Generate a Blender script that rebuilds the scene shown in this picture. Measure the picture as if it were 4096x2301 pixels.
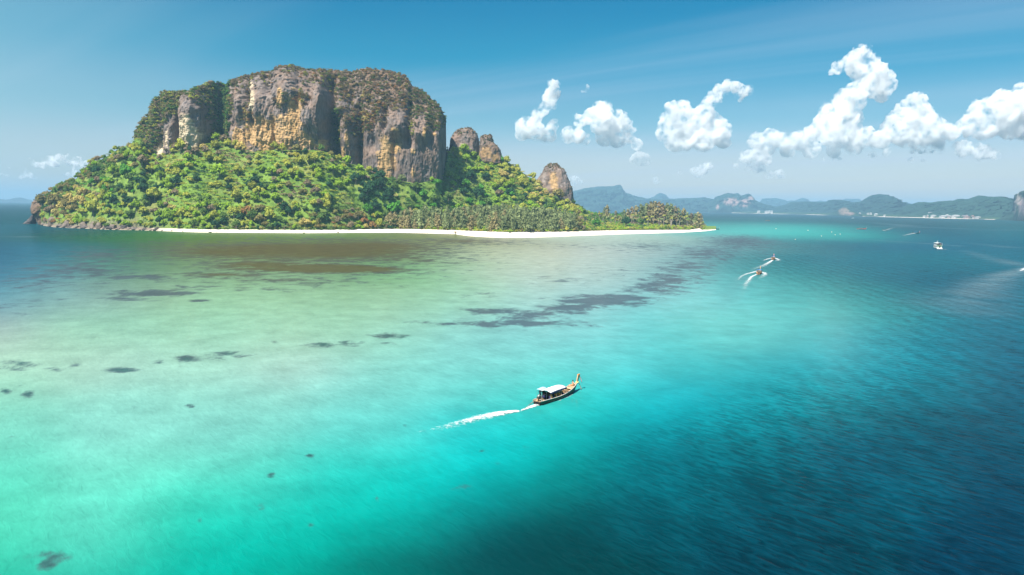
import bpy, bmesh, math, random
import numpy as np
from mathutils import Vector, Matrix, Euler

random.seed(7)
RNG = np.random.default_rng(11)
scene = bpy.context.scene
for o in list(bpy.data.objects):
    bpy.data.objects.remove(o, do_unlink=True)
COL = scene.collection

# ------------------------------------------------------------------ camera
CAM_H = 31.0
F_PX = 2850.0                      # focal length in pixels of a 4096 px wide picture
ROLL = math.radians(0.75)
PITCH = math.atan((1150.5 - 828.5) / F_PX)
cam_data = bpy.data.cameras.new("camera")
cam_data.sensor_width = 36.0
cam_data.lens = F_PX / 4096.0 * 36.0
cam_data.clip_start = 0.5
cam_data.clip_end = 120000.0
cam = bpy.data.objects.new("camera", cam_data)
COL.objects.link(cam)
CAM_M = Matrix.Rotation(math.pi / 2 - PITCH, 4, 'X') @ Matrix.Rotation(ROLL, 4, 'Z')
cam.matrix_world = Matrix.Translation((0, 0, CAM_H)) @ CAM_M
scene.camera = cam

# ------------------------------------------------------------------ light
SUN_EL = math.radians(55)
SUN_AZ = math.radians(-143)        # compass-like: 0 = +Y (straight ahead), negative = to the left
SUN_DIR = Vector((math.sin(SUN_AZ) * math.cos(SUN_EL), math.cos(SUN_AZ) * math.cos(SUN_EL), math.sin(SUN_EL)))
sun_data = bpy.data.lights.new("sun", 'SUN')
sun_data.energy = 4.6
sun_data.angle = math.radians(0.53)
sun_data.color = (1.0, 0.95, 0.86)
sun = bpy.data.objects.new("sun", sun_data)
COL.objects.link(sun)
sun.rotation_euler = SUN_DIR.to_track_quat('Z', 'Y').to_euler()

world = bpy.data.worlds.new("World")
scene.world = world
world.use_nodes = True
wt = world.node_tree
wt.nodes.clear()


def wn(t, **k):
    n = wt.nodes.new(t)
    for a, b in k.items():
        setattr(n, a, b)
    return n


w_out = wn('ShaderNodeOutputWorld')
w_bg = wn('ShaderNodeBackground')
w_bg.inputs['Strength'].default_value = 0.071
w_sky = wn('ShaderNodeTexSky', sky_type='NISHITA', sun_disc=False)
w_sky.sun_elevation = SUN_EL
w_sky.sun_rotation = SUN_AZ
w_sky.altitude = 0.0
w_sky.air_density = 1.0
w_sky.dust_density = 0.6
w_sky.ozone_density = 3.0
w_tc = wn('ShaderNodeTexCoord')
w_sep = wn('ShaderNodeSeparateXYZ')
wt.links.new(w_tc.outputs['Generated'], w_sep.inputs[0])
# the clear tropical sky deepens quickly above the haze: a tint by elevation, the same all round
w_ramp = wn('ShaderNodeValToRGB')
w_ramp.color_ramp.interpolation = 'EASE'
els = w_ramp.color_ramp.elements
els[0].position = 0.0
els[0].color = (1.0, 0.84, 0.84, 1)
els[1].position = 1.0
els[1].color = (0.22, 0.50, 0.68, 1)
for pos, colr in ((0.06, (0.86, 0.80, 0.82, 1)), (0.13, (0.42, 0.72, 0.75, 1)), (0.20, (0.04, 0.62, 0.71, 1)), (0.28, (0.0, 0.55, 0.69, 1)), (0.5, (0.02, 0.50, 0.68, 1))):
    e = els.new(pos)
    e.color = colr
wt.links.new(w_sep.outputs['Z'], w_ramp.inputs[0])
w_mul = wn('ShaderNodeMix', data_type='RGBA', blend_type='MULTIPLY')
w_mul.inputs[0].default_value = 1.0
wt.links.new(w_sky.outputs[0], w_mul.inputs[6])
wt.links.new(w_ramp.outputs[0], w_mul.inputs[7])
# thin cirrus: long veils on a far plane overhead (direction / height)
w_div = wn('ShaderNodeVectorMath', operation='DIVIDE')
w_mx = wn('ShaderNodeMath', operation='MAXIMUM')
w_mx.inputs[1].default_value = 0.02
w_add = wn('ShaderNodeMath', operation='ADD')
w_add.inputs[1].default_value = 0.06
wt.links.new(w_sep.outputs['Z'], w_mx.inputs[0])
wt.links.new(w_mx.outputs[0], w_add.inputs[0])
w_cmb = wn('ShaderNodeCombineXYZ')
for i in range(3):
    wt.links.new(w_add.outputs[0], w_cmb.inputs[i])
wt.links.new(w_tc.outputs['Generated'], w_div.inputs[0])
wt.links.new(w_cmb.outputs[0], w_div.inputs[1])
w_map = wn('ShaderNodeMapping')
w_rot = wn('ShaderNodeMapping')
w_rot.inputs['Rotation'].default_value = (0, 0, math.radians(-143))
wt.links.new(w_div.outputs[0], w_rot.inputs['Vector'])
w_map.inputs['Scale'].default_value = (0.10, 0.75, 0.0)
w_map.inputs['Location'].default_value = (0.35, 1.9, 0.0)
wt.links.new(w_rot.outputs[0], w_map.inputs['Vector'])
w_noi = wn('ShaderNodeTexNoise')
w_noi.inputs['Scale'].default_value = 1.0
w_noi.inputs['Detail'].default_value = 5.0
w_noi.inputs['Roughness'].default_value = 0.5
w_noi.inputs['Distortion'].default_value = 0.7
wt.links.new(w_map.outputs[0], w_noi.inputs['Vector'])
w_cr = wn('ShaderNodeMapRange', interpolation_type='SMOOTHSTEP')
w_cr.inputs['From Min'].default_value = 0.42
w_cr.inputs['From Max'].default_value = 0.82
w_cr.inputs['To Max'].default_value = 0.42
wt.links.new(w_noi.outputs['Fac'], w_cr.inputs['Value'])
w_mix = wn('ShaderNodeMix', data_type='RGBA')
w_mix.inputs[7].default_value = (4.2, 5.0, 6.2, 1)
wt.links.new(w_cr.outputs[0], w_mix.inputs[0])
wt.links.new(w_mul.outputs[2], w_mix.inputs[6])
# a thin veil of high cloud lies over the western sky
w_veil = wn('ShaderNodeMapRange', interpolation_type='SMOOTHSTEP')
w_veil.inputs['From Min'].default_value = 0.22
w_veil.inputs['From Max'].default_value = 0.78
w_veil.inputs['To Max'].default_value = 0.5
w_neg = wn('ShaderNodeMath', operation='MULTIPLY')
w_neg.inputs[1].default_value = -1.0
wt.links.new(w_sep.outputs['X'], w_neg.inputs[0])
wt.links.new(w_neg.outputs[0], w_veil.inputs['Value'])
w_mix2 = wn('ShaderNodeMix', data_type='RGBA')
w_mix2.inputs[7].default_value = (3.2, 5.2, 5.8, 1)
wt.links.new(w_veil.outputs[0], w_mix2.inputs[0])
wt.links.new(w_mix.outputs[2], w_mix2.inputs[6])
wt.links.new(w_mix2.outputs[2], w_bg.inputs['Color'])
wt.links.new(w_bg.outputs[0], w_out.inputs['Surface'])

scene.view_settings.view_transform = 'Standard'
scene.view_settings.look = 'None'
scene.view_settings.gamma = 1.0
scene.view_settings.exposure = 1.0
scene.view_settings.use_curve_mapping = False
scene.render.engine = 'CYCLES'
scene.cycles.use_denoising = True
scene.cycles.max_bounces = 12
scene.cycles.diffuse_bounces = 2
scene.cycles.glossy_bounces = 2
scene.cycles.transparent_max_bounces = 12
scene.cycles.volume_bounces = 10
scene.cycles.caustics_reflective = False
scene.cycles.caustics_refractive = False
scene.cycles.sample_clamp_indirect = 4.0

HAZE_TOP, HAZE_BOTTOM, HAZE_HALF = 310.0, -5.0, 24000.0
HAZE_DENSITY = 1.0e-4

# ------------------------------------------------------------------ helpers
_R3 = np.array(CAM_M.to_3x3())


def ray(px, py):
    px = np.asarray(px, float)
    py = np.asarray(py, float)
    d = np.stack([(px - 2048.0) / F_PX, -(py - 1150.5) / F_PX, -np.ones_like(px + py)], -1)
    return d @ _R3.T


def ground(px, py, z=0.0):
    """where the line of sight of a photo point meets the level z"""
    d = ray(px, py)
    t = (z - CAM_H) / d[..., 2]
    return d * t[..., None] + np.array([0, 0, CAM_H])


def at(px, py, Y):
    """the point at depth Y metres in the direction of a photo point"""
    d = ray(px, py)
    return d * (np.asarray(Y, float) / d[..., 1])[..., None] + np.array([0, 0, CAM_H])


def project(P):
    P = np.asarray(P, float) - np.array([0, 0, CAM_H])
    c = P @ _R3
    return 2048 + F_PX * c[..., 0] / -c[..., 2], 1150.5 - F_PX * c[..., 1] / -c[..., 2]


_perm = np.random.default_rng(3).permutation(256)
_perm = np.concatenate([_perm, _perm, _perm])
_g = np.random.default_rng(5).normal(size=(256, 3))
_g /= np.linalg.norm(_g, axis=1, keepdims=True)


def pnoise(p):
    p = np.asarray(p, float)
    i = np.floor(p).astype(int)
    f = p - i
    u = f * f * f * (f * (f * 6 - 15) + 10)
    i &= 255
    out = 0
    for dx in (0, 1):
        wx = u[:, 0] if dx else 1 - u[:, 0]
        for dy in (0, 1):
            wy = u[:, 1] if dy else 1 - u[:, 1]
            for dz in (0, 1):
                wz = u[:, 2] if dz else 1 - u[:, 2]
                h = _perm[_perm[_perm[(i[:, 0] + dx) & 255] + ((i[:, 1] + dy) & 255)] + ((i[:, 2] + dz) & 255)]
                g = _g[h]
                out = out + wx * wy * wz * (g[:, 0] * (f[:, 0] - dx) + g[:, 1] * (f[:, 1] - dy) + g[:, 2] * (f[:, 2] - dz))
    return out * 1.6


def fbm(p, octaves=4, lac=2.03, gain=0.5, ridged=False):
    p = np.asarray(p, float)
    shp = p.shape[:-1]
    p = p.reshape(-1, 3)
    a, s, tot = 1.0, 0.0, 0.0
    for k in range(octaves):
        n = pnoise(p + 17.3 * k)
        if ridged:
            n = 1 - 2 * np.abs(n)
        s = s + a * n
        tot += a
        a *= gain
        p = p * lac
    return (s / tot).reshape(shp)


def sstep(a, b, x):
    t = np.clip((np.asarray(x, float) - a) / (b - a), 0, 1)
    return t * t * (3 - 2 * t)


def interp(x, pts):
    pts = sorted(pts)
    return np.interp(x, [p[0] for p in pts], [p[1] for p in pts])


def tag(o, label=None, cat=None, group=None, kind=None):
    if label:
        o['label'] = label
    if cat:
        o['category'] = cat
    if group:
        o['group'] = group
    if kind:
        o['kind'] = kind
    return o


def mesh_np(name, V, Fq, mats, attrs=None, smooth=True, parent=None, mat_idx=None):
    """one mesh object out of numpy arrays; Fq is (n,3) or (n,4)"""
    V = np.ascontiguousarray(V, dtype=np.float32).reshape(-1, 3)
    Fq = np.ascontiguousarray(Fq, dtype=np.int32)
    n, k = Fq.shape
    me = bpy.data.meshes.new(name)
    me.vertices.add(len(V))
    me.vertices.foreach_set('co', V.ravel())
    me.loops.add(n * k)
    me.loops.foreach_set('vertex_index', Fq.ravel())
    me.polygons.add(n)
    me.polygons.foreach_set('loop_start', np.arange(0, n * k, k, dtype=np.int32))
    me.polygons.foreach_set('loop_total', np.full(n, k, dtype=np.int32))
    me.polygons.foreach_set('use_smooth', np.full(n, smooth, dtype=bool))
    for m in (mats if isinstance(mats, (list, tuple)) else [mats]):
        me.materials.append(m)
    if mat_idx is not None:
        me.polygons.foreach_set('material_index', np.ascontiguousarray(mat_idx, dtype=np.int32))
    for an, av in (attrs or {}).items():
        av = np.asarray(av, np.float32)
        if av.ndim == 1:
            a = me.attributes.new(an, 'FLOAT', 'POINT')
            a.data.foreach_set('value', np.ascontiguousarray(av))
        else:
            a = me.attributes.new(an, 'FLOAT_COLOR', 'POINT')
            if av.shape[1] == 3:
                av = np.concatenate([av, np.ones((len(av), 1), np.float32)], 1)
            a.data.foreach_set('color', np.ascontiguousarray(av).ravel())
    me.update(calc_edges=True)
    o = bpy.data.objects.new(name, me)
    COL.objects.link(o)
    if parent:
        o.parent = parent
    return o


def grid_faces(nr, nc, wrap=False):
    r = np.arange(nr - 1)[:, None]
    c = np.arange(nc if wrap else nc - 1)[None, :]
    c2 = (c + 1) % nc
    return np.stack(np.broadcast_arrays(r * nc + c, r * nc + c2, (r + 1) * nc + c2, (r + 1) * nc + c), -1).reshape(-1, 4)


def lin(r, g, b):
    v = np.array([r, g, b], float) / 255.0
    return np.where(v <= 0.04045, v / 12.92, ((v + 0.055) / 1.055) ** 2.4)


def empty(name, loc=(0, 0, 0), rz=0.0):
    o = bpy.data.objects.new(name, None)
    o.empty_display_size = 0.5
    o.location = loc
    o.rotation_euler = (0, 0, rz)
    COL.objects.link(o)
    return o


def ico(sub=1):
    bm = bmesh.new()
    bmesh.ops.create_icosphere(bm, subdivisions=sub, radius=1.0)
    V = np.array([v.co[:] for v in bm.verts])
    F_ = np.array([[v.index for v in f.verts] for f in bm.faces])
    bm.free()
    return V, np.concatenate([F_, F_[:, 2:3]], 1)


# ------------------------------------------------------------------ materials
def new_mat(name):
    m = bpy.data.materials.new(name)
    m.use_nodes = True
    nt = m.node_tree
    b = nt.nodes['Principled BSDF']
    return m, nt, b


def simple_mat(name, colr, rough=0.7, var=0.18, scale=3.0, metal=0.0, spec=0.4, bump=0.0):
    """paint / wood / cloth: a base colour worn by noise"""
    m, nt, b = new_mat(name)
    tc = nt.nodes.new('ShaderNodeTexCoord')
    n = nt.nodes.new('ShaderNodeTexNoise')
    n.inputs['Scale'].default_value = scale
    n.inputs['Detail'].default_value = 5
    nt.links.new(tc.outputs['Object'], n.inputs['Vector'])
    mr = nt.nodes.new('ShaderNodeMapRange')
    mr.inputs['To Min'].default_value = 1 - var
    mr.inputs['To Max'].default_value = 1 + var
    nt.links.new(n.outputs['Fac'], mr.inputs['Value'])
    mx = nt.nodes.new('ShaderNodeVectorMath')
    mx.operation = 'SCALE'
    mx.inputs[0].default_value = colr[:3]
    nt.links.new(mr.outputs[0], mx.inputs['Scale'])
    nt.links.new(mx.outputs[0], b.inputs['Base Color'])
    b.inputs['Roughness'].default_value = rough
    b.inputs['Metallic'].default_value = metal
    b.inputs['Specular IOR Level'].default_value = spec
    if bump:
        bp = nt.nodes.new('ShaderNodeBump')
        bp.inputs['Strength'].default_value = bump
        bp.inputs['Distance'].default_value = 0.05
        nt.links.new(n.outputs['Fac'], bp.inputs['Height'])
        nt.links.new(bp.outputs[0], b.inputs['Normal'])
    return m


def attr_mat(name, scale=0.2, var=0.25, rough=0.9, bump=0.0, dist=1.0, spec=0.2, attr='col', stretch=(1, 1, 1)):
    """colour carried by the mesh, with fine procedural grain on top"""
    m, nt, b = new_mat(name)
    at_ = nt.nodes.new('ShaderNodeAttribute')
    at_.attribute_name = attr
    geo = nt.nodes.new('ShaderNodeNewGeometry')
    mp = nt.nodes.new('ShaderNodeMapping')
    mp.inputs['Scale'].default_value = stretch
    nt.links.new(geo.outputs['Position'], mp.inputs['Vector'])
    n = nt.nodes.new('ShaderNodeTexNoise')
    n.inputs['Scale'].default_value = scale
    n.inputs['Detail'].default_value = 7
    n.inputs['Roughness'].default_value = 0.65
    nt.links.new(mp.outputs[0], n.inputs['Vector'])
    mr = nt.nodes.new('ShaderNodeMapRange')
    mr.inputs['From Min'].default_value = 0.25
    mr.inputs['From Max'].default_value = 0.75
    mr.inputs['To Min'].default_value = 1 - var
    mr.inputs['To Max'].default_value = 1 + var
    nt.links.new(n.outputs['Fac'], mr.inputs['Value'])
    mx = nt.nodes.new('ShaderNodeVectorMath')
    mx.operation = 'SCALE'
    nt.links.new(at_.outputs['Color'], mx.inputs[0])
    nt.links.new(mr.outputs[0], mx.inputs['Scale'])
    nt.links.new(mx.outputs[0], b.inputs['Base Color'])
    b.inputs['Roughness'].default_value = rough
    b.inputs['Specular IOR Level'].default_value = spec
    if bump:
        bp = nt.nodes.new('ShaderNodeBump')
        bp.inputs['Strength'].default_value = bump
        bp.inputs['Distance'].default_value = dist
        nt.links.new(n.outputs['Fac'], bp.inputs['Height'])
        nt.links.new(bp.outputs[0], b.inputs['Normal'])
    return m


def foliage_mat(name):
    m, nt, b = new_mat(name)
    at_ = nt.nodes.new('ShaderNodeAttribute')
    at_.attribute_name = 'col'
    b.inputs['Roughness'].default_value = 0.75
    b.inputs['Specular IOR Level'].default_value = 0.15
    oi = nt.nodes.new('ShaderNodeObjectInfo')
    mr = nt.nodes.new('ShaderNodeMapRange')
    mr.inputs['To Min'].default_value = 0.85
    mr.inputs['To Max'].default_value = 1.15
    nt.links.new(oi.outputs['Random'], mr.inputs['Value'])
    mx = nt.nodes.new('ShaderNodeVectorMath')
    mx.operation = 'SCALE'
    nt.links.new(at_.outputs['Color'], mx.inputs[0])
    nt.links.new(mr.outputs[0], mx.inputs['Scale'])
    nt.links.new(mx.outputs[0], b.inputs['Base Color'])
    tr = nt.nodes.new('ShaderNodeBsdfTranslucent')
    nt.links.new(mx.outputs[0], tr.inputs['Color'])
    ms = nt.nodes.new('ShaderNodeMixShader')
    ms.inputs[0].default_value = 0.32
    nt.links.new(b.outputs[0], ms.inputs[1])
    nt.links.new(tr.outputs[0], ms.inputs[2])
    nt.links.new(ms.outputs[0], nt.nodes['Material Output'].inputs['Surface'])
    return m


MAT_LEAF = foliage_mat('foliage')
MAT_BARK = simple_mat('bark', (0.30, 0.25, 0.20), 0.9, 0.3, 1.5)
MAT_ROCK = attr_mat('limestone', scale=0.35, var=0.38, bump=0.9, dist=1.2, stretch=(1, 1, 0.45))
MAT_EARTH = attr_mat('hillside_cover', scale=0.25, var=0.4, bump=0.8, dist=2.0)
MAT_SAND = attr_mat('coral_sand', scale=0.5, var=0.06, bump=0.15, dist=0.3)
MAT_FARHILL = attr_mat('far_forest', scale=0.012, var=0.35, bump=0.6, dist=30.0)

# ------------------------------------------------------------------ haze
def build_haze():
    h = HAZE_HALF
    V = [(x, y, z) for z in (HAZE_BOTTOM, HAZE_TOP) for x, y in ((-h, -h), (h, -h), (h, h), (-h, h))]
    Fq = [(0, 3, 2, 1), (4, 5, 6, 7), (0, 1, 5, 4), (1, 2, 6, 5), (2, 3, 7, 6), (3, 0, 4, 7)]
    m = bpy.data.materials.new('sea_haze')
    m.use_nodes = True
    nt = m.node_tree
    nt.nodes.clear()
    out = nt.nodes.new('ShaderNodeOutputMaterial')
    v = nt.nodes.new('ShaderNodeVolumePrincipled')
    v.inputs['Color'].default_value = (0.40, 0.66, 0.88, 1)
    v.inputs['Density'].default_value = HAZE_DENSITY
    v.inputs['Anisotropy'].default_value = 0.0
    nt.links.new(v.outputs[0], out.inputs['Volume'])
    o = mesh_np('haze', V, np.array(Fq), m, smooth=False)
    tag(o, kind='stuff')


build_haze()

# ------------------------------------------------------------------ sea
# colour of the water column where it was looked at: (photo x, photo y, sRGB)
SEA_PTS = [
    (0, 812, 70, 155, 167), (60, 835, 10, 133, 146), (110, 870, 15, 130, 145), (0, 860, 5, 130, 145), (0, 920, 40, 130, 147), (150, 920, 50, 125, 140), (300, 935, 72, 125, 130), (400, 945, 60, 130, 85),
    (600, 945, 75, 145, 85), (800, 948, 110, 150, 90), (1000, 948, 120, 150, 95), (1200, 948, 125, 160, 110), (1400, 948, 122, 160, 115), (1600, 950, 130, 150, 110), (1750, 955, 150, 170, 135), (2000, 975, 165, 180, 155),
    (0, 1000, 20, 120, 140), (200, 1000, 60, 138, 160), (400, 1000, 85, 140, 140), (600, 1000, 72, 135, 100), (800, 1000, 126, 150, 110), (1000, 1000, 126, 150, 110), (1200, 1000, 126, 150, 110), (1400, 1000, 126, 150, 110),
    (1600, 1000, 130, 140, 105), (1800, 1000, 165, 190, 158), (2000, 1010, 200, 215, 195), (2300, 1000, 195, 212, 202), (2500, 1000, 182, 208, 206), (2700, 990, 150, 195, 200), (2900, 985, 125, 180, 186), (3050, 985, 75, 158, 167),
    (0, 1080, 50, 132, 160), (200, 1080, 88, 150, 165), (400, 1080, 112, 168, 158), (600, 1080, 90, 155, 125), (800, 1080, 138, 180, 150), (1000, 1080, 138, 180, 150), (1200, 1080, 138, 180, 150), (1400, 1080, 138, 180, 150),
    (1600, 1080, 130, 192, 148), (1800, 1080, 162, 206, 178), (2000, 1080, 190, 216, 202), (2300, 1080, 186, 215, 206), (2500, 1080, 172, 208, 206), (2700, 1080, 140, 195, 202), (2850, 1080, 100, 182, 186), (3000, 1080, 75, 163, 170),
    (0, 1180, 100, 168, 182), (300, 1180, 142, 188, 182), (500, 1180, 138, 174, 168), (700, 1180, 157, 207, 177), (900, 1180, 157, 207, 177), (1200, 1180, 157, 207, 177), (1500, 1180, 157, 207, 177), (1800, 1180, 163, 218, 193),
    (2100, 1180, 174, 219, 210), (2400, 1180, 159, 211, 212), (2700, 1180, 138, 208, 211), (2900, 1180, 117, 208, 209), (3000, 1180, 110, 202, 204), (0, 1300, 160, 190, 189), (300, 1300, 163, 220, 195), (600, 1300, 163, 220, 195),
    (900, 1300, 163, 220, 195), (1100, 1300, 163, 220, 195), (1400, 1300, 163, 220, 195), (1700, 1300, 157, 220, 206), (2000, 1300, 149, 218, 214), (2300, 1300, 147, 219, 219), (2600, 1300, 117, 214, 215), (2900, 1300, 120, 213, 210),
    (3200, 1300, 105, 198, 199), (3500, 1300, 55, 168, 179), (3800, 1300, 15, 136, 156), (4096, 1300, 20, 130, 153), (0, 1450, 181, 227, 204), (400, 1450, 181, 227, 208), (800, 1450, 172, 227, 208), (1200, 1450, 176, 227, 214),
    (1600, 1450, 147, 229, 219), (2000, 1450, 136, 229, 224), (2400, 1450, 110, 219, 219), (2800, 1450, 81, 202, 206), (3200, 1450, 55, 178, 189), (3500, 1450, 15, 162, 179), (3800, 1450, 0, 133, 153), (4096, 1450, 0, 117, 142),
    (0, 1600, 150, 227, 204), (500, 1600, 155, 229, 213), (1000, 1600, 151, 227, 213), (1500, 1600, 126, 225, 216), (2000, 1600, 89, 219, 214), (2300, 1600, 47, 209, 204), (2600, 1600, 25, 197, 206), (2900, 1600, 0, 171, 182),
    (3200, 1600, 0, 153, 166), (3600, 1600, 0, 126, 145), (4096, 1600, 0, 101, 124), (0, 1750, 134, 229, 208), (500, 1750, 144, 229, 213), (1000, 1750, 130, 227, 213), (1500, 1750, 94, 221, 212), (1900, 1750, 21, 211, 209),
    (2200, 1750, 0, 197, 193), (2500, 1750, 0, 158, 166), (2900, 1750, 0, 133, 147), (3300, 1750, 0, 115, 134), (4096, 1750, 0, 94, 116), (0, 1900, 109, 231, 204), (500, 1900, 119, 232, 209), (1000, 1900, 93, 229, 209),
    (1300, 1900, 42, 218, 204), (1600, 1900, 0, 211, 199), (1900, 1900, 0, 197, 193), (2200, 1900, 0, 150, 150), (2600, 1900, 0, 120, 132), (3000, 1900, 0, 100, 116), (3600, 1900, 0, 94, 115), (4096, 1900, 0, 85, 109),
    (0, 2100, 93, 231, 199), (400, 2100, 98, 229, 204), (700, 2100, 42, 219, 193), (1000, 2100, 0, 209, 189), (1300, 2100, 0, 200, 183), (1600, 2100, 0, 175, 165), (1900, 2100, 0, 125, 127), (2200, 2100, 0, 95, 100),
    (2600, 2100, 0, 88, 102), (3200, 2100, 0, 83, 102), (4096, 2100, 0, 74, 98), (0, 2290, 10, 202, 175), (400, 2290, 0, 202, 178), (800, 2290, 0, 197, 175), (1100, 2290, 0, 180, 160), (1400, 2290, 0, 140, 130),
    (1700, 2290, 0, 105, 107), (2000, 2290, 0, 88, 93), (2400, 2290, 0, 75, 82), (3000, 2290, 0, 72, 89), (4096, 2290, 0, 69, 92), (2860, 858, 75, 150, 165), (3200, 880, 55, 140, 158), (3600, 895, 60, 140, 152),
    (4090, 902, 55, 145, 162), (2880, 900, 65, 145, 157), (2920, 922, 120, 202, 203), (3050, 930, 105, 208, 207), (3180, 934, 98, 205, 205), (3260, 938, 80, 190, 192), (3340, 942, 30, 155, 172), (3600, 930, 25, 141, 160),
    (4096, 935, 25, 141, 160), (3060, 958, 50, 155, 169), (3200, 965, 25, 149, 169), (3600, 975, 22, 139, 161), (4096, 985, 0, 133, 156), (2930, 940, 110, 190, 195), (2800, 950, 150, 205, 205), (2600, 955, 180, 212, 208),
    (2350, 965, 190, 215, 205), (3100, 1050, 60, 150, 160), (3300, 1050, 55, 143, 161), (3700, 1050, 0, 133, 153), (4096, 1030, 15, 133, 156), (3100, 1140, 75, 178, 182), (3300, 1150, 45, 143, 159), (3600, 1150, 25, 131, 150),
    (3900, 1150, 0, 120, 143), (4096, 1160, 20, 130, 153), (3500, 1230, 60, 162, 167), (3250, 1210, 95, 190, 191),
]
SEA_GAIN = None  # per-point correction, filled by calibration
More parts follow.
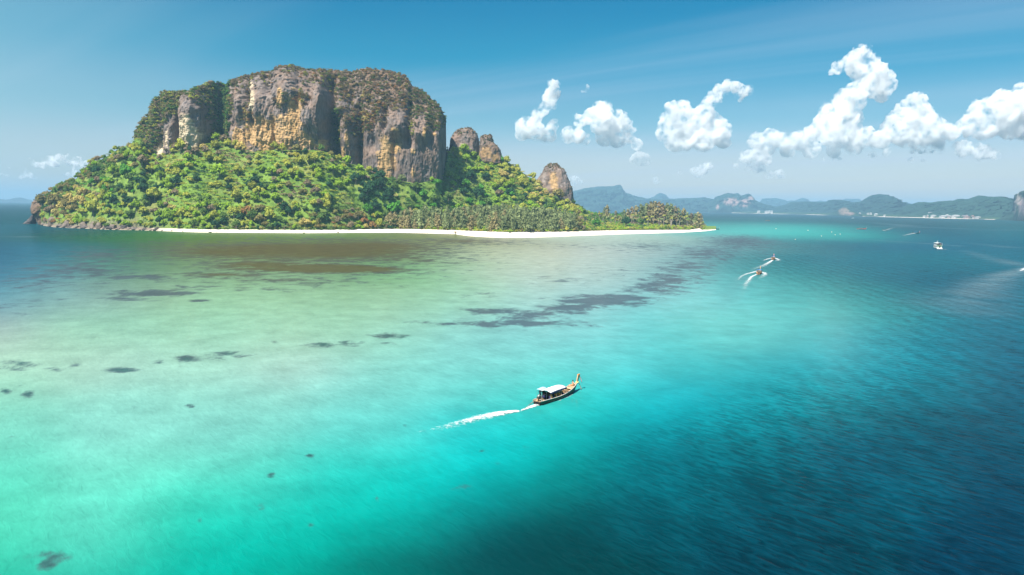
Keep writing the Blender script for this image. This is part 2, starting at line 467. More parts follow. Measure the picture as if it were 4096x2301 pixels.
SEA_GAIN = [[0.0093, 0.0477, 0.0561],
    [0.0009, 0.0343, 0.0419],
    [0.0012, 0.0488, 0.0543],
    [0.0007, 0.0326, 0.0413],
    [0.0036, 0.0701, 0.0924],
    [0.0051, 0.0385, 0.0595],
    [0.0098, 0.0418, 0.0501],
    [0.007, 0.0522, 0.0136],
    [0.0106, 0.1061, 0.0136],
    [0.0566, 0.1089, 0.0152],
    [0.067, 0.0834, 0.017],
    [0.0827, 0.1427, 0.023],
    [0.0523, 0.1399, 0.0252],
    [0.0627, 0.0477, 0.023],
    [0.1471, 0.1795, 0.0656],
    [0.1096, 0.1084, 0.0477],
    [0.0015, 0.0275, 0.0383],
    [0.007, 0.0925, 0.1709],
    [0.0175, 0.08, 0.0598],
    [0.0098, 0.0354, 0.0189],
    [0.1066, 0.1034, 0.023],
    [0.0695, 0.0806, 0.023],
    [0.0711, 0.082, 0.023],
    [0.0701, 0.0824, 0.023],
    [0.0376, 0.0383, 0.0208],
    [0.1496, 0.2184, 0.0873],
    [0.3427, 0.3697, 0.2925],
    [0.2732, 0.2793, 0.2302],
    [0.2224, 0.263, 0.2507],
    [0.0891, 0.2068, 0.2298],
    [0.0781, 0.1857, 0.1884],
    [0.0106, 0.0709, 0.0734],
    [0.0051, 0.0337, 0.093],
    [0.0146, 0.0948, 0.1445],
    [0.0792, 0.2002, 0.1351],
    [0.0152, 0.0507, 0.03],
    [0.129, 0.2146, 0.1158],
    [0.0983, 0.1799, 0.098],
    [0.099, 0.1737, 0.0985],
    [0.111, 0.1589, 0.1006],
    [0.0326, 0.2085, 0.0431],
    [0.1392, 0.262, 0.1595],
    [0.274, 0.2999, 0.2728],
    [0.2242, 0.2889, 0.2367],
    [0.2061, 0.2702, 0.2448],
    [0.1267, 0.2276, 0.2661],
    [0.0189, 0.1694, 0.1604],
    [0.0106, 0.0839, 0.0894],
    [0.0189, 0.1444, 0.1911],
    [0.1485, 0.2467, 0.2101],
    [0.0833, 0.0691, 0.1156],
    [0.1896, 0.3486, 0.1951],
    [0.1537, 0.2692, 0.1692],
    [0.155, 0.2778, 0.1749],
    [0.1528, 0.2504, 0.1574],
    [0.1612, 0.3131, 0.2028],
    [0.2112, 0.32, 0.2854],
    [0.1466, 0.2533, 0.2589],
    [0.125, 0.2671, 0.2747],
    [0.0782, 0.3352, 0.3223],
    [0.0731, 0.2826, 0.2766],
    [0.1731, 0.1687, 0.1912],
    [0.1449, 0.3345, 0.2014],
    [0.1442, 0.2927, 0.2074],
    [0.1664, 0.3228, 0.2323],
    [0.1657, 0.3186, 0.2293],
    [0.1666, 0.3067, 0.2012],
    [0.1594, 0.3252, 0.279],
    [0.1096, 0.2692, 0.2562],
    [0.1396, 0.3058, 0.3004],
    [0.0455, 0.288, 0.2825],
    [0.0944, 0.292, 0.2563],
    [0.082, 0.2873, 0.2695],
    [0.006, 0.1186, 0.1517],
    [0.0012, 0.0673, 0.1058],
    [0.0015, 0.0718, 0.1046],
    [0.2558, 0.3756, 0.268],
    [0.2259, 0.3072, 0.2517],
    [0.2032, 0.3509, 0.2788],
    [0.2247, 0.3307, 0.294],
    [0.1229, 0.3398, 0.2977],
    [0.1139, 0.3255, 0.2987],
    [0.0781, 0.3298, 0.3202],
    [0.0273, 0.2447, 0.2426],
    [0.006, 0.1825, 0.2086],
    [0.0012, 0.1574, 0.202],
    [0.0005, 0.0865, 0.1138],
    [0.0005, 0.0409, 0.0749],
    [0.1045, 0.3143, 0.2349],
    [0.1299, 0.3296, 0.2719],
    [0.1232, 0.3121, 0.261],
    [0.0888, 0.3154, 0.2815],
    [0.0455, 0.2711, 0.2518],
    [0.0046, 0.3185, 0.2783],
    [0.0019, 0.2549, 0.2938],
    [0.0005, 0.1634, 0.1899],
    [0.0005, 0.1121, 0.1303],
    [0.0005, 0.0323, 0.049],
    [0.0005, 0.0352, 0.0602],
    [0.104, 0.3135, 0.2525],
    [0.1345, 0.3296, 0.282],
    [0.105, 0.3135, 0.2728],
    [0.0617, 0.3102, 0.2808],
    [0.0016, 0.2993, 0.3022],
    [0.0005, 0.2774, 0.2525],
    [0.0005, 0.0769, 0.1038],
    [0.0005, 0.0758, 0.0907],
    [0.0005, 0.0349, 0.0558],
    [0.0005, 0.0335, 0.0521],
    [0.051, 0.3362, 0.2451],
    [0.0791, 0.3581, 0.2748],
    [0.0595, 0.343, 0.2704],
    [0.0038, 0.2741, 0.2355],
    [0.0005, 0.287, 0.2416],
    [0.0005, 0.3109, 0.3023],
    [0.0005, 0.0869, 0.0849],
    [0.0005, 0.0695, 0.0875],
    [0.0005, 0.0391, 0.054],
    [0.0005, 0.0406, 0.062],
    [0.0005, 0.023, 0.0424],
    [0.054, 0.3528, 0.2463],
    [0.078, 0.3798, 0.2957],
    [0.0038, 0.2887, 0.2057],
    [0.0005, 0.2662, 0.2112],
    [0.0005, 0.2679, 0.2137],
    [0.0005, 0.2115, 0.1828],
    [0.0005, 0.0333, 0.0434],
    [0.0005, 0.0217, 0.023],
    [0.0005, 0.0391, 0.0538],
    [0.0005, 0.026, 0.0399],
    [0.0005, 0.0199, 0.0386],
    [0.0009, 0.2279, 0.1547],
    [0.0005, 0.1982, 0.1482],
    [0.0005, 0.2033, 0.1603],
    [0.0005, 0.1771, 0.1356],
    [0.0005, 0.0667, 0.0593],
    [0.0005, 0.0208, 0.0217],
    [0.0005, 0.0279, 0.0311],
    [0.0005, 0.0257, 0.0286],
    [0.0005, 0.0205, 0.0331],
    [0.0005, 0.02, 0.0391],
    [0.0106, 0.0444, 0.0547],
    [0.006, 0.0383, 0.0497],
    [0.007, 0.0414, 0.0457],
    [0.006, 0.0517, 0.0525],
    [0.0081, 0.0413, 0.0491],
    [0.098, 0.2911, 0.2657],
    [0.045, 0.366, 0.3199],
    [0.0348, 0.3531, 0.3107],
    [0.0121, 0.229, 0.1968],
    [0.0024, 0.0477, 0.0599],
    [0.0019, 0.0389, 0.071],
    [0.0019, 0.0723, 0.1003],
    [0.0051, 0.0477, 0.0576],
    [0.0019, 0.0438, 0.081],
    [0.0017, 0.0592, 0.0994],
    [0.0005, 0.0595, 0.0898],
    [0.0249, 0.1678, 0.1855],
    [0.1857, 0.3227, 0.2901],
    [0.2627, 0.3057, 0.2617],
    [0.2424, 0.3039, 0.2444],
    [0.007, 0.0654, 0.0702],
    [0.006, 0.0812, 0.1225],
    [0.0005, 0.0736, 0.0966],
    [0.0012, 0.0665, 0.1],
    [0.0106, 0.1577, 0.1544],
    [0.0043, 0.0401, 0.0504],
    [0.0019, 0.0483, 0.0839],
    [0.0005, 0.028, 0.0511],
    [0.0015, 0.0888, 0.1289],
    [0.007, 0.1428, 0.1253],
    [0.0502, 0.2515, 0.2256]]

# seagrass, coral and rubble lying on the bottom: (x, y, rx, ry, strength, kind)
BED = [
    (1330, 1372, 75, 17, 1.15, 1), (1415, 1365, 60, 15, 1.0, 1), (1300, 1352, 45, 8, .7, 1), (1480, 1362, 22, 8, .9, 1),
    (1575, 1340, 80, 15, 1.0, 1), (1640, 1347, 65, 13, 1.1, 1), (1590, 1365, 45, 8, .9, 1), (1125, 1361, 25, 7, .8, 1),
    (955, 1407, 80, 18, 1.0, 1), (920, 1428, 60, 12, .8, 1), (880, 1386, 40, 8, .5, 1), (768, 1427, 55, 20, 1.1, 1), (650, 1443, 42, 15, .85, 1), (725, 1458, 20, 4, .8, 1),
    (490, 1475, 92, 13, 1.25, 1), (205, 1470, 70, 12, .75, 1), (310, 1456, 60, 10, .7, 1), (62, 1452, 78, 20, 1.05, 1), (25, 1472, 60, 10, .9, 1), (410, 1433, 35, 5, .6, 1),
    (8, 1560, 30, 16, 1.3, 1), (108, 1576, 34, 18, 1.1, 1), (60, 1536, 24, 6, 1.2, 1), (165, 1560, 10, 4, .8, 1),
    (777, 1630, 24, 8, 1.3, 1), (523, 1639, 18, 6, .9, 1), (850, 1635, 12, 4, .8, 1), (1610, 1717, 18, 9, 1.1, 1), (1535, 1678, 22, 10, .6, 1), (1600, 1670, 22, 9, .6, 1), (15, 1756, 28, 7, .9, 1), (95, 1737, 18, 5, .8, 1),
    (1235, 1841, 22, 10, 1.2, 1), (885, 1849, 32, 8, .85, 1), (1078, 1923, 26, 15, 1.3, 1), (1152, 1937, 22, 7, .9, 1), (1183, 1927, 14, 7, .6, 1),
    (1932, 1817, 20, 10, 1.2, 1), (2000, 1866, 15, 9, .6, 1), (1590, 1894, 22, 12, .6, 1), (1523, 2000, 14, 14, .8, 1), (1045, 2043, 24, 14, .8, 1), (1250, 2111, 22, 14, .95, 1), (660, 2088, 22, 12, 1.1, 1), (790, 2096, 20, 14, 1.0, 1), (635, 2120, 30, 12, .8, 1), (565, 2138, 18, 9, .85, 1), (672, 2170, 34, 14, .6, 1), (500, 2254, 22, 12, .9, 1), (1850, 1960, 40, 20, .35, 1), (1135, 2180, 60, 25, .3, 1),
    (205, 2236, 90, 26, 1.0, 1), (170, 2272, 60, 26, 1.1, 1), (110, 2240, 60, 20, .55, 1), (240, 2222, 30, 10, 1.0, 1), (880, 1530, 8, 3, .8, 1),
    # grey-violet band of weed on the outer flat
    (2050, 1292, 330, 17, .95, 2), (1780, 1288, 120, 8, .9, 2), (1990, 1245, 150, 35, .75, 2), (2140, 1260, 140, 38, .85, 2), (2270, 1232, 130, 30, .95, 2), (2400, 1205, 210, 30, 1.05, 2), (2520, 1195, 130, 18, 1.0, 2), (2630, 1150, 150, 30, .9, 2), (2690, 1115, 150, 34, .8, 2), (2740, 1070, 130, 40, .75, 2), (2830, 1010, 150, 40, .75, 2), (2960, 965, 170, 34, .8, 2), (2600, 985, 300, 30, .5, 2), (2450, 1080, 260, 40, .35, 2), (2300, 985, 260, 20, .42, 2), (1900, 1180, 110, 16, .45, 2), (2250, 1120, 160, 30, .4, 2),
    # brown weed meadow in front of the beach
    (1250, 1000, 620, 44, 1.0, 3), (900, 1010, 420, 36, .8, 3), (1500, 985, 420, 34, .85, 3), (1300, 1075, 420, 22, 1.15, 3), (1050, 1060, 330, 34, .8, 3), (1650, 1040, 260, 26, .6, 3), (900, 1100, 300, 20, .7, 3), (1850, 965, 350, 18, .7, 3), (1150, 1120, 520, 30, .55, 3), (1350, 960, 600, 22, .6, 3), (980, 1150, 420, 24, .42, 3), (700, 975, 280, 26, .5, 3), (1650, 1110, 250, 30, .35, 3),
    # blue-violet weed on the left
    (560, 1110, 240, 16, .8, 2), (620, 1172, 190, 17, 1.05, 2), (520, 1195, 110, 10, .9, 2), (330, 1080, 300, 50, .7, 2), (150, 1120, 260, 60, .6, 2), (400, 1020, 260, 46, .65, 2), (790, 1204, 50, 6, 1.2, 2), (150, 1220, 240, 30, .45, 2), (60, 1250, 120, 20, .45, 2), (760, 1150, 120, 14, .6, 2),
]
BED_COL = {1: (0.016, 0.058, 0.058), 2: (0.046, 0.062, 0.078), 3: (0.062, 0.050, 0.022)}


def build_sea():
    az_f = np.radians(np.linspace(-40, 40, 500))
    az_c = np.radians(np.linspace(46, 314, 46))
    az = np.concatenate([az_f, az_c])
    r = np.concatenate([[2.0, 25.0], np.geomspace(45, 2500, 330), np.geomspace(2600, 23500, 40)])
    A, Rr = np.meshgrid(az, r)
    X, Y = Rr * np.sin(A), Rr * np.cos(A)
    nr, nc = X.shape
    P = np.stack([X, Y, np.zeros_like(X)], -1).reshape(-1, 3)
    ctr = np.array([(p[0], p[1]) for p in SEA_PTS], float)
    G = ground(ctr[:, 0], ctr[:, 1])
    cu, cw = G[:, 0] / G[:, 1], np.log(np.hypot(G[:, 0], G[:, 1]))
    cc = np.array([lin(*p[2:5]) for p in SEA_PTS])
    if SEA_GAIN is not None:
        cc = np.array(SEA_GAIN)
    else:
        cc = cc * 0.36
    u = np.clip(np.tan(np.clip(az, -1.2, 1.2)), -1.3, 1.3)
    u[500:] = np.where(az_c < math.pi, 0.8, -0.8)
    wcol = np.zeros((nr * nc, 3))
    rows_y = np.array([820, 840, 870, 905, 930, 960, 1000, 1080, 1180, 1300, 1450, 1600, 1750, 1900, 2100, 2290, 2400], float)
    gr = ground(rows_y * 0 + 2048.0, rows_y + (2048 - 2048) * 0)
    rows_y = rows_y[::-1]
    lr = np.log(np.clip(gr[::-1, 1], 1, 9000))
    ok = np.concatenate([[True], np.diff(lr) > 1e-6]) & (gr[::-1, 1] > 0)
    lr, ri = lr[ok], np.arange(len(rows_y))[ok].astype(float)
    to_row = lambda w: np.interp(w, lr, ri) + np.clip(w - lr[-1], 0, None) * 3
    U = np.tile(u, nr)
    Wl = np.log(np.clip(Rr, 60, 6500)).ravel()
    # a wander of the depth lines so that the colour edges are not smooth curves
    wander = fbm(np.stack([P[:, 0] / 60, P[:, 1] / 60, P[:, 0] * 0 + 3], -1), 4)
    wander2 = fbm(np.stack([P[:, 0] / 60, P[:, 1] / 60, P[:, 0] * 0 + 33], -1), 4)
    fade = np.clip(np.hypot(P[:, 0], P[:, 1]) / 200, 0.3, 1)
    U2, W2 = U + 0.02 * wander, Wl + 0.06 * wander2 * fade
    RW, crow = to_row(W2), to_row(cw)
    for s in range(0, len(U), 20000):
        du = (U2[s:s + 20000, None] - cu) / 0.070
        dw = (RW[s:s + 20000, None] - crow) / 0.55
        d2 = du * du + dw * dw
        k = np.exp(-0.5 * d2) + 3e-4 / (1 + d2) ** 2
        wcol[s:s + 20000] = (k @ cc) / k.sum(1, keepdims=True)
    # pale boat-wake slicks: sheen and bubbles painted into the water colour
    def band(pts, w0, w1, amt, c=(0.26, 0.40, 0.46)):
        g = ground(np.array([p[0] for p in pts], float), np.array([p[1] for p in pts], float))[:, :2]
        best = np.zeros(len(P))
        for a, b, f0, f1 in zip(g[:-1], g[1:], np.linspace(0, 1, len(g))[:-1], np.linspace(0, 1, len(g))[1:]):
            ab = b - a
            t = np.clip(((P[:, :2] - a) @ ab) / (ab @ ab), 0, 1)
            d = np.hypot(*(P[:, :2] - a - t[:, None] * ab).T)
            w = w0 + (w1 - w0) * (f0 + t * (f1 - f0))
            best = np.maximum(best, np.exp(-(d / w) ** 2) * (0.4 + 0.6 * (f0 + t * (f1 - f0))))
        n = np.clip(0.75 + 0.9 * fbm(np.stack([P[:, 0] / 22, P[:, 1] / 22, P[:, 0] * 0 + 9], -1), 4), 0, 1.3)
        k = np.clip(best * amt * n, 0, 1)[:, None]
        return k, np.array(c) * 0.36
    for b in (
        ([(3500, 961), (3600, 968), (3700, 974), (3830, 984)], 9, 6, .55), ([(3860, 1003), (3950, 1030), (4110, 1066)], 5, 9, .5), ([(3880, 972), (4040, 990)], 8, 10, .35),
        ([(3830, 1235), (3900, 1170), (4000, 1110), (4130, 1070)], 15, 4, .95), ([(3420, 905), (3600, 906), (3700, 910), (3850, 915)], 30, 14, .5), ([(3480, 890), (3620, 903)], 20, 26, .4),
        ([(2860, 872), (3050, 877)], 40, 40, .3), ([(2900, 895), (3060, 900)], 20, 20, .3), ([(3900, 920), (4096, 921)], 20, 20, .3), ([(20, 947), (110, 948)], 8, 8, .55), ([(2880, 1230), (2970, 1110)], 4, 3, .25),
    ):
        k, c = band(*b)
        wcol = wcol * (1 - k) + c * k
    # bottom cover
    dens = np.zeros(len(P))
    bcol = np.zeros((len(P), 3)) + np.array(BED_COL[2])
    bw = np.full(len(P), 1e-6)
    wx = P[:, 0] + 2.2 * fade * wander * 3
    wy = P[:, 1] + 2.2 * fade * wander2 * 3
    for x, y, rx, ry, st, kd in BED:
        c0, cx, c1, c2 = ground(np.array([x, x + rx, x, x], float), np.array([y, y, y - ry, y + ry], float))
        ex = abs(cx[0] - c0[0])
        ey = 0.5 * abs(c1[1] - c2[1])
        d = 1 - np.sqrt(((wx - c0[0] - (wy - c0[1]) * c0[0] / c0[1]) / ex) ** 2 + ((wy - c0[1]) / ey) ** 2) * 0.62
        v = np.clip(d, 0, 1) * st * (1.0 if kd == 1 else (1.3 if kd == 2 else 1.42))
        dens = np.maximum(dens, v)
        k = np.clip(v, 0, 1)[:, None] ** 3
        bcol = bcol * (1 - k) + np.array(BED_COL[kd]) * k
    deep = sstep(0.9, 0.5, 1.0 * np.clip(Rr.ravel() / 130, 0, 1))
    bcol = bcol * (1 - 0.0 * deep[:, None])
    dark = np.clip((0.22 - wcol[:, 1]) / 0.16, 0, 1)
    rip = np.clip((P[:, 0] / np.maximum(P[:, 1], 1) - 0.05) / 0.35, 0, 1) * sstep(0.0, 0.8, dark)
    rip = np.where(np.abs(np.arctan2(P[:, 0], P[:, 1])) < 0.75, rip, 0.5)

    m, nt, b = new_mat('sea_water')
    N, L = nt.nodes, nt.links

    def node(t, **k):
        n = N.new(t)
        for a_, v_ in k.items():
            setattr(n, a_, v_)
        return n

    def attr(nm):
        n = node('ShaderNodeAttribute')
        n.attribute_name = nm
        return n
    geo = node('ShaderNodeNewGeometry')
    # weed / coral breakup
    def noise(scale, detail, rough, vec, stretch=None, rot=0.0, dist=0.0):
        mp = node('ShaderNodeMapping')
        mp.inputs['Scale'].default_value = stretch or (1, 1, 1)
        if rot:
            m0 = node('ShaderNodeMapping')
            m0.inputs['Rotation'].default_value = (0, 0, rot)
            L.new(vec, m0.inputs['Vector'])
            vec = m0.outputs[0]
        L.new(vec, mp.inputs['Vector'])
        n = node('ShaderNodeTexNoise')
        n.inputs['Scale'].default_value = scale
        n.inputs['Detail'].default_value = detail
        n.inputs['Roughness'].default_value = rough
        n.inputs['Distortion'].default_value = dist
        L.new(mp.outputs[0], n.inputs['Vector'])
        return n.outputs['Fac']

    def math_(op, a_, b_=None, c_=None):
        n = node('ShaderNodeMath', operation=op)
        for i, v_ in enumerate((a_, b_, c_)):
            if v_ is None:
                continue
            if isinstance(v_, (int, float)):
                n.inputs[i].default_value = v_
            else:
                L.new(v_, n.inputs[i])
        return n.outputs[0]
    pos = geo.outputs['Position']
    n1 = noise(0.11, 9, 0.72, pos, (1.0, 0.8, 1.0), 0.0, 0.3)
    a_d = attr('bed')
    s_ = math_('ADD', math_('MULTIPLY', n1, 2.3), math_('MULTIPLY_ADD', a_d.outputs['Fac'], 0.78, -1.60))
    mr = node('ShaderNodeMapRange', interpolation_type='SMOOTHSTEP')
    mr.inputs['From Min'].default_value = -0.15
    mr.inputs['From Max'].default_value = 0.32
    mr.inputs['To Max'].default_value = 0.88
    L.new(s_, mr.inputs['Value'])
    mixb = node('ShaderNodeMix', data_type='RGBA')
    L.new(mr.outputs[0], mixb.inputs[0])
    L.new(attr('wcol').outputs['Color'], mixb.inputs[6])
    L.new(attr('bcol').outputs['Color'], mixb.inputs[7])
    # sand ripples and depth mottling seen through the water
    n2 = noise(0.11, 6, 0.6, pos)
    mr2 = node('ShaderNodeMapRange')
    mr2.inputs['From Min'].default_value = 0.3
    mr2.inputs['From Max'].default_value = 0.7
    mr2.inputs['To Min'].default_value = 0.86
    mr2.inputs['To Max'].default_value = 1.14
    L.new(n2, mr2.inputs['Value'])
    n3 = noise(0.9, 4, 0.6, pos, (0.55, 1.0, 1), math.radians(-25), 0.6)
    mr3 = node('ShaderNodeMapRange')
    mr3.inputs['From Min'].default_value = 0.3
    mr3.inputs['From Max'].default_value = 0.7
    mr3.inputs['To Min'].default_value = 0.965
    mr3.inputs['To Max'].default_value = 1.035
    L.new(n3, mr3.inputs['Value'])
    # waves: wind chop everywhere, old boat wakes crossing the deep water
    chop = noise(1.25, 3, 0.5, pos, (0.38, 1.0, 1), math.radians(48), 0.7)
    chop2 = noise(0.17, 3, 0.5, pos, (0.45, 1.0, 1), math.radians(66))
    wv = node('ShaderNodeTexWave', wave_type='BANDS', bands_direction='X', wave_profile='SIN')
    wmp = node('ShaderNodeMapping')
    wmp.inputs['Rotation'].default_value = (0, 0, math.radians(8))
    L.new(pos, wmp.inputs['Vector'])
    L.new(wmp.outputs[0], wv.inputs['Vector'])
    wv.inputs['Scale'].default_value = 0.055
    wv.inputs['Distortion'].default_value = 5.0
    wv.inputs['Detail'].default_value = 2.0
    wv.inputs['Detail Scale'].default_value = 0.35
    a_r = attr('rip')
    h = math_('ADD', math_('MULTIPLY', chop, math_('MULTIPLY_ADD', a_r.outputs['Fac'], 1.0, 0.15)), math_('MULTIPLY', chop2, 0.9))
    h = math_('ADD', h, math_('MULTIPLY', wv.outputs['Fac'], math_('MULTIPLY', a_r.outputs['Fac'], 0.5)))
    sc = node('ShaderNodeVectorMath', operation='SCALE')
    L.new(mixb.outputs[2], sc.inputs[0])
    # light through thin crests is painted into the colour: paler than the troughs
    mr4 = node('ShaderNodeMapRange')
    mr4.inputs['From Min'].default_value = 0.42
    mr4.inputs['From Max'].default_value = 0.66
    mr4.inputs['To Min'].default_value = 0.74
    mr4.inputs['To Max'].default_value = 1.52
    hc = math_('ADD', math_('MULTIPLY', chop, 0.78), math_('ADD', math_('MULTIPLY', wv.outputs['Fac'], 0.055), math_('MULTIPLY', chop2, 0.225)))
    L.new(hc, mr4.inputs['Value'])
    crest = math_('MULTIPLY_ADD', math_('SUBTRACT', mr4.outputs[0], 1.0), math_('MULTIPLY_ADD', a_r.outputs['Fac'], 0.90, 0.09), 1.0)
    L.new(math_('MULTIPLY', crest, math_('MULTIPLY', mr2.outputs[0], mr3.outputs[0])), sc.inputs['Scale'])
    bp = node('ShaderNodeBump')
    bp.inputs['Strength'].default_value = 1.0
    bp.inputs['Distance'].default_value = 0.55
    L.new(h, bp.inputs['Height'])
    # body colour under a thin reflecting surface; chop keeps the grazing reflection low
    N.remove(b)
    dif = node('ShaderNodeBsdfDiffuse')
    L.new(sc.outputs[0], dif.inputs['Color'])
    L.new(bp.outputs[0], dif.inputs['Normal'])
    gl = node('ShaderNodeBsdfGlossy')
    gl.inputs['Roughness'].default_value = 0.14
    bp2 = node('ShaderNodeBump')
    bp2.inputs['Strength'].default_value = 0.45
    bp2.inputs['Distance'].default_value = 0.2
    L.new(h, bp2.inputs['Height'])
    L.new(bp2.outputs[0], gl.inputs['Normal'])
    fr = node('ShaderNodeFresnel')
    fr.inputs['IOR'].default_value = 1.33
    L.new(bp2.outputs[0], fr.inputs['Normal'])
    fac = math_('MINIMUM', math_('MULTIPLY_ADD', fr.outputs[0], 0.38, 0.0), 0.12)
    ms = node('ShaderNodeMixShader')
    L.new(fac, ms.inputs[0])
    L.new(dif.outputs[0], ms.inputs[1])
    L.new(gl.outputs[0], ms.inputs[2])
    L.new(ms.outputs[0], N['Material Output'].inputs['Surface'])
    o = mesh_np('sea_water', P, grid_faces(nr, nc, True), m, {'wcol': wcol, 'bed': dens, 'bcol': bcol, 'rip': rip})
    tag(o, kind='structure')
    return o


SEA = build_sea()

# ------------------------------------------------------------------ mainland and far islands
SHORE_PTS = [(2200, 836), (2290, 838), (2363, 838.6), (2499, 841), (2803, 848), (3000, 853.5), (3150, 856.3), (3317, 861), (3428, 865), (3589, 869), (3792, 874), (3997, 879), (4096, 884), (4400, 893)]


def shore_Y(x):
    g = ground(x, interp(x, SHORE_PTS) + 0.8)
    return np.minimum(g[..., 1], 8200.0)


def ridge(name, sky, back, cols, label, cat, front=0.0, rocks=(), Yabs=None, rough=0.06, kind=None, base_h=2.0, nrow=26, step=3.0, seed=0, power=0.8):
    """a hill whose skyline passes through the given sight lines, with real depth: shore - slope - crest - far side"""
    xs = np.arange(sky[0][0], sky[-1][0] + step, step)
    ys = interp(xs, sky)
    Y0 = (shore_Y(xs) if Yabs is None else np.full(len(xs), float(Yabs))) + front
    Yc = Y0 + back
    crest = at(xs, ys, Yc)
    crest[:, 2] = np.maximum(crest[:, 2], 1.0)
    crest[:, 2] *= 1 + 0.035 * fbm(np.stack([xs / 16, xs * 0 + seed, xs * 0], -1), 4)
    foot = at(xs, np.full(len(xs), 850.0), Y0)
    ends = np.minimum(1, np.minimum(xs - xs[0], xs[-1] - xs) / 14.0 + 0.02)
    rows = []
    t = np.concatenate([np.linspace(0, 1, nrow), np.linspace(1.15, 2.0, 7)])
    for k in t:
        if k <= 1:
            z = base_h + (crest[:, 2] - base_h) * (k ** power)
            f = k
        else:
            z = crest[:, 2] * (1 - (k - 1)) ** 1.5
            f = k
        if k == 0:
            z = z * 0 - 1.5
        X = foot[:, 0] + (crest[:, 0] - foot[:, 0]) * f
        Y = Y0 + (Yc - Y0) * f
        rows.append(np.stack([X, Y, z], -1))
    P = np.array(rows)
    H = crest[:, 2].max()
    n = fbm(P.reshape(-1, 3) / (H * 0.55) + seed, 5, ridged=True).reshape(P.shape[:2])
    n2 = fbm(P.reshape(-1, 3) / (H * 0.16) + seed + 5, 4).reshape(P.shape[:2])
    env = np.sin(np.clip(t, 0, 1) * math.pi)[:, None] ** 0.6 * ends[None]
    P[..., 1] -= env * n * back * 0.30
    P[..., 2] += env * (n * H * rough + n2 * H * rough * 0.8)
    P[..., 2] = np.where((t == 0)[:, None], -1.5, np.maximum(P[..., 2], -1.5))
    nr, nc = P.shape[:2]
    V = P.reshape(-1, 3)
    g = fbm(V / (H * 0.25) + 40, 4)
    C = np.array(cols[0]) * (0.5 - g[:, None] * .8).clip(0, 1) + np.array(cols[1]) * (0.5 + g[:, None] * .8).clip(0, 1)
    if rocks:
        qx, qy = project(V)
        for x, y, rx, ry, c in rocks:
            d = 1 - ((qx - x) / rx) ** 2 - ((qy - y) / ry) ** 2
            k = np.clip(d + 1.1 * fbm(V / (H * 0.12) * np.array([1, 1, 0.5]) + 70, 4), 0, 1)[:, None] ** 0.7
            C = C * (1 - k) + np.array(c) * k
    o = mesh_np(name, V, grid_faces(nr, nc), MAT_FARHILL, {'col': C})
    tag(o, label, cat, kind=kind)
    return o


GF = [(0.009, 0.032, 0.028), (0.022, 0.052, 0.038)]
GFN = [(0.011, 0.040, 0.028), (0.028, 0.064, 0.036)]
PINK = (0.34, 0.22, 0.20)
ridge('hill', [(3020, 822), (3037, 811), (3050, 795), (3090, 793), (3105, 792.5), (3133, 799), (3142, 806), (3160, 803), (3181, 802), (3195, 797), (3208, 791), (3225, 797), (3239, 806), (3266, 806), (3282, 802), (3301, 806), (3340, 804), (3363, 800.5), (3386, 795), (3432, 795), (3444, 804), (3520, 812), (3595, 812), (3606, 814), (3622, 807.5), (3637, 818), (3660, 830)], 900, GF, None, None, Yabs=11200, kind='structure', seed=3, step=2.5)
ridge('hill', [(2560, 812), (2585, 797), (2604, 791), (2620, 785), (2627, 776), (2641, 771.5), (2662, 778), (2672, 792), (2690, 803)], 700, GF, None, None, Yabs=10500, kind='structure', seed=7, step=2.5)
ridge('hill', [(2180, 800), (2240, 783), (2291, 766), (2340, 753), (2393, 746), (2425, 745.5), (2449, 745), (2462, 741.5), (2477, 739), (2482, 740), (2487, 757), (2505, 771), (2540, 785), (2581, 794), (2644, 797), (2697, 795), (2740, 793), (2784, 792), (2812, 789), (2854, 797), (2900, 812), (2950, 830)], 900, GF, None, None, Yabs=8000, kind='structure', seed=11)
ridge('hill', [(2830, 815), (2850, 801), (2856, 797), (2861, 788), (2885, 781), (2900, 775), (2913, 771.5), (2931, 775), (2950, 772.6), (2962, 785), (2975, 780), (2990, 776), (2997, 775), (3008, 785), (3011, 797), (3039, 811), (3081, 823), (3109, 829), (3130, 838)], 420, GF, None, None, Yabs=7300, kind='structure', rocks=[(2925, 808, 34, 18, PINK), (2978, 812, 24, 20, PINK), (3003, 795, 12, 12, PINK), (2870, 828, 8, 12, PINK)], seed=15, step=2.0, power=0.6)
ridge('hill', [(3060, 836), (3100, 828), (3139, 820), (3150, 814), (3166, 808), (3216, 806), (3247, 808), (3301, 808), (3316, 801), (3340, 798.6), (3363, 801), (3409, 810), (3440, 808), (3460, 795), (3475, 787), (3490, 781), (3514, 776), (3537, 779), (3556, 791), (3579, 804), (3614, 814), (3641, 818), (3690, 838), (3720, 855)], 800, GF, None, None, front=350, kind='structure', seed=21)
ridge('headland', [(3310, 862), (3320, 856), (3340, 845), (3371, 831), (3386, 830), (3409, 843), (3432, 855), (3450, 863)], 140, GFN, None, None, front=-70, kind='structure', rocks=[(3375, 846, 22, 18, (0.36, 0.25, 0.19)), (3400, 855, 20, 8, (0.30, 0.20, 0.17))], seed=25, step=1.5, power=0.7)
ridge('hill', [(3510, 868), (3549, 858), (3564, 849), (3595, 835), (3620, 827), (3641, 820), (3649, 816), (3672, 809), (3695, 808), (3719, 812), (3757, 805), (3811, 802.5), (3835, 796), (3873, 796.7), (3897, 787), (3915, 783), (3927, 782), (3947, 787), (3974, 788), (4005, 786), (4028, 795), (4043, 802), (4055, 802), (4100, 812), (4200, 822)], 520, GFN, None, None, front=60, kind='structure', seed=29, step=2.5)
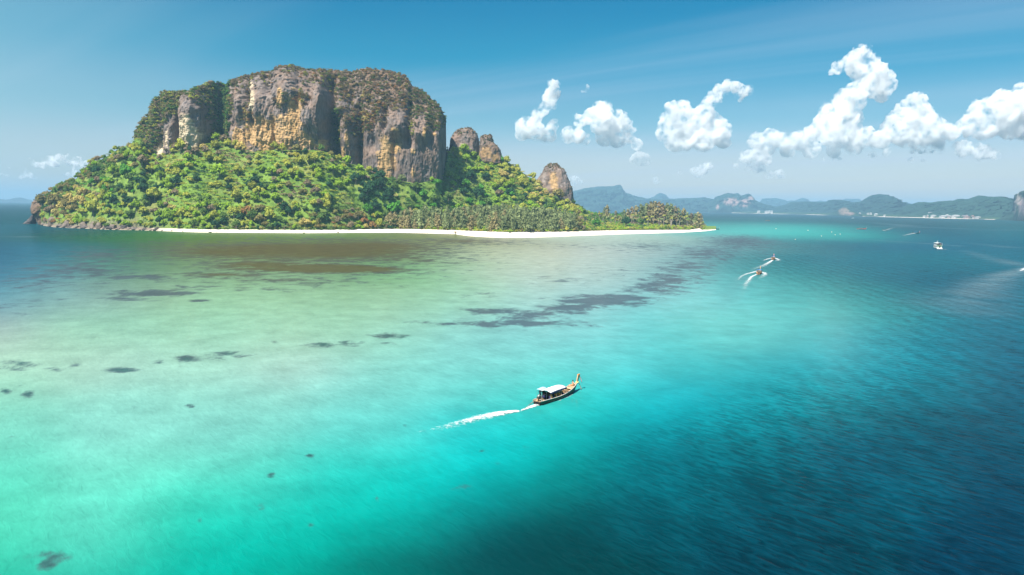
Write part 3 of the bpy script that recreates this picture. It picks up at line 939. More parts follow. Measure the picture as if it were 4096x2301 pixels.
ridge('headland', [(3980, 881), (3996, 874), (4033, 854), (4048, 843), (4052, 815), (4054, 796), (4057, 781), (4064, 775.5), (4072, 777), (4079, 767), (4096, 762), (4130, 757), (4200, 748), (4300, 760), (4420, 800)], 160, GFN, None, None, front=-60, kind='structure', rocks=[(4074, 800, 15, 26, (0.40, 0.32, 0.28)), (4090, 828, 20, 40, (0.30, 0.22, 0.22)), (4088, 872, 10, 5, (0.55, 0.42, 0.30)), (4060, 830, 6, 30, (0.34, 0.28, 0.26))], seed=33, step=1.5, power=0.45)
ridge('island', [(-40, 800), (0, 796), (25, 799), (45, 797), (65, 791), (80, 790), (95, 793), (110, 797), (128, 800)], 300, GF, None, None, Yabs=11500, kind='structure', seed=37, step=2.0)


def coast_plain():
    """the wooded strip and the sand along the mainland shore"""
    xs = np.arange(2200, 4300, 3.0)
    Y0 = shore_Y(xs)
    rows, cols = [], []
    for d, z in ((-6, -1.0), (10, 1.2), (30, 2.6), (34, 7), (60, 11), (160, 12), (420, 16), (900, 20)):
        P = at(xs, np.full(len(xs), 850.0), Y0 + d)
        n = fbm(np.stack([xs / 5, xs * 0 + d, xs * 0], -1), 4)
        P[:, 2] = z + (n * 5.5 if z > 5 else 0)
        P[:, 1] += n * 10 if z > 5 else 0
        rows.append(P)
    P = np.array(rows)
    nr, nc = P.shape[:2]
    C = np.zeros((nr, nc, 3)) + np.array((0.03, 0.065, 0.028))
    C *= (1 + 0.7 * fbm(P.reshape(-1, 3) / 40, 4).reshape(nr, nc, 1))
    o = mesh_np('coast', P[2:].reshape(-1, 3), grid_faces(nr - 2, nc), MAT_FARHILL, {'col': C[2:].reshape(-1, 3)})
    tag(o, kind='structure')
    sand = np.zeros((3, nc, 3)) + np.array((0.62, 0.52, 0.44))
    k = np.clip(sstep(0.0, 0.3, fbm(np.stack([xs / 90, xs * 0, xs * 0 + 4], -1), 3) + 0.25), 0, 1)
    k = np.where((xs > 3312) & (xs < 3430), 0, k)
    k = np.where(xs > 3990, 0, k)[None, :, None]
    sand = sand * k + np.array((0.12, 0.11, 0.09)) * (1 - k)
    o = mesh_np('far_beach', P[:3].reshape(-1, 3), grid_faces(3, nc), MAT_SAND, {'col': sand.reshape(-1, 3)})
    tag(o, kind='structure')


coast_plain()

# ------------------------------------------------------------------ the island
WATER_PTS = [(60, 893), (103, 895), (160, 901), (215, 909), (271, 912), (324, 914), (371, 916), (433, 919), (526, 920.5), (634, 924.5), (800, 930), (1100, 932), (1235, 933), (1452, 931), (1600, 931), (1710, 934), (1814, 936.5), (1877, 945), (1950, 949.5), (2024, 952), (2100, 951.5), (2199, 949), (2336, 943), (2400, 941), (2472, 938), (2560, 935.5), (2689, 932), (2760, 929), (2825, 925), (2866, 919.5)]
TREE_PTS = [(60, 890), (103, 892), (160, 896), (215, 903), (271, 906), (324, 908), (371, 911), (433, 913), (526, 915), (634, 919), (720, 922), (800, 923.5), (1079, 925), (1250, 924.5), (1421, 917), (1600, 915.5), (1710, 918), (1919, 925), (2024, 929), (2100, 928), (2234, 927), (2417, 922), (2608, 920), (2700, 919.5), (2757, 919), (2806, 911)]
# photo skyline of the terrain (canopy taken off where it is wooded)
SKY_PTS = [(160, 800), (171, 784), (193, 770), (249, 741), (301, 720), (343, 674), (368, 647), (409, 637), (475, 596), (523, 575), (562, 540), (620, 500), (660, 620), (1760, 700), (1782, 625), (1800, 602), (1832, 595), (1905, 596), (2005, 640), (2021, 644), (2059, 664), (2108, 705), (2153, 732), (2200, 760), (2290, 806), (2318, 838), (2360, 852), (2420, 858), (2500, 858), (2600, 852), (2680, 855), (2740, 865), (2790, 880), (2830, 905)]
CLIFF_BASE = [(556, 620), (600, 622), (638, 622), (673, 620), (700, 612), (740, 592), (800, 592), (840, 575), (880, 560), (939, 598), (1018, 612), (1105, 605), (1226, 606), (1277, 610), (1330, 625), (1357, 652), (1444, 676), (1509, 700), (1577, 728), (1620, 735), (1668, 741), (1720, 728), (1765, 705), (1800, 690)]
CLIFF_TOP = [(562, 519), (573, 495), (593, 460), (610, 425), (628, 396), (650, 375), (673, 366), (720, 368), (756, 369), (787, 355), (832, 330), (873, 328), (904, 341), (928, 320), (977, 303), (1011, 296), (1039, 290), (1087, 283), (1120, 265), (1150, 258), (1195, 267), (1243, 278), (1300, 276), (1392, 284), (1420, 286), (1444, 273), (1496, 274), (1565, 286), (1599, 292), (1634, 313), (1651, 343), (1703, 371), (1737, 402), (1765, 430), (1785, 474), (1791, 530), (1791, 570), (1788, 640), (1786, 700)]


def cliff_Y(x):
    """depth of the foot of the wall"""
    return interp(x, [(540, 905), (640, 900), (755, 888), (808, 883), (872, 915), (960, 893), (1150, 888), (1290, 898), (1340, 912), (1500, 905), (1640, 908), (1760, 925), (1800, 960)])


def shore_point(x):
    return ground(x, interp(x, WATER_PTS))


# gullies in the wall: x, width, depth, y from, y to
GULLY = [(722, 9, 22, 440, 640), (650, 16, 9, 380, 600), (880, 36, 22, 330, 610), (830, 16, 10, 330, 450), (1002, 11, 16, 290, 420), (940, 12, 10, 330, 520), (1322, 20, 30, 330, 540), (1345, 26, 24, 470, 640), (1442, 12, 16, 400, 680), (1408, 14, 14, 380, 470), (1500, 18, 12, 470, 600), (1640, 14, 14, 420, 580), (1545, 12, 9, 430, 520), (1080, 14, 8, 260, 380), (1200, 16, 9, 270, 400), (1105, 7, 5, 480, 600), (1244, 18, 10, 300, 420), (1580, 10, 6, 560, 700), (1735, 14, 8, 470, 560), (600, 10, 8, 430, 560), (680, 10, 10, 480, 600)]
# bulging buttresses: x, y, rx, ry, metres
BULGE = [(770, 480, 34, 130, 13), (1035, 400, 40, 70, 8), (960, 420, 22, 70, 6), (1265, 430, 48, 110, 12), (1170, 350, 40, 60, 5), (1385, 520, 36, 110, 10), (1590, 620, 110, 150, 9), (1480, 640, 40, 90, 4), (1600, 500, 34, 60, 7), (1700, 510, 36, 60, 7), (1140, 520, 90, 80, 4), (690, 560, 22, 60, 6), (1740, 600, 40, 90, 5), (1570, 360, 90, 70, 5)]
# ochre / cream fresh rock: x, y, rx, ry, kind
OCHRE = [(1080, 540, 130, 62, 0), (1180, 490, 40, 100, 0), (1120, 590, 100, 26, 0), (960, 570, 30, 55, 0), (1230, 570, 40, 30, 0), (1132, 395, 16, 34, 0), (775, 545, 38, 70, 1), (765, 500, 18, 40, 1), (650, 600, 16, 40, 1), (680, 560, 12, 40, 1), (1552, 640, 32, 70, 0), (1545, 590, 22, 40, 0), (1580, 600, 26, 26, 0), (1530, 690, 26, 24, 0), (1660, 612, 12, 12, 0), (1658, 690, 8, 22, 0), (1380, 610, 12, 30, 0), (1400, 560, 8, 30, 0), (820, 385, 12, 14, 1), (1020, 400, 14, 60, 1), (1590, 525, 16, 8, 0), (1290, 590, 24, 24, 0), (1740, 540, 10, 10, 0), (1705, 540, 8, 20, 0)]


def colmix(C, c, k):
    return C * (1 - k[:, None]) + np.array(c) * k[:, None]


GREY, PALE, DARK = (0.185, 0.148, 0.132), (0.33, 0.28, 0.24), (0.055, 0.046, 0.048)
OCH, CREAM, BROWN = (0.46, 0.29, 0.13), (0.56, 0.45, 0.30), (0.17, 0.105, 0.06)


def rock_colour(V, qx, qy, ochre=(), upper=None):
    s = V * np.array([1, 1, 0.28])
    g = fbm(s / 9.0, 5)
    C = np.array(GREY) + g[:, None] * np.array((0.15, 0.135, 0.135))
    # dark water streaks run down the face
    st = fbm(np.stack([V[:, 0] / 2.3, V[:, 1] / 8, V[:, 2] / 50], -1) + 9, 4)
    C = colmix(C, DARK, np.clip(st * 2.2 - 0.15, 0, 0.75))
    pl = fbm(np.stack([V[:, 0] / 12, V[:, 1] / 12, V[:, 2] / 22], -1) + 31, 4)
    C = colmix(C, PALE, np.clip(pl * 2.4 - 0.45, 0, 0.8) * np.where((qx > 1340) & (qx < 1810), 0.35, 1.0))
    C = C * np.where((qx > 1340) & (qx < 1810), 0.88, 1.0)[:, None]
    br = fbm(V / 16 + 51, 4)
    C = colmix(C, (0.235, 0.16, 0.12), np.clip(br * 2.2 + 0.25, 0, 0.75))
    e1 = fbm(V / 8 + 77, 4)
    e2 = fbm(np.stack([V[:, 0] / 7, V[:, 1] / 7, V[:, 2] / 2.0], -1) + 90, 3)
    ko = np.zeros(len(V))
    for x, y, rx, ry, kd in ochre:
        d = 1.15 - np.sqrt(((qx - x) / rx) ** 2 + ((qy - y) / ry) ** 2)
        k = np.clip((d + 1.0 * e1 + 0.35 * e2) * 2.0, 0, 0.92)
        c = OCH if kd == 0 else CREAM
        cc = np.array(c) * (1 + 0.40 * e2[:, None]) + np.array((0.05, 0.05, 0.05)) * pl[:, None]
        C = C * (1 - k[:, None]) + cc * k[:, None]
        ko = np.maximum(ko, k)
    if upper is not None:
        C = colmix(C, BROWN, np.clip(upper * (0.75 + 1.0 * br), 0, 0.85))
    return np.clip(C, 0.02, 0.85), ko


def wall_disp(P, qx, qy, amp=1.0):
    """metres the rock stands out of (+) or back into (-) the wall"""
    s = np.array([1, 1, 0.30])
    d = 8.5 * fbm(P * s / 34, 4, ridged=True) + 5.5 * fbm(P * s / 13 + 9, 5, gain=0.6, ridged=True) + 2.6 * fbm(P * np.array([1, 1, .45]) / 5 + 3, 4, gain=0.6, ridged=True)
    return d * amp


LAND = {}


def build_cliff():
    xs = np.arange(556, 1806, 2.2)
    nv, nb = 190, 14
    yb = interp(xs, CLIFF_BASE) + 14
    yt = interp(xs, CLIFF_TOP)
    yt = yt - 4.5 * fbm(np.stack([xs / 26, xs * 0, xs * 0 + 2], -1), 4) + 3
    yt = np.where(xs > 1786, np.maximum(yt, 560 + (xs - 1786) * 7), yt)
    Yb = cliff_Y(xs)
    v = np.linspace(0, 1, nv)[:, None]
    qy = yb + (yt - yb) * v
    qx = np.broadcast_to(xs, qy.shape)
    # the lower wall is upright, the upper third leans back; the ends turn away round the corner
    lean_from = interp(xs, [(556, .15), (700, .55), (780, .75), (880, .2), (960, .6), (1150, .72), (1290, .70), (1400, .55), (1480, .50), (1560, .52), (1700, .55), (1760, .6), (1805, .9)])
    lean_by = interp(xs, [(556, 25), (700, 26), (780, 26), (880, 50), (960, 42), (1150, 40), (1400, 70), (1560, 74), (1700, 60), (1760, 34), (1805, 20)])
    t = np.clip((v - lean_from) / (1 - lean_from), 0, 1)
    Y = Yb + 5 * v + lean_by * t ** 1.25
    Y = Y + 95 * np.clip((xs - 1745) / 60, 0, 1) ** 2.6
    Y = Y + 30 * np.clip((640 - xs) / 84, 0, 1) ** 1.5
    P = at(qx, qy, Y)
    flat = P.reshape(-1, 3)
    d = wall_disp(flat, None, None).reshape(Y.shape)
    d = d * (1 - 0.45 * sstep(1380, 1460, qx) * sstep(520, 580, qy))
    gx = qx + 5 * fbm(flat / 14 + 21, 3).reshape(Y.shape)
    for x, w, dep, y0, y1 in GULLY:
        k = np.exp(-((gx - x) / w) ** 2) * sstep(y0 - 25, y0 + 15, qy) * (1 - sstep(y1 - 20, y1 + 25, qy))
        d = d - dep * k
    for x, y, rx, ry, m in BULGE:
        q = ((gx - x) / rx) ** 4 + ((qy - y) / ry) ** 4
        d = d + m * np.exp(-q)
    fx, fy = qx.ravel(), qy.ravel()
    up = np.clip(sstep(0.0, 1.0, t) * interp(xs, [(556, .5), (800, .35), (1100, .2), (1250, .4), (1350, .9), (1600, 1.0), (1805, .8)]), 0, 1).ravel()
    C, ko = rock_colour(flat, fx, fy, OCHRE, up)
    ko = ko.reshape(Y.shape)
    # bedded ledges where the rock is freshly broken
    led = fbm(np.stack([flat[:, 0] / 14, flat[:, 1] / 14, (flat[:, 2] + 1.5 * fbm(flat / 12 + 4, 3)) / 1.9], -1) + 60, 3, ridged=True).reshape(Y.shape)
    d = d + ko * led * 0.9
    d *= sstep(0, 0.05, 1 - v) * 0.8 + 0.2
    P[..., 1] -= d
    P[..., 0] += 1.2 * fbm(flat / 7 + 44, 3).reshape(Y.shape)
    # plateau behind the rim, then the far side down to the sea
    top = P[-1]
    rows = [P]
    for k in np.linspace(0.1, 1, nb):
        R_ = top.copy()
        R_[:, 1] += 230 * k
        R_[:, 0] += (np.mean(top[:, 0]) - top[:, 0]) * 0.22 * k
        R_[:, 2] = top[:, 2] * (1 - k ** 3) - 4 * k - 2.0 * (k ** 3)
        R_[:, 2] += 5 * fbm(R_ / 30 + 80, 3) * (1 - k) - 5 * min(1, k * 4)
        rows.append(R_[None])
    PP = np.concatenate(rows, 0)
    V = PP.reshape(-1, 3)
    Call = np.concatenate([C, np.tile(np.array(BROWN)[None] * 0.9, (nb * len(xs), 1))])
    o = mesh_np('limestone_cliff', V, grid_faces(PP.shape[0], len(xs)), MAT_ROCK, {'col': Call})
    tag(o, kind='structure')
    LAND['cliff'] = dict(P=P, qx=qx, qy=qy, t=t, d=d, ko=ko, v=np.broadcast_to(v, qy.shape))


build_cliff()


def slope_zone_colour(qx, qy, V):
    """ground cover under the trees"""
    g = fbm(V / 18 + 12, 4)
    C = np.array((0.12, 0.20, 0.03)) + g[:, None] * np.array((0.12, 0.16, 0.03))
    y = np.clip(fbm(V / 40 + 3, 3) * 1.6, 0, 1)
    return np.clip(colmix(C, (0.24, 0.22, 0.07), y * 0.8), 0.008, 0.5)


def build_slope():
    xs = np.arange(164, 2868, 4.0)
    sp = shore_point(xs)
    Yw = sp[:, 1]
    ytree = interp(xs, TREE_PTS)
    zt = interp(xs, [(60, 2.0), (600, 3.0), (1200, 3.2), (1700, 3.6), (1900, 5.0), (2030, 5.5), (2234, 4.5), (2500, 3.5), (2700, 3.0), (2806, 2.6), (2870, 1.6)])
    T = ground(xs, ytree, zt)
    Yt = np.maximum(T[:, 1], Yw + 6)
    beyond = np.clip((xs - 2800) / 66, 0, 1)
    Yt = np.where(xs > 2800, Yw + 14, Yt)
    zt = zt * (1 - beyond) + 0.7 * beyond
    # crest of the wooded slope: foot of the wall in the middle, skyline at the ends
    ysky = interp(xs, SKY_PTS)
    ybase = interp(xs, CLIFF_BASE)
    Ycr = interp(xs, [(96, 985), (150, 960), (250, 935), (400, 920), (540, 900), (640, 886), (760, 870), (870, 890), (960, 878), (1150, 872), (1290, 880), (1340, 890), (1500, 886), (1640, 888), (1740, 915), (1800, 990), (1900, 1050), (2020, 1050), (2150, 1060), (2290, 1075), (2360, 1085), (2500, 1100), (2680, 1120), (2868, 1175)])
    incl = (xs > 575) & (xs < 1772)
    w = sstep(545, 600, xs) * (1 - sstep(1765, 1795, xs))
    ycr = ysky * (1 - w) + ybase * w
    Ycr = np.maximum(Ycr, Yt + 5)
    cr = at(xs, ycr, Ycr)
    zc = np.maximum(cr[:, 2], zt + 0.2)
    # the flat behind the beach carries the casuarinas, the slope rises after it
    flat_w = interp(xs, [(96, 0.0), (1450, 0.0), (1600, .30), (1750, .45), (1900, .50), (2100, .52), (2250, .6), (2400, .8), (2868, .9)])
    flat_h = interp(xs, [(96, 0), (1450, 0), (1600, 5), (1900, 9), (2150, 9), (2400, 5), (2868, 2)])
    ns = 70
    tt = np.linspace(0, 1, ns)[:, None]
    f = np.clip(tt / np.maximum(flat_w, 1e-3), 0, 1)
    s = np.clip((tt - flat_w) / np.maximum(1 - flat_w, 1e-3), 0, 1)
    zf = np.minimum(zt + flat_h, zc)
    prof = interp(xs, [(96, .75), (560, .85), (800, 1.0), (1200, 1.05), (1500, 1.1), (2000, 1.15), (2868, 1.0)])
    Z = np.where(flat_w > 0.01, zt + (zf - zt) * f, zt) + (zc - zf) * s ** prof
    Z = np.where(flat_w > 0.01, Z, zt + (zc - zt) * tt ** prof)
    Yg = Yt + (Ycr - Yt) * tt
    ux = T[:, 0] / T[:, 1]
    # columns run along sight lines of their photo column so that the crest keeps its outline
    Xg = np.where(True, sp[:, 0] + (cr[:, 0] - sp[:, 0]) * ((Yg - Yw) / np.maximum(Ycr - Yw, 1)), 0)
    P = np.stack([Xg, Yg, Z], -1)
    sh = P.shape[:2]
    n = fbm(P.reshape(-1, 3) / 34, 5).reshape(sh)
    env = np.sin(np.clip(tt, 0, 1) * math.pi) ** 0.7 * np.clip((Z - zt) / 25, 0, 1)
    n2 = fbm(P.reshape(-1, 3) / 8 + 60, 4).reshape(sh)
    P[..., 2] += (n * 7 + n2 * 3.0) * env
    # far side
    back = []
    crest = P[-1]
    shelf = crest.copy()
    shelf[:, 1] += 34 * w
    shelf[:, 0] += 34 * w * crest[:, 0] / crest[:, 1]
    shelf[:, 2] += 9 * w
    shelf[:, :] += (1 - w[:, None]) * np.stack([4 * crest[:, 0] / crest[:, 1], w * 0 + 4, w * 0 - 0.3], -1)
    back.append(shelf[None])
    crest = shelf
    for k in (0.05, 0.15, 0.35, 0.6, 0.8, 1.0):
        B = crest.copy()
        B[:, 1] += 150 * k
        B[:, 0] += 150 * k * crest[:, 0] / crest[:, 1]
        B[:, 2] = (crest[:, 2] + 2) * (1 - k ** 1.3) - 2
        back.append(B[None])
    # sand between water line and trees: a few rows, slightly dished
    nbch = 9
    kb = np.linspace(0, 1, nbch)[:, None]
    Bx = sp[:, 0] + (Xg[0] - sp[:, 0]) * kb
    By = Yw + (Yt - Yw) * kb
    Bz = zt * (kb ** 0.85)
    S = np.stack([Bx, By, Bz], -1)
    foot = S[0].copy()
    foot[:, 1] -= 10
    foot[:, 2] = -1.6
    S = np.concatenate([foot[None], S], 0)
    S[2:-1, :, 2] += 0.25 * fbm(S[2:-1].reshape(-1, 3) / 9, 3).reshape(S[2:-1].shape[:2])
    Vb = S.reshape(-1, 3)
    qx, qy = project(Vb)
    sandk = sstep(560, 760, qx)
    wob = fbm(Vb / 6 + 7, 4)
    C = np.array((0.90, 0.80, 0.68)) + wob[:, None] * 0.06
    C = colmix(C, (0.20, 0.155, 0.115), np.clip((1 - sandk) * 1.1 + 0.5 * wob * (1 - sandk), 0, 1))
    wet = np.clip(1 - Vb[:, 2] / 0.35, 0, 1)
    C = colmix(C, (0.62, 0.52, 0.40), wet * 0.6)
    # wrack line of dry leaves below the trees
    hk = np.clip(Vb[:, 2] / np.tile(np.maximum(zt, .5), S.shape[0]), 0, 1)
    C = colmix(C, (0.34, 0.24, 0.15), np.clip((hk - 0.8) * 4, 0, 1) * np.clip(0.5 + 2.2 * fbm(Vb / 4 + 15, 3), 0, 1) * 0.8)
    o = mesh_np('beach', Vb, grid_faces(S.shape[0], len(xs)), MAT_SAND, {'col': np.clip(C, 0.02, 0.95)})
    tag(o, kind='structure')
    PP = np.concatenate([P] + back, 0)
    V = PP.reshape(-1, 3)
    qx, qy = project(V)
    C = slope_zone_colour(qx, qy, V)
    rk = np.clip(1 - (np.tile(np.arange(PP.shape[0])[:, None], (1, len(xs))).ravel() / 6.0), 0, 1) * (1 - sstep(500, 700, qx))
    C = colmix(C, (0.20, 0.16, 0.13), rk * 0.9)
    o = mesh_np('hillside', V, grid_faces(PP.shape[0], len(xs)), MAT_EARTH, {'col': C})
    tag(o, kind='structure')
    LAND['slope'] = dict(P=P, xs=xs, qx=qx[:P.shape[0] * P.shape[1]].reshape(sh), qy=qy[:P.shape[0] * P.shape[1]].reshape(sh), tt=np.broadcast_to(tt, sh))


build_slope()


def rock_tower(name, outline_l, outline_r, y_base, Y, depth, ochre, seed, lean=0.0, tint=None):
    """a free-standing limestone tower: ring sections between its two outlines"""
    ys = np.linspace(y_base + 12, outline_l[0][1] if False else min(p[1] for p in outline_l + outline_r) + 0.5, 80)
    L_ = np.interp(ys, *zip(*sorted((p[1], p[0]) for p in outline_l)))
    R_ = np.interp(ys, *zip(*sorted((p[1], p[0]) for p in outline_r)))
    na = 110
    a = np.linspace(0, 2 * math.pi, na, endpoint=False)
    rows = []
    for y, l, r in zip(ys, L_, R_):
        pl, pr = at(l, y, Y), at(r, y, Y)
        c = (pl + pr) / 2
        hw = max(0.4, (pr[0] - pl[0]) / 2)
        dp = max(0.4, hw * depth)
        rows.append(np.stack([c[0] + hw * np.cos(a), c[1] + dp * np.sin(a) + dp * 0.0, np.full(na, c[2])], -1))
    P = np.array(rows)
    flat = P.reshape(-1, 3)
    rad = np.stack([np.tile(np.cos(a), len(ys)), np.tile(np.sin(a), len(ys))], -1)
    d = 4.2 * fbm(flat * np.array([1, 1, .3]) / 14 + seed, 5, gain=.6, ridged=True) + 2.0 * fbm(flat * np.array([1, 1, .45]) / 5 + seed, 4, gain=.6, ridged=True)
    flat[:, 2] += 2.0 * fbm(flat / 6 + seed + 3, 3)
    side = np.abs(rad[:, 0:1]) ** 3
    flat[:, :2] += rad * d[:, None] * (1 - 0.6 * side)
    top = flat.reshape(P.shape)[-1].mean(0)
    V = np.concatenate([flat, top[None] + np.array([[0, 0, 0.8]])])
    qx, qy = project(V)
    h = (V[:, 2] - V[:, 2].min()) / np.ptp(V[:, 2])
    C, _ = rock_colour(V, qx, qy, ochre, np.clip((h - 0.55) * 1.5, 0, 1) if tint is None else np.full(len(V), tint))
    F_ = grid_faces(len(ys), na, True)
    n = len(flat)
    capf = np.stack([np.arange(n - na, n), np.roll(np.arange(n - na, n), -1), np.full(na, n), np.full(na, n)], -1)
    o = mesh_np(name, V, F_, MAT_ROCK, {'col': C})
    bm = bmesh.new()
    bm.from_mesh(o.data)
    bm.verts.ensure_lookup_table()
    for q in capf:
        try:
            bm.faces.new([bm.verts[int(q[0])], bm.verts[int(q[1])], bm.verts[int(q[2])]])
        except ValueError:
            pass
    for f_ in bm.faces:
        f_.smooth = True
    bm.to_mesh(o.data)
    bm.free()
    tag(o, kind='structure')
    LAND.setdefault('towers', []).append((V, qx, qy, h))
    return o


rock_tower('rock_tower', [(1796, 600), (1800, 592), (1805, 557), (1830, 524), (1852, 514)], [(1915, 600), (1911, 553), (1898, 527), (1880, 514)], 600, 1046, 0.8, [(1850, 585, 10, 14, 1)], 3)
rock_tower('rock_tower', [(1918, 640), (1922, 600), (1924, 556), (1935, 545), (1948, 541)], [(2008, 640), (2000, 600), (1988, 585), (1970, 568), (1964, 545), (1957, 541)], 640, 1040, 0.8, [(1945, 612, 24, 26, 0), (1980, 630, 20, 20, 0)], 8, tint=0.55)
rock_tower('rock_tower', [(2130, 760), (2152, 722), (2174, 688), (2188, 665), (2206, 658)], [(2300, 830), (2291, 790), (2286, 753), (2269, 714), (2255, 681), (2238, 670), (2224, 657)], 830, 1078, 0.8, [(2216, 735, 18, 40, 0)], 13, tint=0.08)

rock_tower('headland', [(168, 903), (160, 880), (150, 866), (139, 857), (134, 836), (143, 815), (151, 802), (166, 786)], [(262, 908), (262, 830), (240, 800), (215, 786)], 905, 955, 0.7, [(240, 880, 26, 14, 1), (200, 890, 20, 10, 1)], 23, tint=0.9)

# ------------------------------------------------------------------ plants
PAL = [  # name, colour
    ('bright green', (0.255, 0.385, 0.028)),
    ('yellow-green', (0.385, 0.4, 0.06)),
    ('straw-yellow', (0.5, 0.4, 0.125)),
    ('olive', (0.23, 0.2, 0.065)),
    ('mid green', (0.12, 0.2, 0.04)),
    ('dark green', (0.03, 0.09, 0.034)),
    ('dry brown', (0.27, 0.205, 0.12)),
    ('rust brown', (0.34, 0.18, 0.065)),
    ('fresh green', (0.09, 0.27, 0.028)),
    ('grey-green', (0.215, 0.25, 0.105)),
    ('tan green', (0.32, 0.27, 0.125)),
]
PC = np.array([p[1] for p in PAL]) * 1.1


def leaf_quads(centres, normals, size, rng, aspect=1.0, jitter=0.55, droop=0.0):
    n = len(centres)
    nn = normals + jitter * rng.normal(size=(n, 3))
    nn /= np.linalg.norm(nn, axis=1, keepdims=True)
    a = rng.normal(size=(n, 3))
    a[:, 2] += droop
    u = a - (a * nn).sum(1, keepdims=True) * nn
    u /= np.linalg.norm(u, axis=1, keepdims=True)
    v = np.cross(nn, u)
    s = size * rng.uniform(0.65, 1.35, (n, 1))
    k = rng.uniform(0.55, 1.0, (n, 4))
    q = np.stack([centres + u * s * aspect * k[:, 0:1], centres + v * s * k[:, 1:2], centres - u * s * aspect * k[:, 2:3], centres - v * s * k[:, 3:4]], 1)
    return q.reshape(-1, 3), np.arange(4 * n).reshape(-1, 4)


ICO1 = ico(1)


def broad_proto(seed, nblob=8, per=26, squash=0.8, spread=0.62, leaf=0.15, core=True):
    """unit crown (radius 1, centre at height .75): leaf clumps gathered in boughs, with gaps between"""
    rng = np.random.default_rng(seed)
    V, F_, M = [], [], []
    off = 0
    ph0 = rng.uniform(0, 6.28)
    for b in range(nblob):
        ph = ph0 + b * 2.399 + rng.normal() * 0.2
        rr = spread * math.sqrt((b + 0.4) / nblob)
        c = np.array([rr * math.cos(ph), rr * math.sin(ph), 0.72 + squash * 0.42 * (1 - (rr / spread) ** 2) + rng.normal() * 0.10])
        br = rng.uniform(0.30, 0.46)
        n = rng.normal(size=(per, 3))
        n[:, 2] = np.abs(n[:, 2]) * 1.1 - 0.35
        n /= np.linalg.norm(n, axis=1, keepdims=True)
        ctr = c + n * br * np.array([1, 1, 0.8]) * rng.uniform(0.8, 1.12, (per, 1))
        v, f = leaf_quads(ctr, n + np.array([0, 0, 0.35]), leaf, rng)
        V.append(v)
        F_.append(f + off)
        tone = rng.uniform(0.9, 1.1) * rng.uniform(0.85, 1.15, (per, 1))
        M.append(np.repeat(tone, 4, 0))
        off += len(v)
        if not core:
            continue
        # core added to stop the light, toned darker as shade inside the crown
        cv = ICO1[0] * br * np.array([0.82, 0.82, 0.62]) + c - np.array([0, 0, 0.05])
        V.append(cv)
        F_.append(ICO1[1] + off)
        M.append(np.full((len(cv), 1), 0.75))
        off += len(cv)
    return np.concatenate(V), np.concatenate(F_), np.concatenate(M)


def casuarina_proto(seed, n=190):
    """unit height: feathery tapering tree of drooping sprays round a straight stem"""
    rng = np.random.default_rng(seed)
    h = rng.beta(1.15, 1.25, n) * 0.90 + 0.09
    wid = 0.33 * np.minimum(1, (h - 0.03) / 0.18) * (1.04 - h) ** 0.62 * (1 + 0.25 * np.sin(h * 23 + seed))
    ph = rng.uniform(0, 2 * math.pi, n)
    r = wid * rng.uniform(0.25, 1.05, n)
    lean = rng.normal(size=2) * 0.03
    c = np.stack([r * np.cos(ph) + lean[0] * h, r * np.sin(ph) + lean[1] * h, h + rng.normal(size=n) * 0.012], -1)
    nrm = np.stack([np.cos(ph), np.sin(ph), np.full(n, 0.35)], -1)
    v, f = leaf_quads(c, nrm, 0.045, rng, aspect=1.7, jitter=0.45, droop=1.6)
    M = np.repeat(rng.uniform(0.7, 1.3, (n, 1)), 4, 0)
    k = np.linspace(0.12, 0.9, 6)
    core = []
    cf = []
    cm = []
    off = len(v)
    for z in k:
        cv = ICO1[0] * np.array([0.11 * (1.1 - z), 0.11 * (1.1 - z), 0.09]) + np.array([lean[0] * z, lean[1] * z, z])
        core.append(cv)
        cf.append(ICO1[1] + off)
        cm.append(np.full((len(cv), 1), 0.7))
        off += len(cv)
    return np.concatenate([v] + core), np.concatenate([f] + cf), np.concatenate([M] + cm)


def palm_proto(seed, nf=15):
    """fronds only, unit radius, centre at origin"""
    rng = np.random.default_rng(seed)
    V, F_, M = [], [], []
    off = 0
    for i in range(nf):
        ph = i * 2.399 + rng.normal() * 0.15
        up = rng.uniform(0.05, 0.85)
        L = rng.uniform(0.85, 1.1)
        s = np.linspace(0, 1, 6)
        x = L * s * (1 - 0.25 * up * s)
        z = up * s * 0.9 - (0.75 + 0.3 * rng.random()) * s ** 2
        w = 0.13 * np.sin(np.clip(s * 1.05 + 0.06, 0, 1) * math.pi) ** 0.6 + 0.01
        d, e = np.array([math.cos(ph), math.sin(ph)]), np.array([-math.sin(ph), math.cos(ph)])
        ctr = np.stack([d[0] * x, d[1] * x, z], -1)
        a = ctr + np.stack([e[0] * w, e[1] * w, -w * 0.7], -1)
        b = ctr - np.stack([e[0] * w, e[1] * w, w * 0.7], -1)
        V += [a, ctr, b]
        m = 6
        for q0, q1 in ((0, m), (m, 2 * m)):
            idx = np.arange(m - 1)
            F_.append(np.stack([off + q0 + idx, off + q0 + idx + 1, off + q1 + idx + 1, off + q1 + idx], -1))
        M.append(np.full((18, 1), rng.uniform(0.75, 1.25)))
        off += 18
    return np.concatenate(V), np.concatenate(F_), np.concatenate(M)


BROAD = [broad_proto(100 + i, nblob=nb, per=pr, squash=sq, spread=sp) for i, (nb, pr, sq, sp) in enumerate([(8, 26, .8, .62), (7, 28, 1.1, .55), (9, 24, .6, .70), (6, 32, .9, .58), (10, 22, .75, .66)])]
SHRUB = [broad_proto(200 + i, nblob=4, per=15, squash=0.55, spread=.5, leaf=.2, core=False) for i in range(5)]
VINE = [broad_proto(250 + i, nblob=7, per=17, squash=0.28, spread=.72, leaf=.15, core=False) for i in range(5)]
CASU = [casuarina_proto(300 + i) for i in range(6)]
PALM = [palm_proto(400 + i) for i in range(4)]


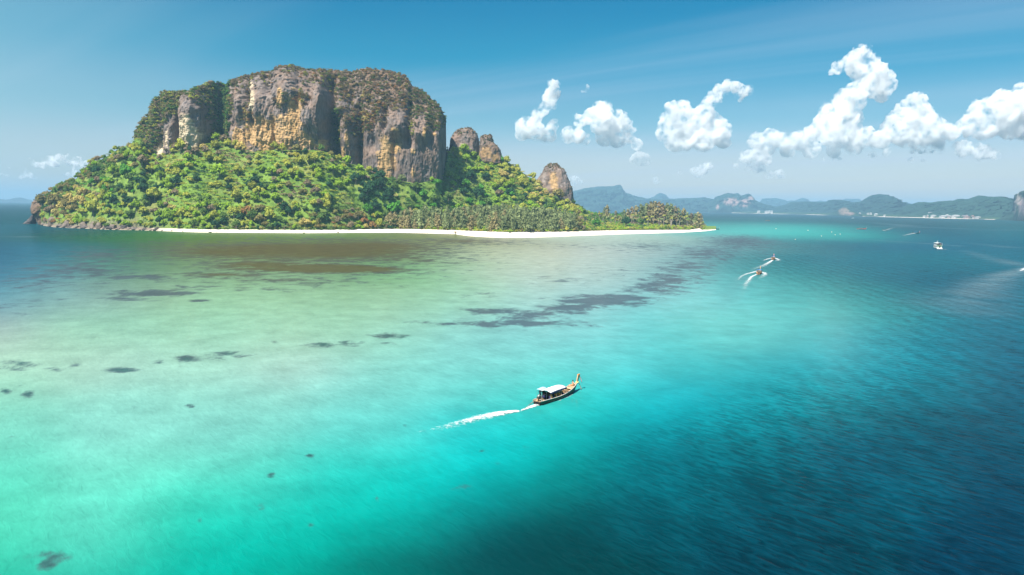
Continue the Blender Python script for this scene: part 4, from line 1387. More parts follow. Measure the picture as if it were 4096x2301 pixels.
def join_plants(name, recs, protos, rng, label=None, cat=None, kind='stuff', flat=0.0):
    """recs: (x,y,z, sx, sz, colour rgb) -> ONE mesh"""
    V, F_, C = [], [], []
    off = 0
    for i, (x, y, z, sx, sz, c) in enumerate(recs):
        pv, pf, pm = protos[i % len(protos)]
        a = rng.uniform(0, 6.283)
        ca, sa = math.cos(a), math.sin(a)
        v = np.stack([(pv[:, 0] * ca - pv[:, 1] * sa) * sx + x, (pv[:, 0] * sa + pv[:, 1] * ca) * sx + y, pv[:, 2] * sz + z], -1)
        V.append(v)
        F_.append(pf + off)
        C.append(pm * np.asarray(c)[None])
        off += len(v)
    o = mesh_np(name, np.concatenate(V), np.concatenate(F_), MAT_LEAF, {'col': np.concatenate(C)}, smooth=False)
    tag(o, label, cat, kind=kind)
    return o


_mesh_cache = {}


def proto_mesh(nm, kind, i, colr):
    key = (kind, i, colr)
    if key not in _mesh_cache:
        pv, pf, pm = {'broad': BROAD, 'casu': CASU, 'palm': PALM, 'shrub': SHRUB}[kind][i]
        o = mesh_np(nm, pv, pf, MAT_LEAF, {'col': pm * PC[colr][None]}, smooth=False)
        _mesh_cache[key] = o.data
        bpy.data.objects.remove(o)
    return _mesh_cache[key]


def trunk_mesh(kind):
    key = ('trunk', kind)
    if key in _mesh_cache:
        return _mesh_cache[key]
    V, F_ = [], []
    off = 0

    def tube(pts, rad, ns=6):
        nonlocal off
        rings = []
        for p, r in zip(pts, rad):
            a = np.linspace(0, 2 * math.pi, ns, endpoint=False)
            rings.append(np.stack([p[0] + r * np.cos(a), p[1] + r * np.sin(a), np.full(ns, p[2])], -1))
        V.append(np.concatenate(rings))
        F_.append(grid_faces(len(pts), ns, True) + off)
        off += len(pts) * ns
    if kind == 'broad':
        tube([(0, 0, -0.3), (0.02, 0, 0.2), (0.0, 0.03, 0.5), (0.04, 0.02, 0.9)], [0.075, 0.055, 0.045, 0.02])
        for ph in (0.4, 2.3, 4.4, 5.5):
            tube([(0, 0.02, 0.35), (0.22 * math.cos(ph), 0.22 * math.sin(ph), 0.6), (0.45 * math.cos(ph), 0.45 * math.sin(ph), 0.85)], [0.035, 0.025, 0.01], 5)
    elif kind == 'casu':
        tube([(0, 0, -0.05), (0, 0, 0.3), (0.005, 0, 0.7), (0.01, 0, 0.97)], [0.016, 0.012, 0.007, 0.002])
        for i in range(10):
            ph, z = i * 2.4, 0.15 + 0.07 * i
            r = 0.2 * (1.05 - z)
            tube([(0, 0, z), (r * math.cos(ph), r * math.sin(ph), z + 0.08)], [0.004, 0.001], 4)
    elif kind == 'palm':
        k = np.linspace(0, 1, 7)
        tube([(0.16 * q ** 2, 0.02 * q, -0.04 + 1.04 * q) for q in k], 0.028 - 0.012 * k)
    o = mesh_np('trunk', np.concatenate(V), np.concatenate(F_), MAT_BARK)
    _mesh_cache[key] = o.data
    bpy.data.objects.remove(o)
    return _mesh_cache[key]


def put(name, mesh, parent, loc=(0, 0, 0), scale=(1, 1, 1), rz=0.0):
    o = bpy.data.objects.new(name, mesh)
    COL.objects.link(o)
    o.parent = parent
    o.location = loc
    o.scale = scale
    o.rotation_euler = (0, 0, rz)
    return o


def slope_at(ci, ri):
    """bilinear point of the hillside at fractional column / row"""
    P = LAND['slope']['P']
    c0, r0 = int(ci), int(ri)
    c0, r0 = min(c0, P.shape[1] - 2), min(r0, P.shape[0] - 2)
    fc, fr = ci - c0, ri - r0
    return (P[r0, c0] * (1 - fc) + P[r0, c0 + 1] * fc) * (1 - fr) + (P[r0 + 1, c0] * (1 - fc) + P[r0 + 1, c0 + 1] * fc) * fr


def zone_mix(x, y):
    """share of each palette colour among trees standing at a photo point"""
    W = np.zeros(11)

    def add(cx, cy, rx, ry, w, amt=1.0):
        k = amt * math.exp(-(((x - cx) / rx) ** 2 + ((y - cy) / ry) ** 2))
        for i, q in w.items():
            W[i] += k * q
    for i, q in {0: .26, 1: .28, 3: .12, 4: .16, 5: .06, 6: .06, 2: .06}.items():
        W[i] += 0.25 * q
    add(400, 690, 150, 80, {4: .36, 3: .28, 5: .18, 6: .12, 0: .06}, 2.2)
    add(200, 780, 110, 60, {3: .35, 6: .3, 4: .2, 5: .15}, 2.2)
    add(150, 850, 60, 40, {6: .5, 7: .2, 3: .3}, 3.0)
    add(330, 835, 110, 40, {2: .55, 1: .3, 3: .15}, 2.6)
    add(460, 810, 110, 40, {2: .35, 1: .4, 0: .15, 6: .1}, 2.0)
    add(500, 880, 160, 26, {0: .25, 1: .3, 4: .2, 5: .15, 3: .1}, 1.5)
    add(580, 800, 90, 70, {0: .5, 8: .15, 4: .2, 5: .15}, 1.6)
    add(470, 760, 90, 50, {4: .4, 8: .2, 5: .25, 6: .15}, 2.0)
    add(850, 720, 220, 90, {0: .40, 1: .46, 2: .08, 4: .04, 6: .02}, 3.2)
    add(1100, 650, 160, 50, {1: .55, 2: .22, 0: .15, 6: .08}, 2.4)
    add(1250, 690, 130, 50, {0: .45, 1: .42, 8: .1, 4: .03}, 3.2)
    add(900, 850, 250, 45, {0: .2, 1: .22, 4: .25, 5: .17, 3: .1, 6: .06}, 1.6)
    add(1060, 760, 110, 60, {0: .4, 1: .4, 6: .12, 5: .08}, 1.4)
    add(1260, 800, 110, 50, {6: .42, 3: .25, 5: .13, 1: .2}, 2.2)
    add(1150, 895, 200, 22, {7: .2, 3: .28, 4: .22, 5: .14, 2: .16}, 2.6)
    add(1350, 860, 110, 40, {6: .28, 4: .3, 3: .27, 5: .15}, 2.2)
    add(1400, 720, 60, 40, {0: .5, 8: .3, 5: .2}, 2.2)
    add(1510, 760, 75, 70, {5: .62, 4: .25, 8: .13}, 4.0)
    add(1640, 760, 60, 40, {2: .25, 8: .3, 4: .25, 5: .2}, 2.5)
    add(1720, 790, 110, 40, {8: .45, 4: .35, 5: .2}, 3.0)
    add(1900, 680, 110, 60, {0: .55, 8: .15, 1: .28, 5: .02}, 4.0)
    add(1810, 690, 40, 60, {4: .4, 3: .3, 5: .3}, 2.5)
    add(1870, 735, 30, 40, {5: .8, 4: .2}, 3.0)
    add(2060, 690, 70, 60, {1: .5, 2: .3, 3: .2}, 3.0)
    add(2130, 760, 70, 40, {2: .55, 1: .3, 4: .15}, 3.0)
    add(2000, 770, 90, 40, {0: .4, 8: .2, 4: .2, 5: .2}, 2.2)
    add(2250, 820, 70, 40, {1: .35, 4: .35, 3: .3}, 2.6)
    add(2480, 880, 120, 25, {4: .3, 8: .25, 3: .25, 1: .2}, 2.5)
    return W / W.sum()


def zone_words(x, y):
    if x < 250:
        return 'on the headland above the sea arch'
    if x < 560 and y < 760:
        return 'on the ridge above the headland'
    if x < 640:
        return 'above the rocky shore' if y > 850 else 'on the straw-coloured lower slope'
    if x < 960:
        return 'at the narrow start of the beach' if y > 850 else ('right under the pale pillar' if y < 650 else 'on the slope below the pale pillar')
    if x < 1290:
        return 'behind the narrow beach' if y > 850 else ('at the foot of the ochre wall' if y < 650 else 'on the slope below the ochre wall')
    if x < 1440:
        return 'in the brown thicket behind the beach' if y > 790 else 'on the slope left of the grey wall'
    if x < 1610:
        return 'in the hollow under the grey wall'
    if x < 1800:
        return 'between grey wall and casuarina grove'
    if x < 2030:
        return 'on the slope below the twin rock towers'
    if x < 2310:
        return 'beside the lone rock tower'
    return 'on the low sandy spit'


RT = np.random.default_rng(77)


def build_forest():
    P = LAND['slope']['P']
    QX, QY = LAND['slope']['qx'], LAND['slope']['qy']
    nr, nc = P.shape[:2]
    # plan area of the cells as sampling weight
    A = np.linalg.norm(np.cross(P[1:, :-1] - P[:-1, :-1], P[:-1, 1:] - P[:-1, :-1]), axis=-1)
    A = A * (QX[:-1, :-1] < 2815)
    pw = (A / A.sum()).ravel()
    cand = RT.choice(len(pw), 90000, p=pw)
    cell = {}
    recs, low = [], []
    for k in cand:
        r, c = divmod(int(k), nc - 1)
        p = slope_at(c + RT.random(), r + RT.random())
        x, y = QX[r, c], QY[r, c]
        grove = 1565 < x < 2260 and r / nr < interp(x, [(1565, .15), (1650, .42), (1900, .52), (2100, .5), (2260, .2)])
        spit = x > 2330
        # vine-hung slopes carry low rounded growth, elsewhere real trees
        big = RT.random() < (0.75 if x < 560 or y > 840 or 1440 < x < 1600 else 0.38)
        R = RT.uniform(3.6, 7.4) if big else RT.uniform(2.0, 4.2)
        vine = not big and RT.random() < 0.55
        if vine:
            R = RT.uniform(3.5, 7.0)
        if big and RT.random() < 0.10:
            R *= 1.35
        if grove or spit:
            vine = False
            R = RT.uniform(1.4, 2.8)
        if (p[2] < 6 and r < 2):
            R *= 0.7
        if r / nr > 0.82 and x < 640:
            R = min(R, 4.2)
        gx, gy = int(p[0] // 6), int(p[1] // 6)
        ok = True
        for i in (-1, 0, 1):
            for j in (-1, 0, 1):
                for (qx_, qy_, qr) in cell.get((gx + i, gy + j), ()):
                    if (qx_ - p[0]) ** 2 + (qy_ - p[1]) ** 2 < (0.54 * (R + qr)) ** 2:
                        ok = False
                        break
        if not ok:
            continue
        cell.setdefault((gx, gy), []).append((p[0], p[1], R))
        w = zone_mix(x, y)
        # neighbours tend to share a kind
        nz = pnoise(np.array([[p[0] / 34, p[1] / 34, 5.0], [p[0] / 13, p[1] / 13, 25.0]]))
        uu = float(np.clip(0.5 + 0.62 * nz[0] + 0.35 * nz[1] + RT.normal() * 0.17, 0.001, 0.999))
        seq = [5, 4, 8, 0, 1, 2, 3, 9, 10, 6, 7]
        ci = seq[min(10, int(np.searchsorted(np.cumsum(w[seq]), uu)))]
        h = R * RT.uniform(0.95, 1.5) if big else R * RT.uniform(0.7, 1.0)
        if vine:
            h = R * RT.uniform(0.42, 0.62)
        if spit or grove:
            h = R * RT.uniform(0.8, 1.2)
        recs.append([p[0], p[1], p[2], R, h, ci, x, y, 2 if big else (1 if vine else 0), r])
    # hand-placed landmarks of the photo: x, y of the crown top, radius, colour, row on the slope
    for x, y, R, ci in [(1612, 690, 6.0, 9), (1470, 770, 8.5, 5), (1520, 745, 8.0, 5), (1555, 790, 7, 5), (1495, 830, 6.5, 5), (705, 735, 7.0, 5), (1000, 745, 6.5, 5), (915, 755, 5.0, 5), (420, 770, 6.5, 8), (600, 800, 7.5, 5), (1855, 735, 6.0, 5), (1870, 700, 4.5, 5), (1320, 790, 4.5, 5), (2030, 770, 5, 5), (2100, 780, 5, 5), (1275, 665, 5, 4), (1290, 585, 5.5, 4), (760, 600, 4.5, 5), (1120, 690, 5, 6), (1095, 720, 5, 6), (895, 560, 6, 6), (700, 600, 6, 6), (640, 690, 6, 5), (960, 880, 6, 5), (1010, 870, 7, 4), (1140, 840, 7, 5), (2505, 893, 8.0, 5), (2560, 893, 7, 4), (2385, 895, 6, 8), (2340, 880, 4.5, 5), (2660, 890, 4.5, 4), (2770, 893, 6, 4)]:
        k = np.argmin((QX - x) ** 2 + (QY - (y + R * 2.2)) ** 2)
        r, c = divmod(int(k), nc)
        p = P[r, c]
        recs.append([p[0], p[1], p[2], R, R * 1.35, ci, x, y, 2, r])
    size = np.array([q[3] / q[1] * (1.6 if q[8] == 2 else 0.2) for q in recs])
    order = np.argsort(-size)
    single = set(order[:296].tolist())
    rest = []
    for i, q in enumerate(recs):
        x, y, z, R, h, ci, px, py, big, r = q
        if i in single:
            continue
        c = PC[ci] * RT.uniform(0.86, 1.14) * (1 + RT.normal(size=3) * 0.05)
        rest.append((x, y, z - 0.2 * h, R, h, np.clip(c, 0.008, 0.5), big))
    join_plants('forest', [q[:6] for q in rest if q[6] == 2], BROAD, RT)
    join_plants('vines', [q[:6] for q in rest if q[6] == 1], VINE, RT)
    join_plants('undergrowth', [q[:6] for q in rest if q[6] == 0], SHRUB, RT)
    for i in sorted(single):
        x, y, z, R, h, ci, px, py, big, r = recs[i]
        root = empty('tree', (x, y, z - 0.3), RT.uniform(0, 6.28))
        k = int(RT.integers(5))
        put('trunk', trunk_mesh('broad'), root, scale=(R, R, h))
        put('crown', proto_mesh('crown', 'broad', k, ci), root, scale=(R, R, h))
        sw = 'small' if R < 4.6 else ('medium' if R < 6 else 'large')
        shp = ('flat-topped' if h / R < 1.1 else ('rounded' if h / R < 1.32 else 'tall'))
        tag(root, f"{sw} {shp} {PAL[ci][0]} tree {zone_words(px, py)}", 'tree', 'trees growing over the island slopes')
    print('forest', len(recs), 'things', len(single))


build_forest()


def build_casuarinas():
    P = LAND['slope']['P']
    xs = LAND['slope']['xs']
    done = []
    n = 0
    tries = 0
    pts = []
    while tries < 12000 and len(pts) < 262:
        tries += 1
        x = RT.uniform(1545, 2300)
        lim = interp(x, [(1545, .10), (1600, .22), (1680, .36), (1800, .47), (1950, .52), (2100, .50), (2200, .40), (2300, .15)])
        t = RT.random() * lim
        p = slope_at((x - xs[0]) / 4.0, t * (P.shape[0] - 1))
        if any((p[0] - q[0]) ** 2 + (p[1] - q[1]) ** 2 < 4.6 ** 2 for q in pts):
            continue
        front = t / lim
        h = RT.uniform(11.5, 23.5) * (0.72 if t < 0.03 else 1.0)
        tanp = interp(x, [(1545, .75), (1640, .6), (1700, .35), (1800, .3), (1900, .55), (1960, .5), (2020, .12), (2300, .05)]) * (1 - 0.6 * front)
        ci = 10 if RT.random() < tanp else 9
        pts.append((p[0], p[1], p[2], h, ci, x, front))
    # tall ones at the end of the spit (x, top y, height, Y)
    for x, y, h in [(2528, 828, 20), (2545, 822, 21), (2562, 815, 24), (2585, 812, 25), (2604, 808, 27), (2620, 806, 28), (2636, 807, 27), (2652, 812, 26), (2668, 812, 26), (2684, 813, 26), (2700, 825, 22), (2715, 830, 21), (2733, 832, 21), (2575, 822, 22), (2594, 818, 24), (2645, 816, 25), (2675, 820, 24), (2750, 850, 17), (2765, 852, 17), (2780, 852, 18), (2792, 849, 19), (2801, 852, 18), (2430, 818, 22), (2418, 828, 18), (2398, 843, 14), (2462, 842, 15), (2498, 838, 16), (2512, 836, 17), (2420, 896, 10), (2595, 893, 9)]:
        Y = 1075 if y < 880 else 985
        if x > 2740:
            Y = 1090
        q = at(float(x), float(y), Y)
        c = (x - xs[0]) / 4.0
        col = P[:, int(c)]
        g = np.interp(Y, col[:, 1], col[:, 2])
        pts.append((q[0], Y, g, max(q[2] - g, 8.0), 9 if y > 880 else int(RT.choice([9, 10, 6], p=[.45, .4, .15])), x, 0.5))
    for x, y, z, h, ci, px, fr in pts:
        root = empty('casuarina_tree', (x, y, z - 0.3), RT.uniform(0, 6.28))
        wd = h * RT.uniform(0.9, 1.4)
        put('trunk', trunk_mesh('casu'), root, scale=(wd, wd, h))
        put('crown', proto_mesh('crown', 'casu', int(RT.integers(6)), ci), root, scale=(wd, wd, h))
        sw = 'short' if h < 15.5 else ('tall' if h > 19 else 'medium')
        if px > 2390:
            zone = 'standing on the sandy spit above the palms'
        else:
            zone = ('in the front row' if fr < .25 else ('amid the grove' if fr < .7 else 'behind the grove')) + ' ' + ('near the grey wall' if px < 1780 else ('below the twin towers' if px < 2030 else 'below the lone tower'))
        tag(root, f"{sw} {PAL[ci][0]} casuarina {zone}", 'casuarina', 'casuarinas behind the beach')
    print('casuarinas', len(pts))


build_casuarinas()


def build_palms():
    P = LAND['slope']['P']
    xs = LAND['slope']['xs']
    spots = []
    for i in range(70):
        x = RT.uniform(2325, 2775)
        y = interp(x, [(2325, 850), (2400, 862), (2480, 868), (2560, 866), (2650, 864), (2775, 872)]) + RT.uniform(-10, 12)
        Y = RT.uniform(985, 1050) + (x - 2325) * 0.08
        q = at(float(x), float(y), Y)
        col = P[:, int((x - xs[0]) / 4.0)]
        g = np.interp(Y, col[:, 1], col[:, 2])
        if any(abs(q[0] - s[0]) < 3.0 and abs(Y - s[1]) < 5 for s in spots):
            continue
        spots.append((q[0], Y, g, max(q[2] - g, 5), x))
    for x, y, z, h, px in spots:
        root = empty('palm_tree', (x, y, z - 0.2), RT.uniform(0, 6.28))
        r = RT.uniform(3.2, 4.2)
        put('trunk', trunk_mesh('palm'), root, scale=(h, h, h))
        put('crown', proto_mesh('crown', 'palm', int(RT.integers(4)), int(RT.choice([3, 1, 4, 9]))), root, loc=(0.16 * h, 0.02 * h, h), scale=(r, r, r))
        zone = 'where the slope meets the spit' if px < 2420 else ('mid-way along the spit' if px < 2600 else 'near the end of the spit')
        tag(root, f"{'short' if h < 12 else 'tall'} coconut palm {zone}", 'palm tree', 'palms on the sandy spit')
    print('palms', len(spots))


build_palms()


def build_bushes():
    """low green bushes along the top of the beach"""
    P = LAND['slope']['P']
    xs = LAND['slope']['xs']
    n = 0
    for x in np.concatenate([np.arange(700, 1560, 15.0), np.arange(1560, 2340, 13.0), np.arange(2340, 2810, 8.0)]):
        x = x + RT.uniform(-5, 5)
        for row in ((0,) if x < 2340 else (0, 1, 2)):
            p = slope_at((x - xs[0]) / 4.0, RT.uniform(0, 1.2) + (row * 5 if x > 2340 else 0))
            R = RT.uniform(1.8, 3.2) * (1.3 if x > 2340 else 1)
            ci = int(RT.choice([0, 1, 3, 4, 6, 9], p=[.2, .18, .2, .2, .07, .15])) if x < 2400 else int(RT.choice([0, 1, 3, 4], p=[.4, .35, .15, .1]))
            if 2660 < x:
                ci = int(RT.choice([1, 3, 4, 6]))
            root = empty('bush', tuple(p - np.array([0, 0, 0.6])), RT.uniform(0, 6.28))
            put('foliage', proto_mesh('foliage', 'shrub', int(RT.integers(5)), ci), root, scale=(R, R, R * RT.uniform(.8, 1.2)))
            z = (('in the front row', 'in the second row', 'in the back row')[row] + (' at the start of the spit' if x < 2480 else (' half way along the spit' if x < 2640 else ' near the tip of the spit'))) if x > 2340 else ('in front of the casuarinas' if x > 1560 else 'behind the narrow sand')
            tag(root, f"{'small' if R < 2.3 else 'broad'} {PAL[ci][0]} bush {z}", 'bush', 'bushes along the top of the beach')
            n += 1
    print('bushes', n)


build_bushes()


def build_cliff_scrub():
    L_ = LAND['cliff']
    P, qx, qy, t, d, ko = L_['P'], L_['qx'], L_['qy'], L_['t'], L_['d'], L_['ko']
    flat = P.reshape(-1, 3)
    x, y = qx.ravel(), qy.ravel()
    tf = t.ravel()
    den = sstep(0.05, 0.5, tf) * interp(x, [(556, 1.2), (700, .9), (760, .5), (830, 1.0), (900, 1.2), (960, .7), (1040, .55), (1130, .5), (1230, .6), (1330, 1.4), (1450, 1.4), (1600, 1.45), (1800, 1.3)])
    den = den + 1.3 * sstep(0.86, 1.0, L_['v'].ravel())
    for gx, gy, rx, ry, w in [(880, 450, 38, 150, 2.2), (830, 370, 40, 40, 1.2), (722, 600, 16, 60, 1.0), (1000, 480, 26, 55, 1.6), (1005, 370, 12, 50, 1.6), (1205, 405, 55, 30, 1.8), (1130, 420, 26, 30, 1.0), (620, 480, 50, 70, 1.2), (590, 560, 50, 50, 1.6), (645, 600, 30, 40, 1.0), (700, 420, 50, 40, 1.2), (1340, 470, 28, 70, 1.6), (1350, 570, 30, 40, 1.5), (1400, 470, 30, 60, 1.2), (1450, 470, 60, 40, 1.6), (1440, 540, 30, 60, 1.4), (1500, 480, 40, 50, 1.2), (1540, 420, 60, 40, 1.4), (1655, 530, 22, 34, 1.9), (1740, 510, 30, 40, 1.5), (1640, 470, 20, 40, 1.0), (1310, 610, 24, 30, 1.2), (1245, 500, 14, 20, .8), (1290, 600, 30, 20, 1.0), (760, 470, 12, 60, .3), (1140, 620, 60, 10, 1.0)]:
        den = den + w * np.exp(-((x - gx) / rx) ** 2 - ((y - gy) / ry) ** 2)
    for gx, gy, rx, ry, w in [(770, 490, 28, 110, 1.4), (1100, 530, 110, 70, 1.2), (1040, 410, 22, 60, .8), (1270, 450, 28, 80, 1.2), (1590, 620, 130, 100, 1.5), (960, 400, 16, 40, .6), (1390, 620, 30, 80, 1.0), (1600, 490, 20, 50, .9), (1690, 490, 18, 40, .7), (1400, 420, 16, 30, .5), (1120, 310, 30, 40, .45), (1180, 330, 16, 50, .5), (665, 590, 16, 50, .5)]:
        den = den - w * np.exp(-(((x - gx) / rx) ** 2 + ((y - gy) / ry) ** 2) ** 1.5)
    den = den - ko.ravel() * 1.0
    nz = fbm(flat / 11 + 200, 4)
    den = np.clip(den * 0.75 + nz * 0.9 - 0.22, 0, 1.2)
    pw = den / den.sum()
    pick = np.random.default_rng(5).choice(len(pw), 4200, replace=False, p=pw)
    rr = np.random.default_rng(6)
    recs = []
    mixes = {'left': [(3, .34), (4, .24), (5, .07), (1, .15), (6, .2)], 'gully': [(5, .25), (4, .45), (8, .12), (3, .18)], 'mid': [(6, .35), (3, .3), (7, .15), (4, .12), (1, .08)], 'right': [(6, .45), (3, .25), (7, .17), (2, .05), (4, .08)], 'gold': [(7, .4), (2, .3), (3, .3)], 'redge': [(3, .4), (4, .3), (6, .2), (5, .1)], 'fresh': [(1, .6), (0, .4)]}
    for k in pick:
        X, Yp = x[k], y[k]
        z = 'left' if X < 845 else ('gully' if X < 925 else ('mid' if X < 1330 else 'right'))
        if 1640 < X and Yp < 560:
            z = 'redge'
        for gx, gy, r_ in [(1000, 470, 34), (1215, 405, 40), (1440, 545, 26), (1480, 470, 30), (1180, 625, 50)]:
            if (X - gx) ** 2 + (Yp - gy) ** 2 < r_ * r_:
                z = 'gold'
        if (X - 1655) ** 2 + (Yp - 525) ** 2 < 26 ** 2 or (X - 1350) ** 2 + (Yp - 560) ** 2 < 20 ** 2:
            z = 'fresh'
        if 1310 < X < 1370 and 430 < Yp < 560:
            z = 'gully'
        ids, ws = zip(*mixes[z])
        c = PC[rr.choice(ids, p=np.array(ws) / sum(ws))] * rr.uniform(0.7, 1.1) * (1.0 if z in ('left', 'gully') else 0.86)
        R = rr.uniform(1.4, 3.3) * (1.35 if z in ('left', 'gully') else 1.12)
        p = flat[k]
        recs.append((p[0], p[1] - 0.3 * R, p[2] - 0.6 * R, R, R * rr.uniform(.8, 1.3), c))
    join_plants('cliff_scrub', recs, SHRUB, rr)
    recs = []
    for V, tx, ty, h in LAND['towers']:
        pr = np.clip((h - 0.45) * 1.6, 0, 1) ** 2 * (0.6 + np.clip(fbm(V / 6 + 11, 3), -.5, 1)) + 1e-4
        if tx.mean() > 2150:
            pr = pr * ((h > 0.86) * 0.6 + 0.08)
        k = rr.choice(len(V), 170, p=pr / pr.sum())
        for j in k:
            R = rr.uniform(.9, 2.1)
            c = PC[rr.choice([6, 3, 7, 4], p=[.45, .3, .15, .1])] * rr.uniform(.7, 1.1) * 0.85
            recs.append((V[j, 0], V[j, 1] - 0.2, V[j, 2] - 0.5 * R, R, R, c))
    join_plants('tower_scrub', recs, SHRUB, rr)


build_cliff_scrub()

# ------------------------------------------------------------------ clouds
CLOUDS = [  # in a 1.2174x enlargement of the right sky: name words, base distance, blobs
    ('thin bent cloud, the farthest left of those over the sea', [(290, 300, 28), (270, 345, 35), (265, 385, 30), (235, 420, 25), (205, 445, 30), (150, 500, 45), (190, 510, 40), (130, 530, 28), (210, 545, 20), (120, 475, 22)]),
    ('small upright puff between the bent cloud and the flat one', [(280, 490, 28), (265, 530, 32), (250, 550, 20), (300, 465, 15)]),
    ('low flat puff right of the small upright one', [(360, 540, 30), (410, 540, 32), (440, 555, 22), (330, 545, 18)]),
    ('broken white cloud with a pointed left wing above the lone tower', [(510, 410, 38), (540, 400, 25), (470, 440, 35), (410, 450, 20), (396, 440, 14), (420, 475, 25), (520, 470, 55), (570, 500, 50), (610, 460, 35), (640, 480, 28), (600, 550, 40), (660, 545, 25), (690, 580, 25), (540, 540, 40), (680, 510, 14)]),
    ('tiny lone wisp high above the pointed cloud', [(452, 306, 13), (440, 316, 13), (424, 320, 10)]),
    ('white cloud with a hooked plume leaning right', [(870, 420, 42), (910, 410, 38), (840, 470, 36), (830, 520, 38), (880, 560, 46), (900, 490, 60), (930, 470, 48), (960, 500, 64), (1000, 440, 36), (1030, 400, 32), (1060, 362, 34), (1095, 322, 33), (1130, 308, 30), (1180, 318, 32), (1218, 322, 26), (1195, 362, 18), (1060, 480, 50), (1090, 520, 45), (1110, 560, 35), (1010, 560, 48), (920, 570, 38), (1140, 574, 14)]),
    ('small round cloud low above the nearest far hill', [(700, 650, 30), (735, 638, 20), (740, 670, 16), (670, 655, 13)]),
    ('tallest white cloud, a leaning column over a long base', [(1800, 130, 34), (1825, 108, 16), (1760, 150, 32), (1720, 178, 32), (1680, 208, 30), (1640, 228, 20), (1780, 200, 52), (1835, 170, 28), (1830, 240, 55), (1880, 262, 46), (1910, 252, 32), (1918, 300, 28), (1885, 340, 36), (1850, 300, 50), (1800, 300, 46), (1750, 330, 46), (1710, 370, 48), (1760, 385, 40), (1660, 415, 46), (1620, 445, 40), (1700, 450, 55), (1750, 460, 46), (1600, 490, 46), (1560, 520, 38), (1640, 530, 55), (1720, 540, 55), (1780, 550, 44), (1820, 520, 24), (1500, 560, 42), (1450, 565, 34), (1400, 570, 36), (1350, 550, 34), (1335, 525, 22), (1358, 508, 10), (1280, 560, 36), (1250, 578, 22), (1330, 600, 34), (1430, 610, 30), (1540, 610, 34), (1650, 610, 30), (1750, 605, 28)]),
    ('domed white cloud right of the tallest one', [(2030, 372, 34), (2070, 372, 36), (2000, 415, 42), (2092, 420, 40), (2050, 450, 52), (1960, 460, 42), (1930, 500, 38), (2125, 475, 38), (2160, 510, 42), (2090, 515, 55), (2000, 525, 55), (1900, 548, 42), (1860, 566, 34), (2200, 525, 38), (2238, 512, 30), (2150, 560, 40), (2060, 570, 34)]),
    ('huge white cloud rising out of the picture at the right', [(2560, 325, 36), (2500, 355, 38), (2450, 358, 34), (2400, 388, 36), (2362, 405, 34), (2540, 385, 56), (2450, 435, 58), (2350, 455, 48), (2300, 478, 38), (2270, 495, 30), (2560, 450, 66), (2400, 500, 50), (2500, 510, 42), (2330, 520, 32), (2650, 380, 80), (2650, 480, 66), (2575, 530, 30)]),
    ('low oval cloud under the huge right-hand cloud', [(2250, 600, 28), (2290, 592, 28), (2340, 610, 32), (2400, 612, 32), (2440, 630, 24), (2360, 638, 20), (2285, 620, 22)]),
    ('long thin puff under the domed cloud', [(2080, 602, 22), (2120, 606, 22), (2165, 602, 20), (2030, 612, 16)]),
    ('faint flat puff below the tallest cloud', [(1850, 627, 18), (1890, 626, 19), (1820, 632, 12)]),
    ('faint streak of cloud below the tallest cloud', [(1605, 655, 9), (1640, 656, 11), (1680, 656, 10)]),
    ('faint low puff under the long thin one', [(1980, 642, 13), (2030, 652, 15), (2080, 656, 12)]),
    ('ragged low cloud left of the tallest one', [(1230, 640, 32), (1270, 640, 35), (1310, 660, 32), (1200, 660, 22), (1180, 688, 16), (1280, 690, 26), (1330, 725, 19), (1380, 726, 21), (1412, 731, 14), (1230, 700, 16)]),
    ('small split puff low over the far shore', [(1022, 698, 25), (1045, 690, 18), (980, 720, 18), (1000, 732, 14)]),
    ('tiny faint puff left of the split one', [(905, 720, 15), (885, 721, 10), (925, 716, 9)]),
    ('lowest faint puff above the far hills', [(785, 757, 16), (810, 759, 10), (765, 758, 9)]),
    ('puff half hidden behind the lone rock tower', [(395, 750, 20), (375, 770, 18), (422, 770, 12), (356, 752, 12)]),
]
CLOUDS_LEFT = [  # in a 3.618x enlargement of the left edge
    ('pale cloud bank behind the left ridge of the island', [(830, 150, 42), (900, 160, 48), (980, 172, 44), (760, 190, 42), (700, 212, 38), (640, 222, 38), (430, 205, 26), (465, 250, 44), (530, 285, 50), (610, 275, 50), (720, 270, 56), (830, 260, 64), (950, 255, 58), (1060, 222, 56), (1130, 200, 48), (1160, 290, 58), (1080, 330, 50), (1000, 420, 42), (1100, 430, 56), (930, 430, 26), (1250, 250, 44), (1300, 230, 30)]),
    ('faint puff below the left cloud bank', [(370, 350, 34), (330, 420, 48), (420, 430, 56), (480, 475, 36), (300, 465, 32)]),
    ('faint puff at the left edge of the sky', [(0, 290, 22), (90, 340, 38), (40, 395, 40), (100, 430, 30), (0, 420, 34)]),
]


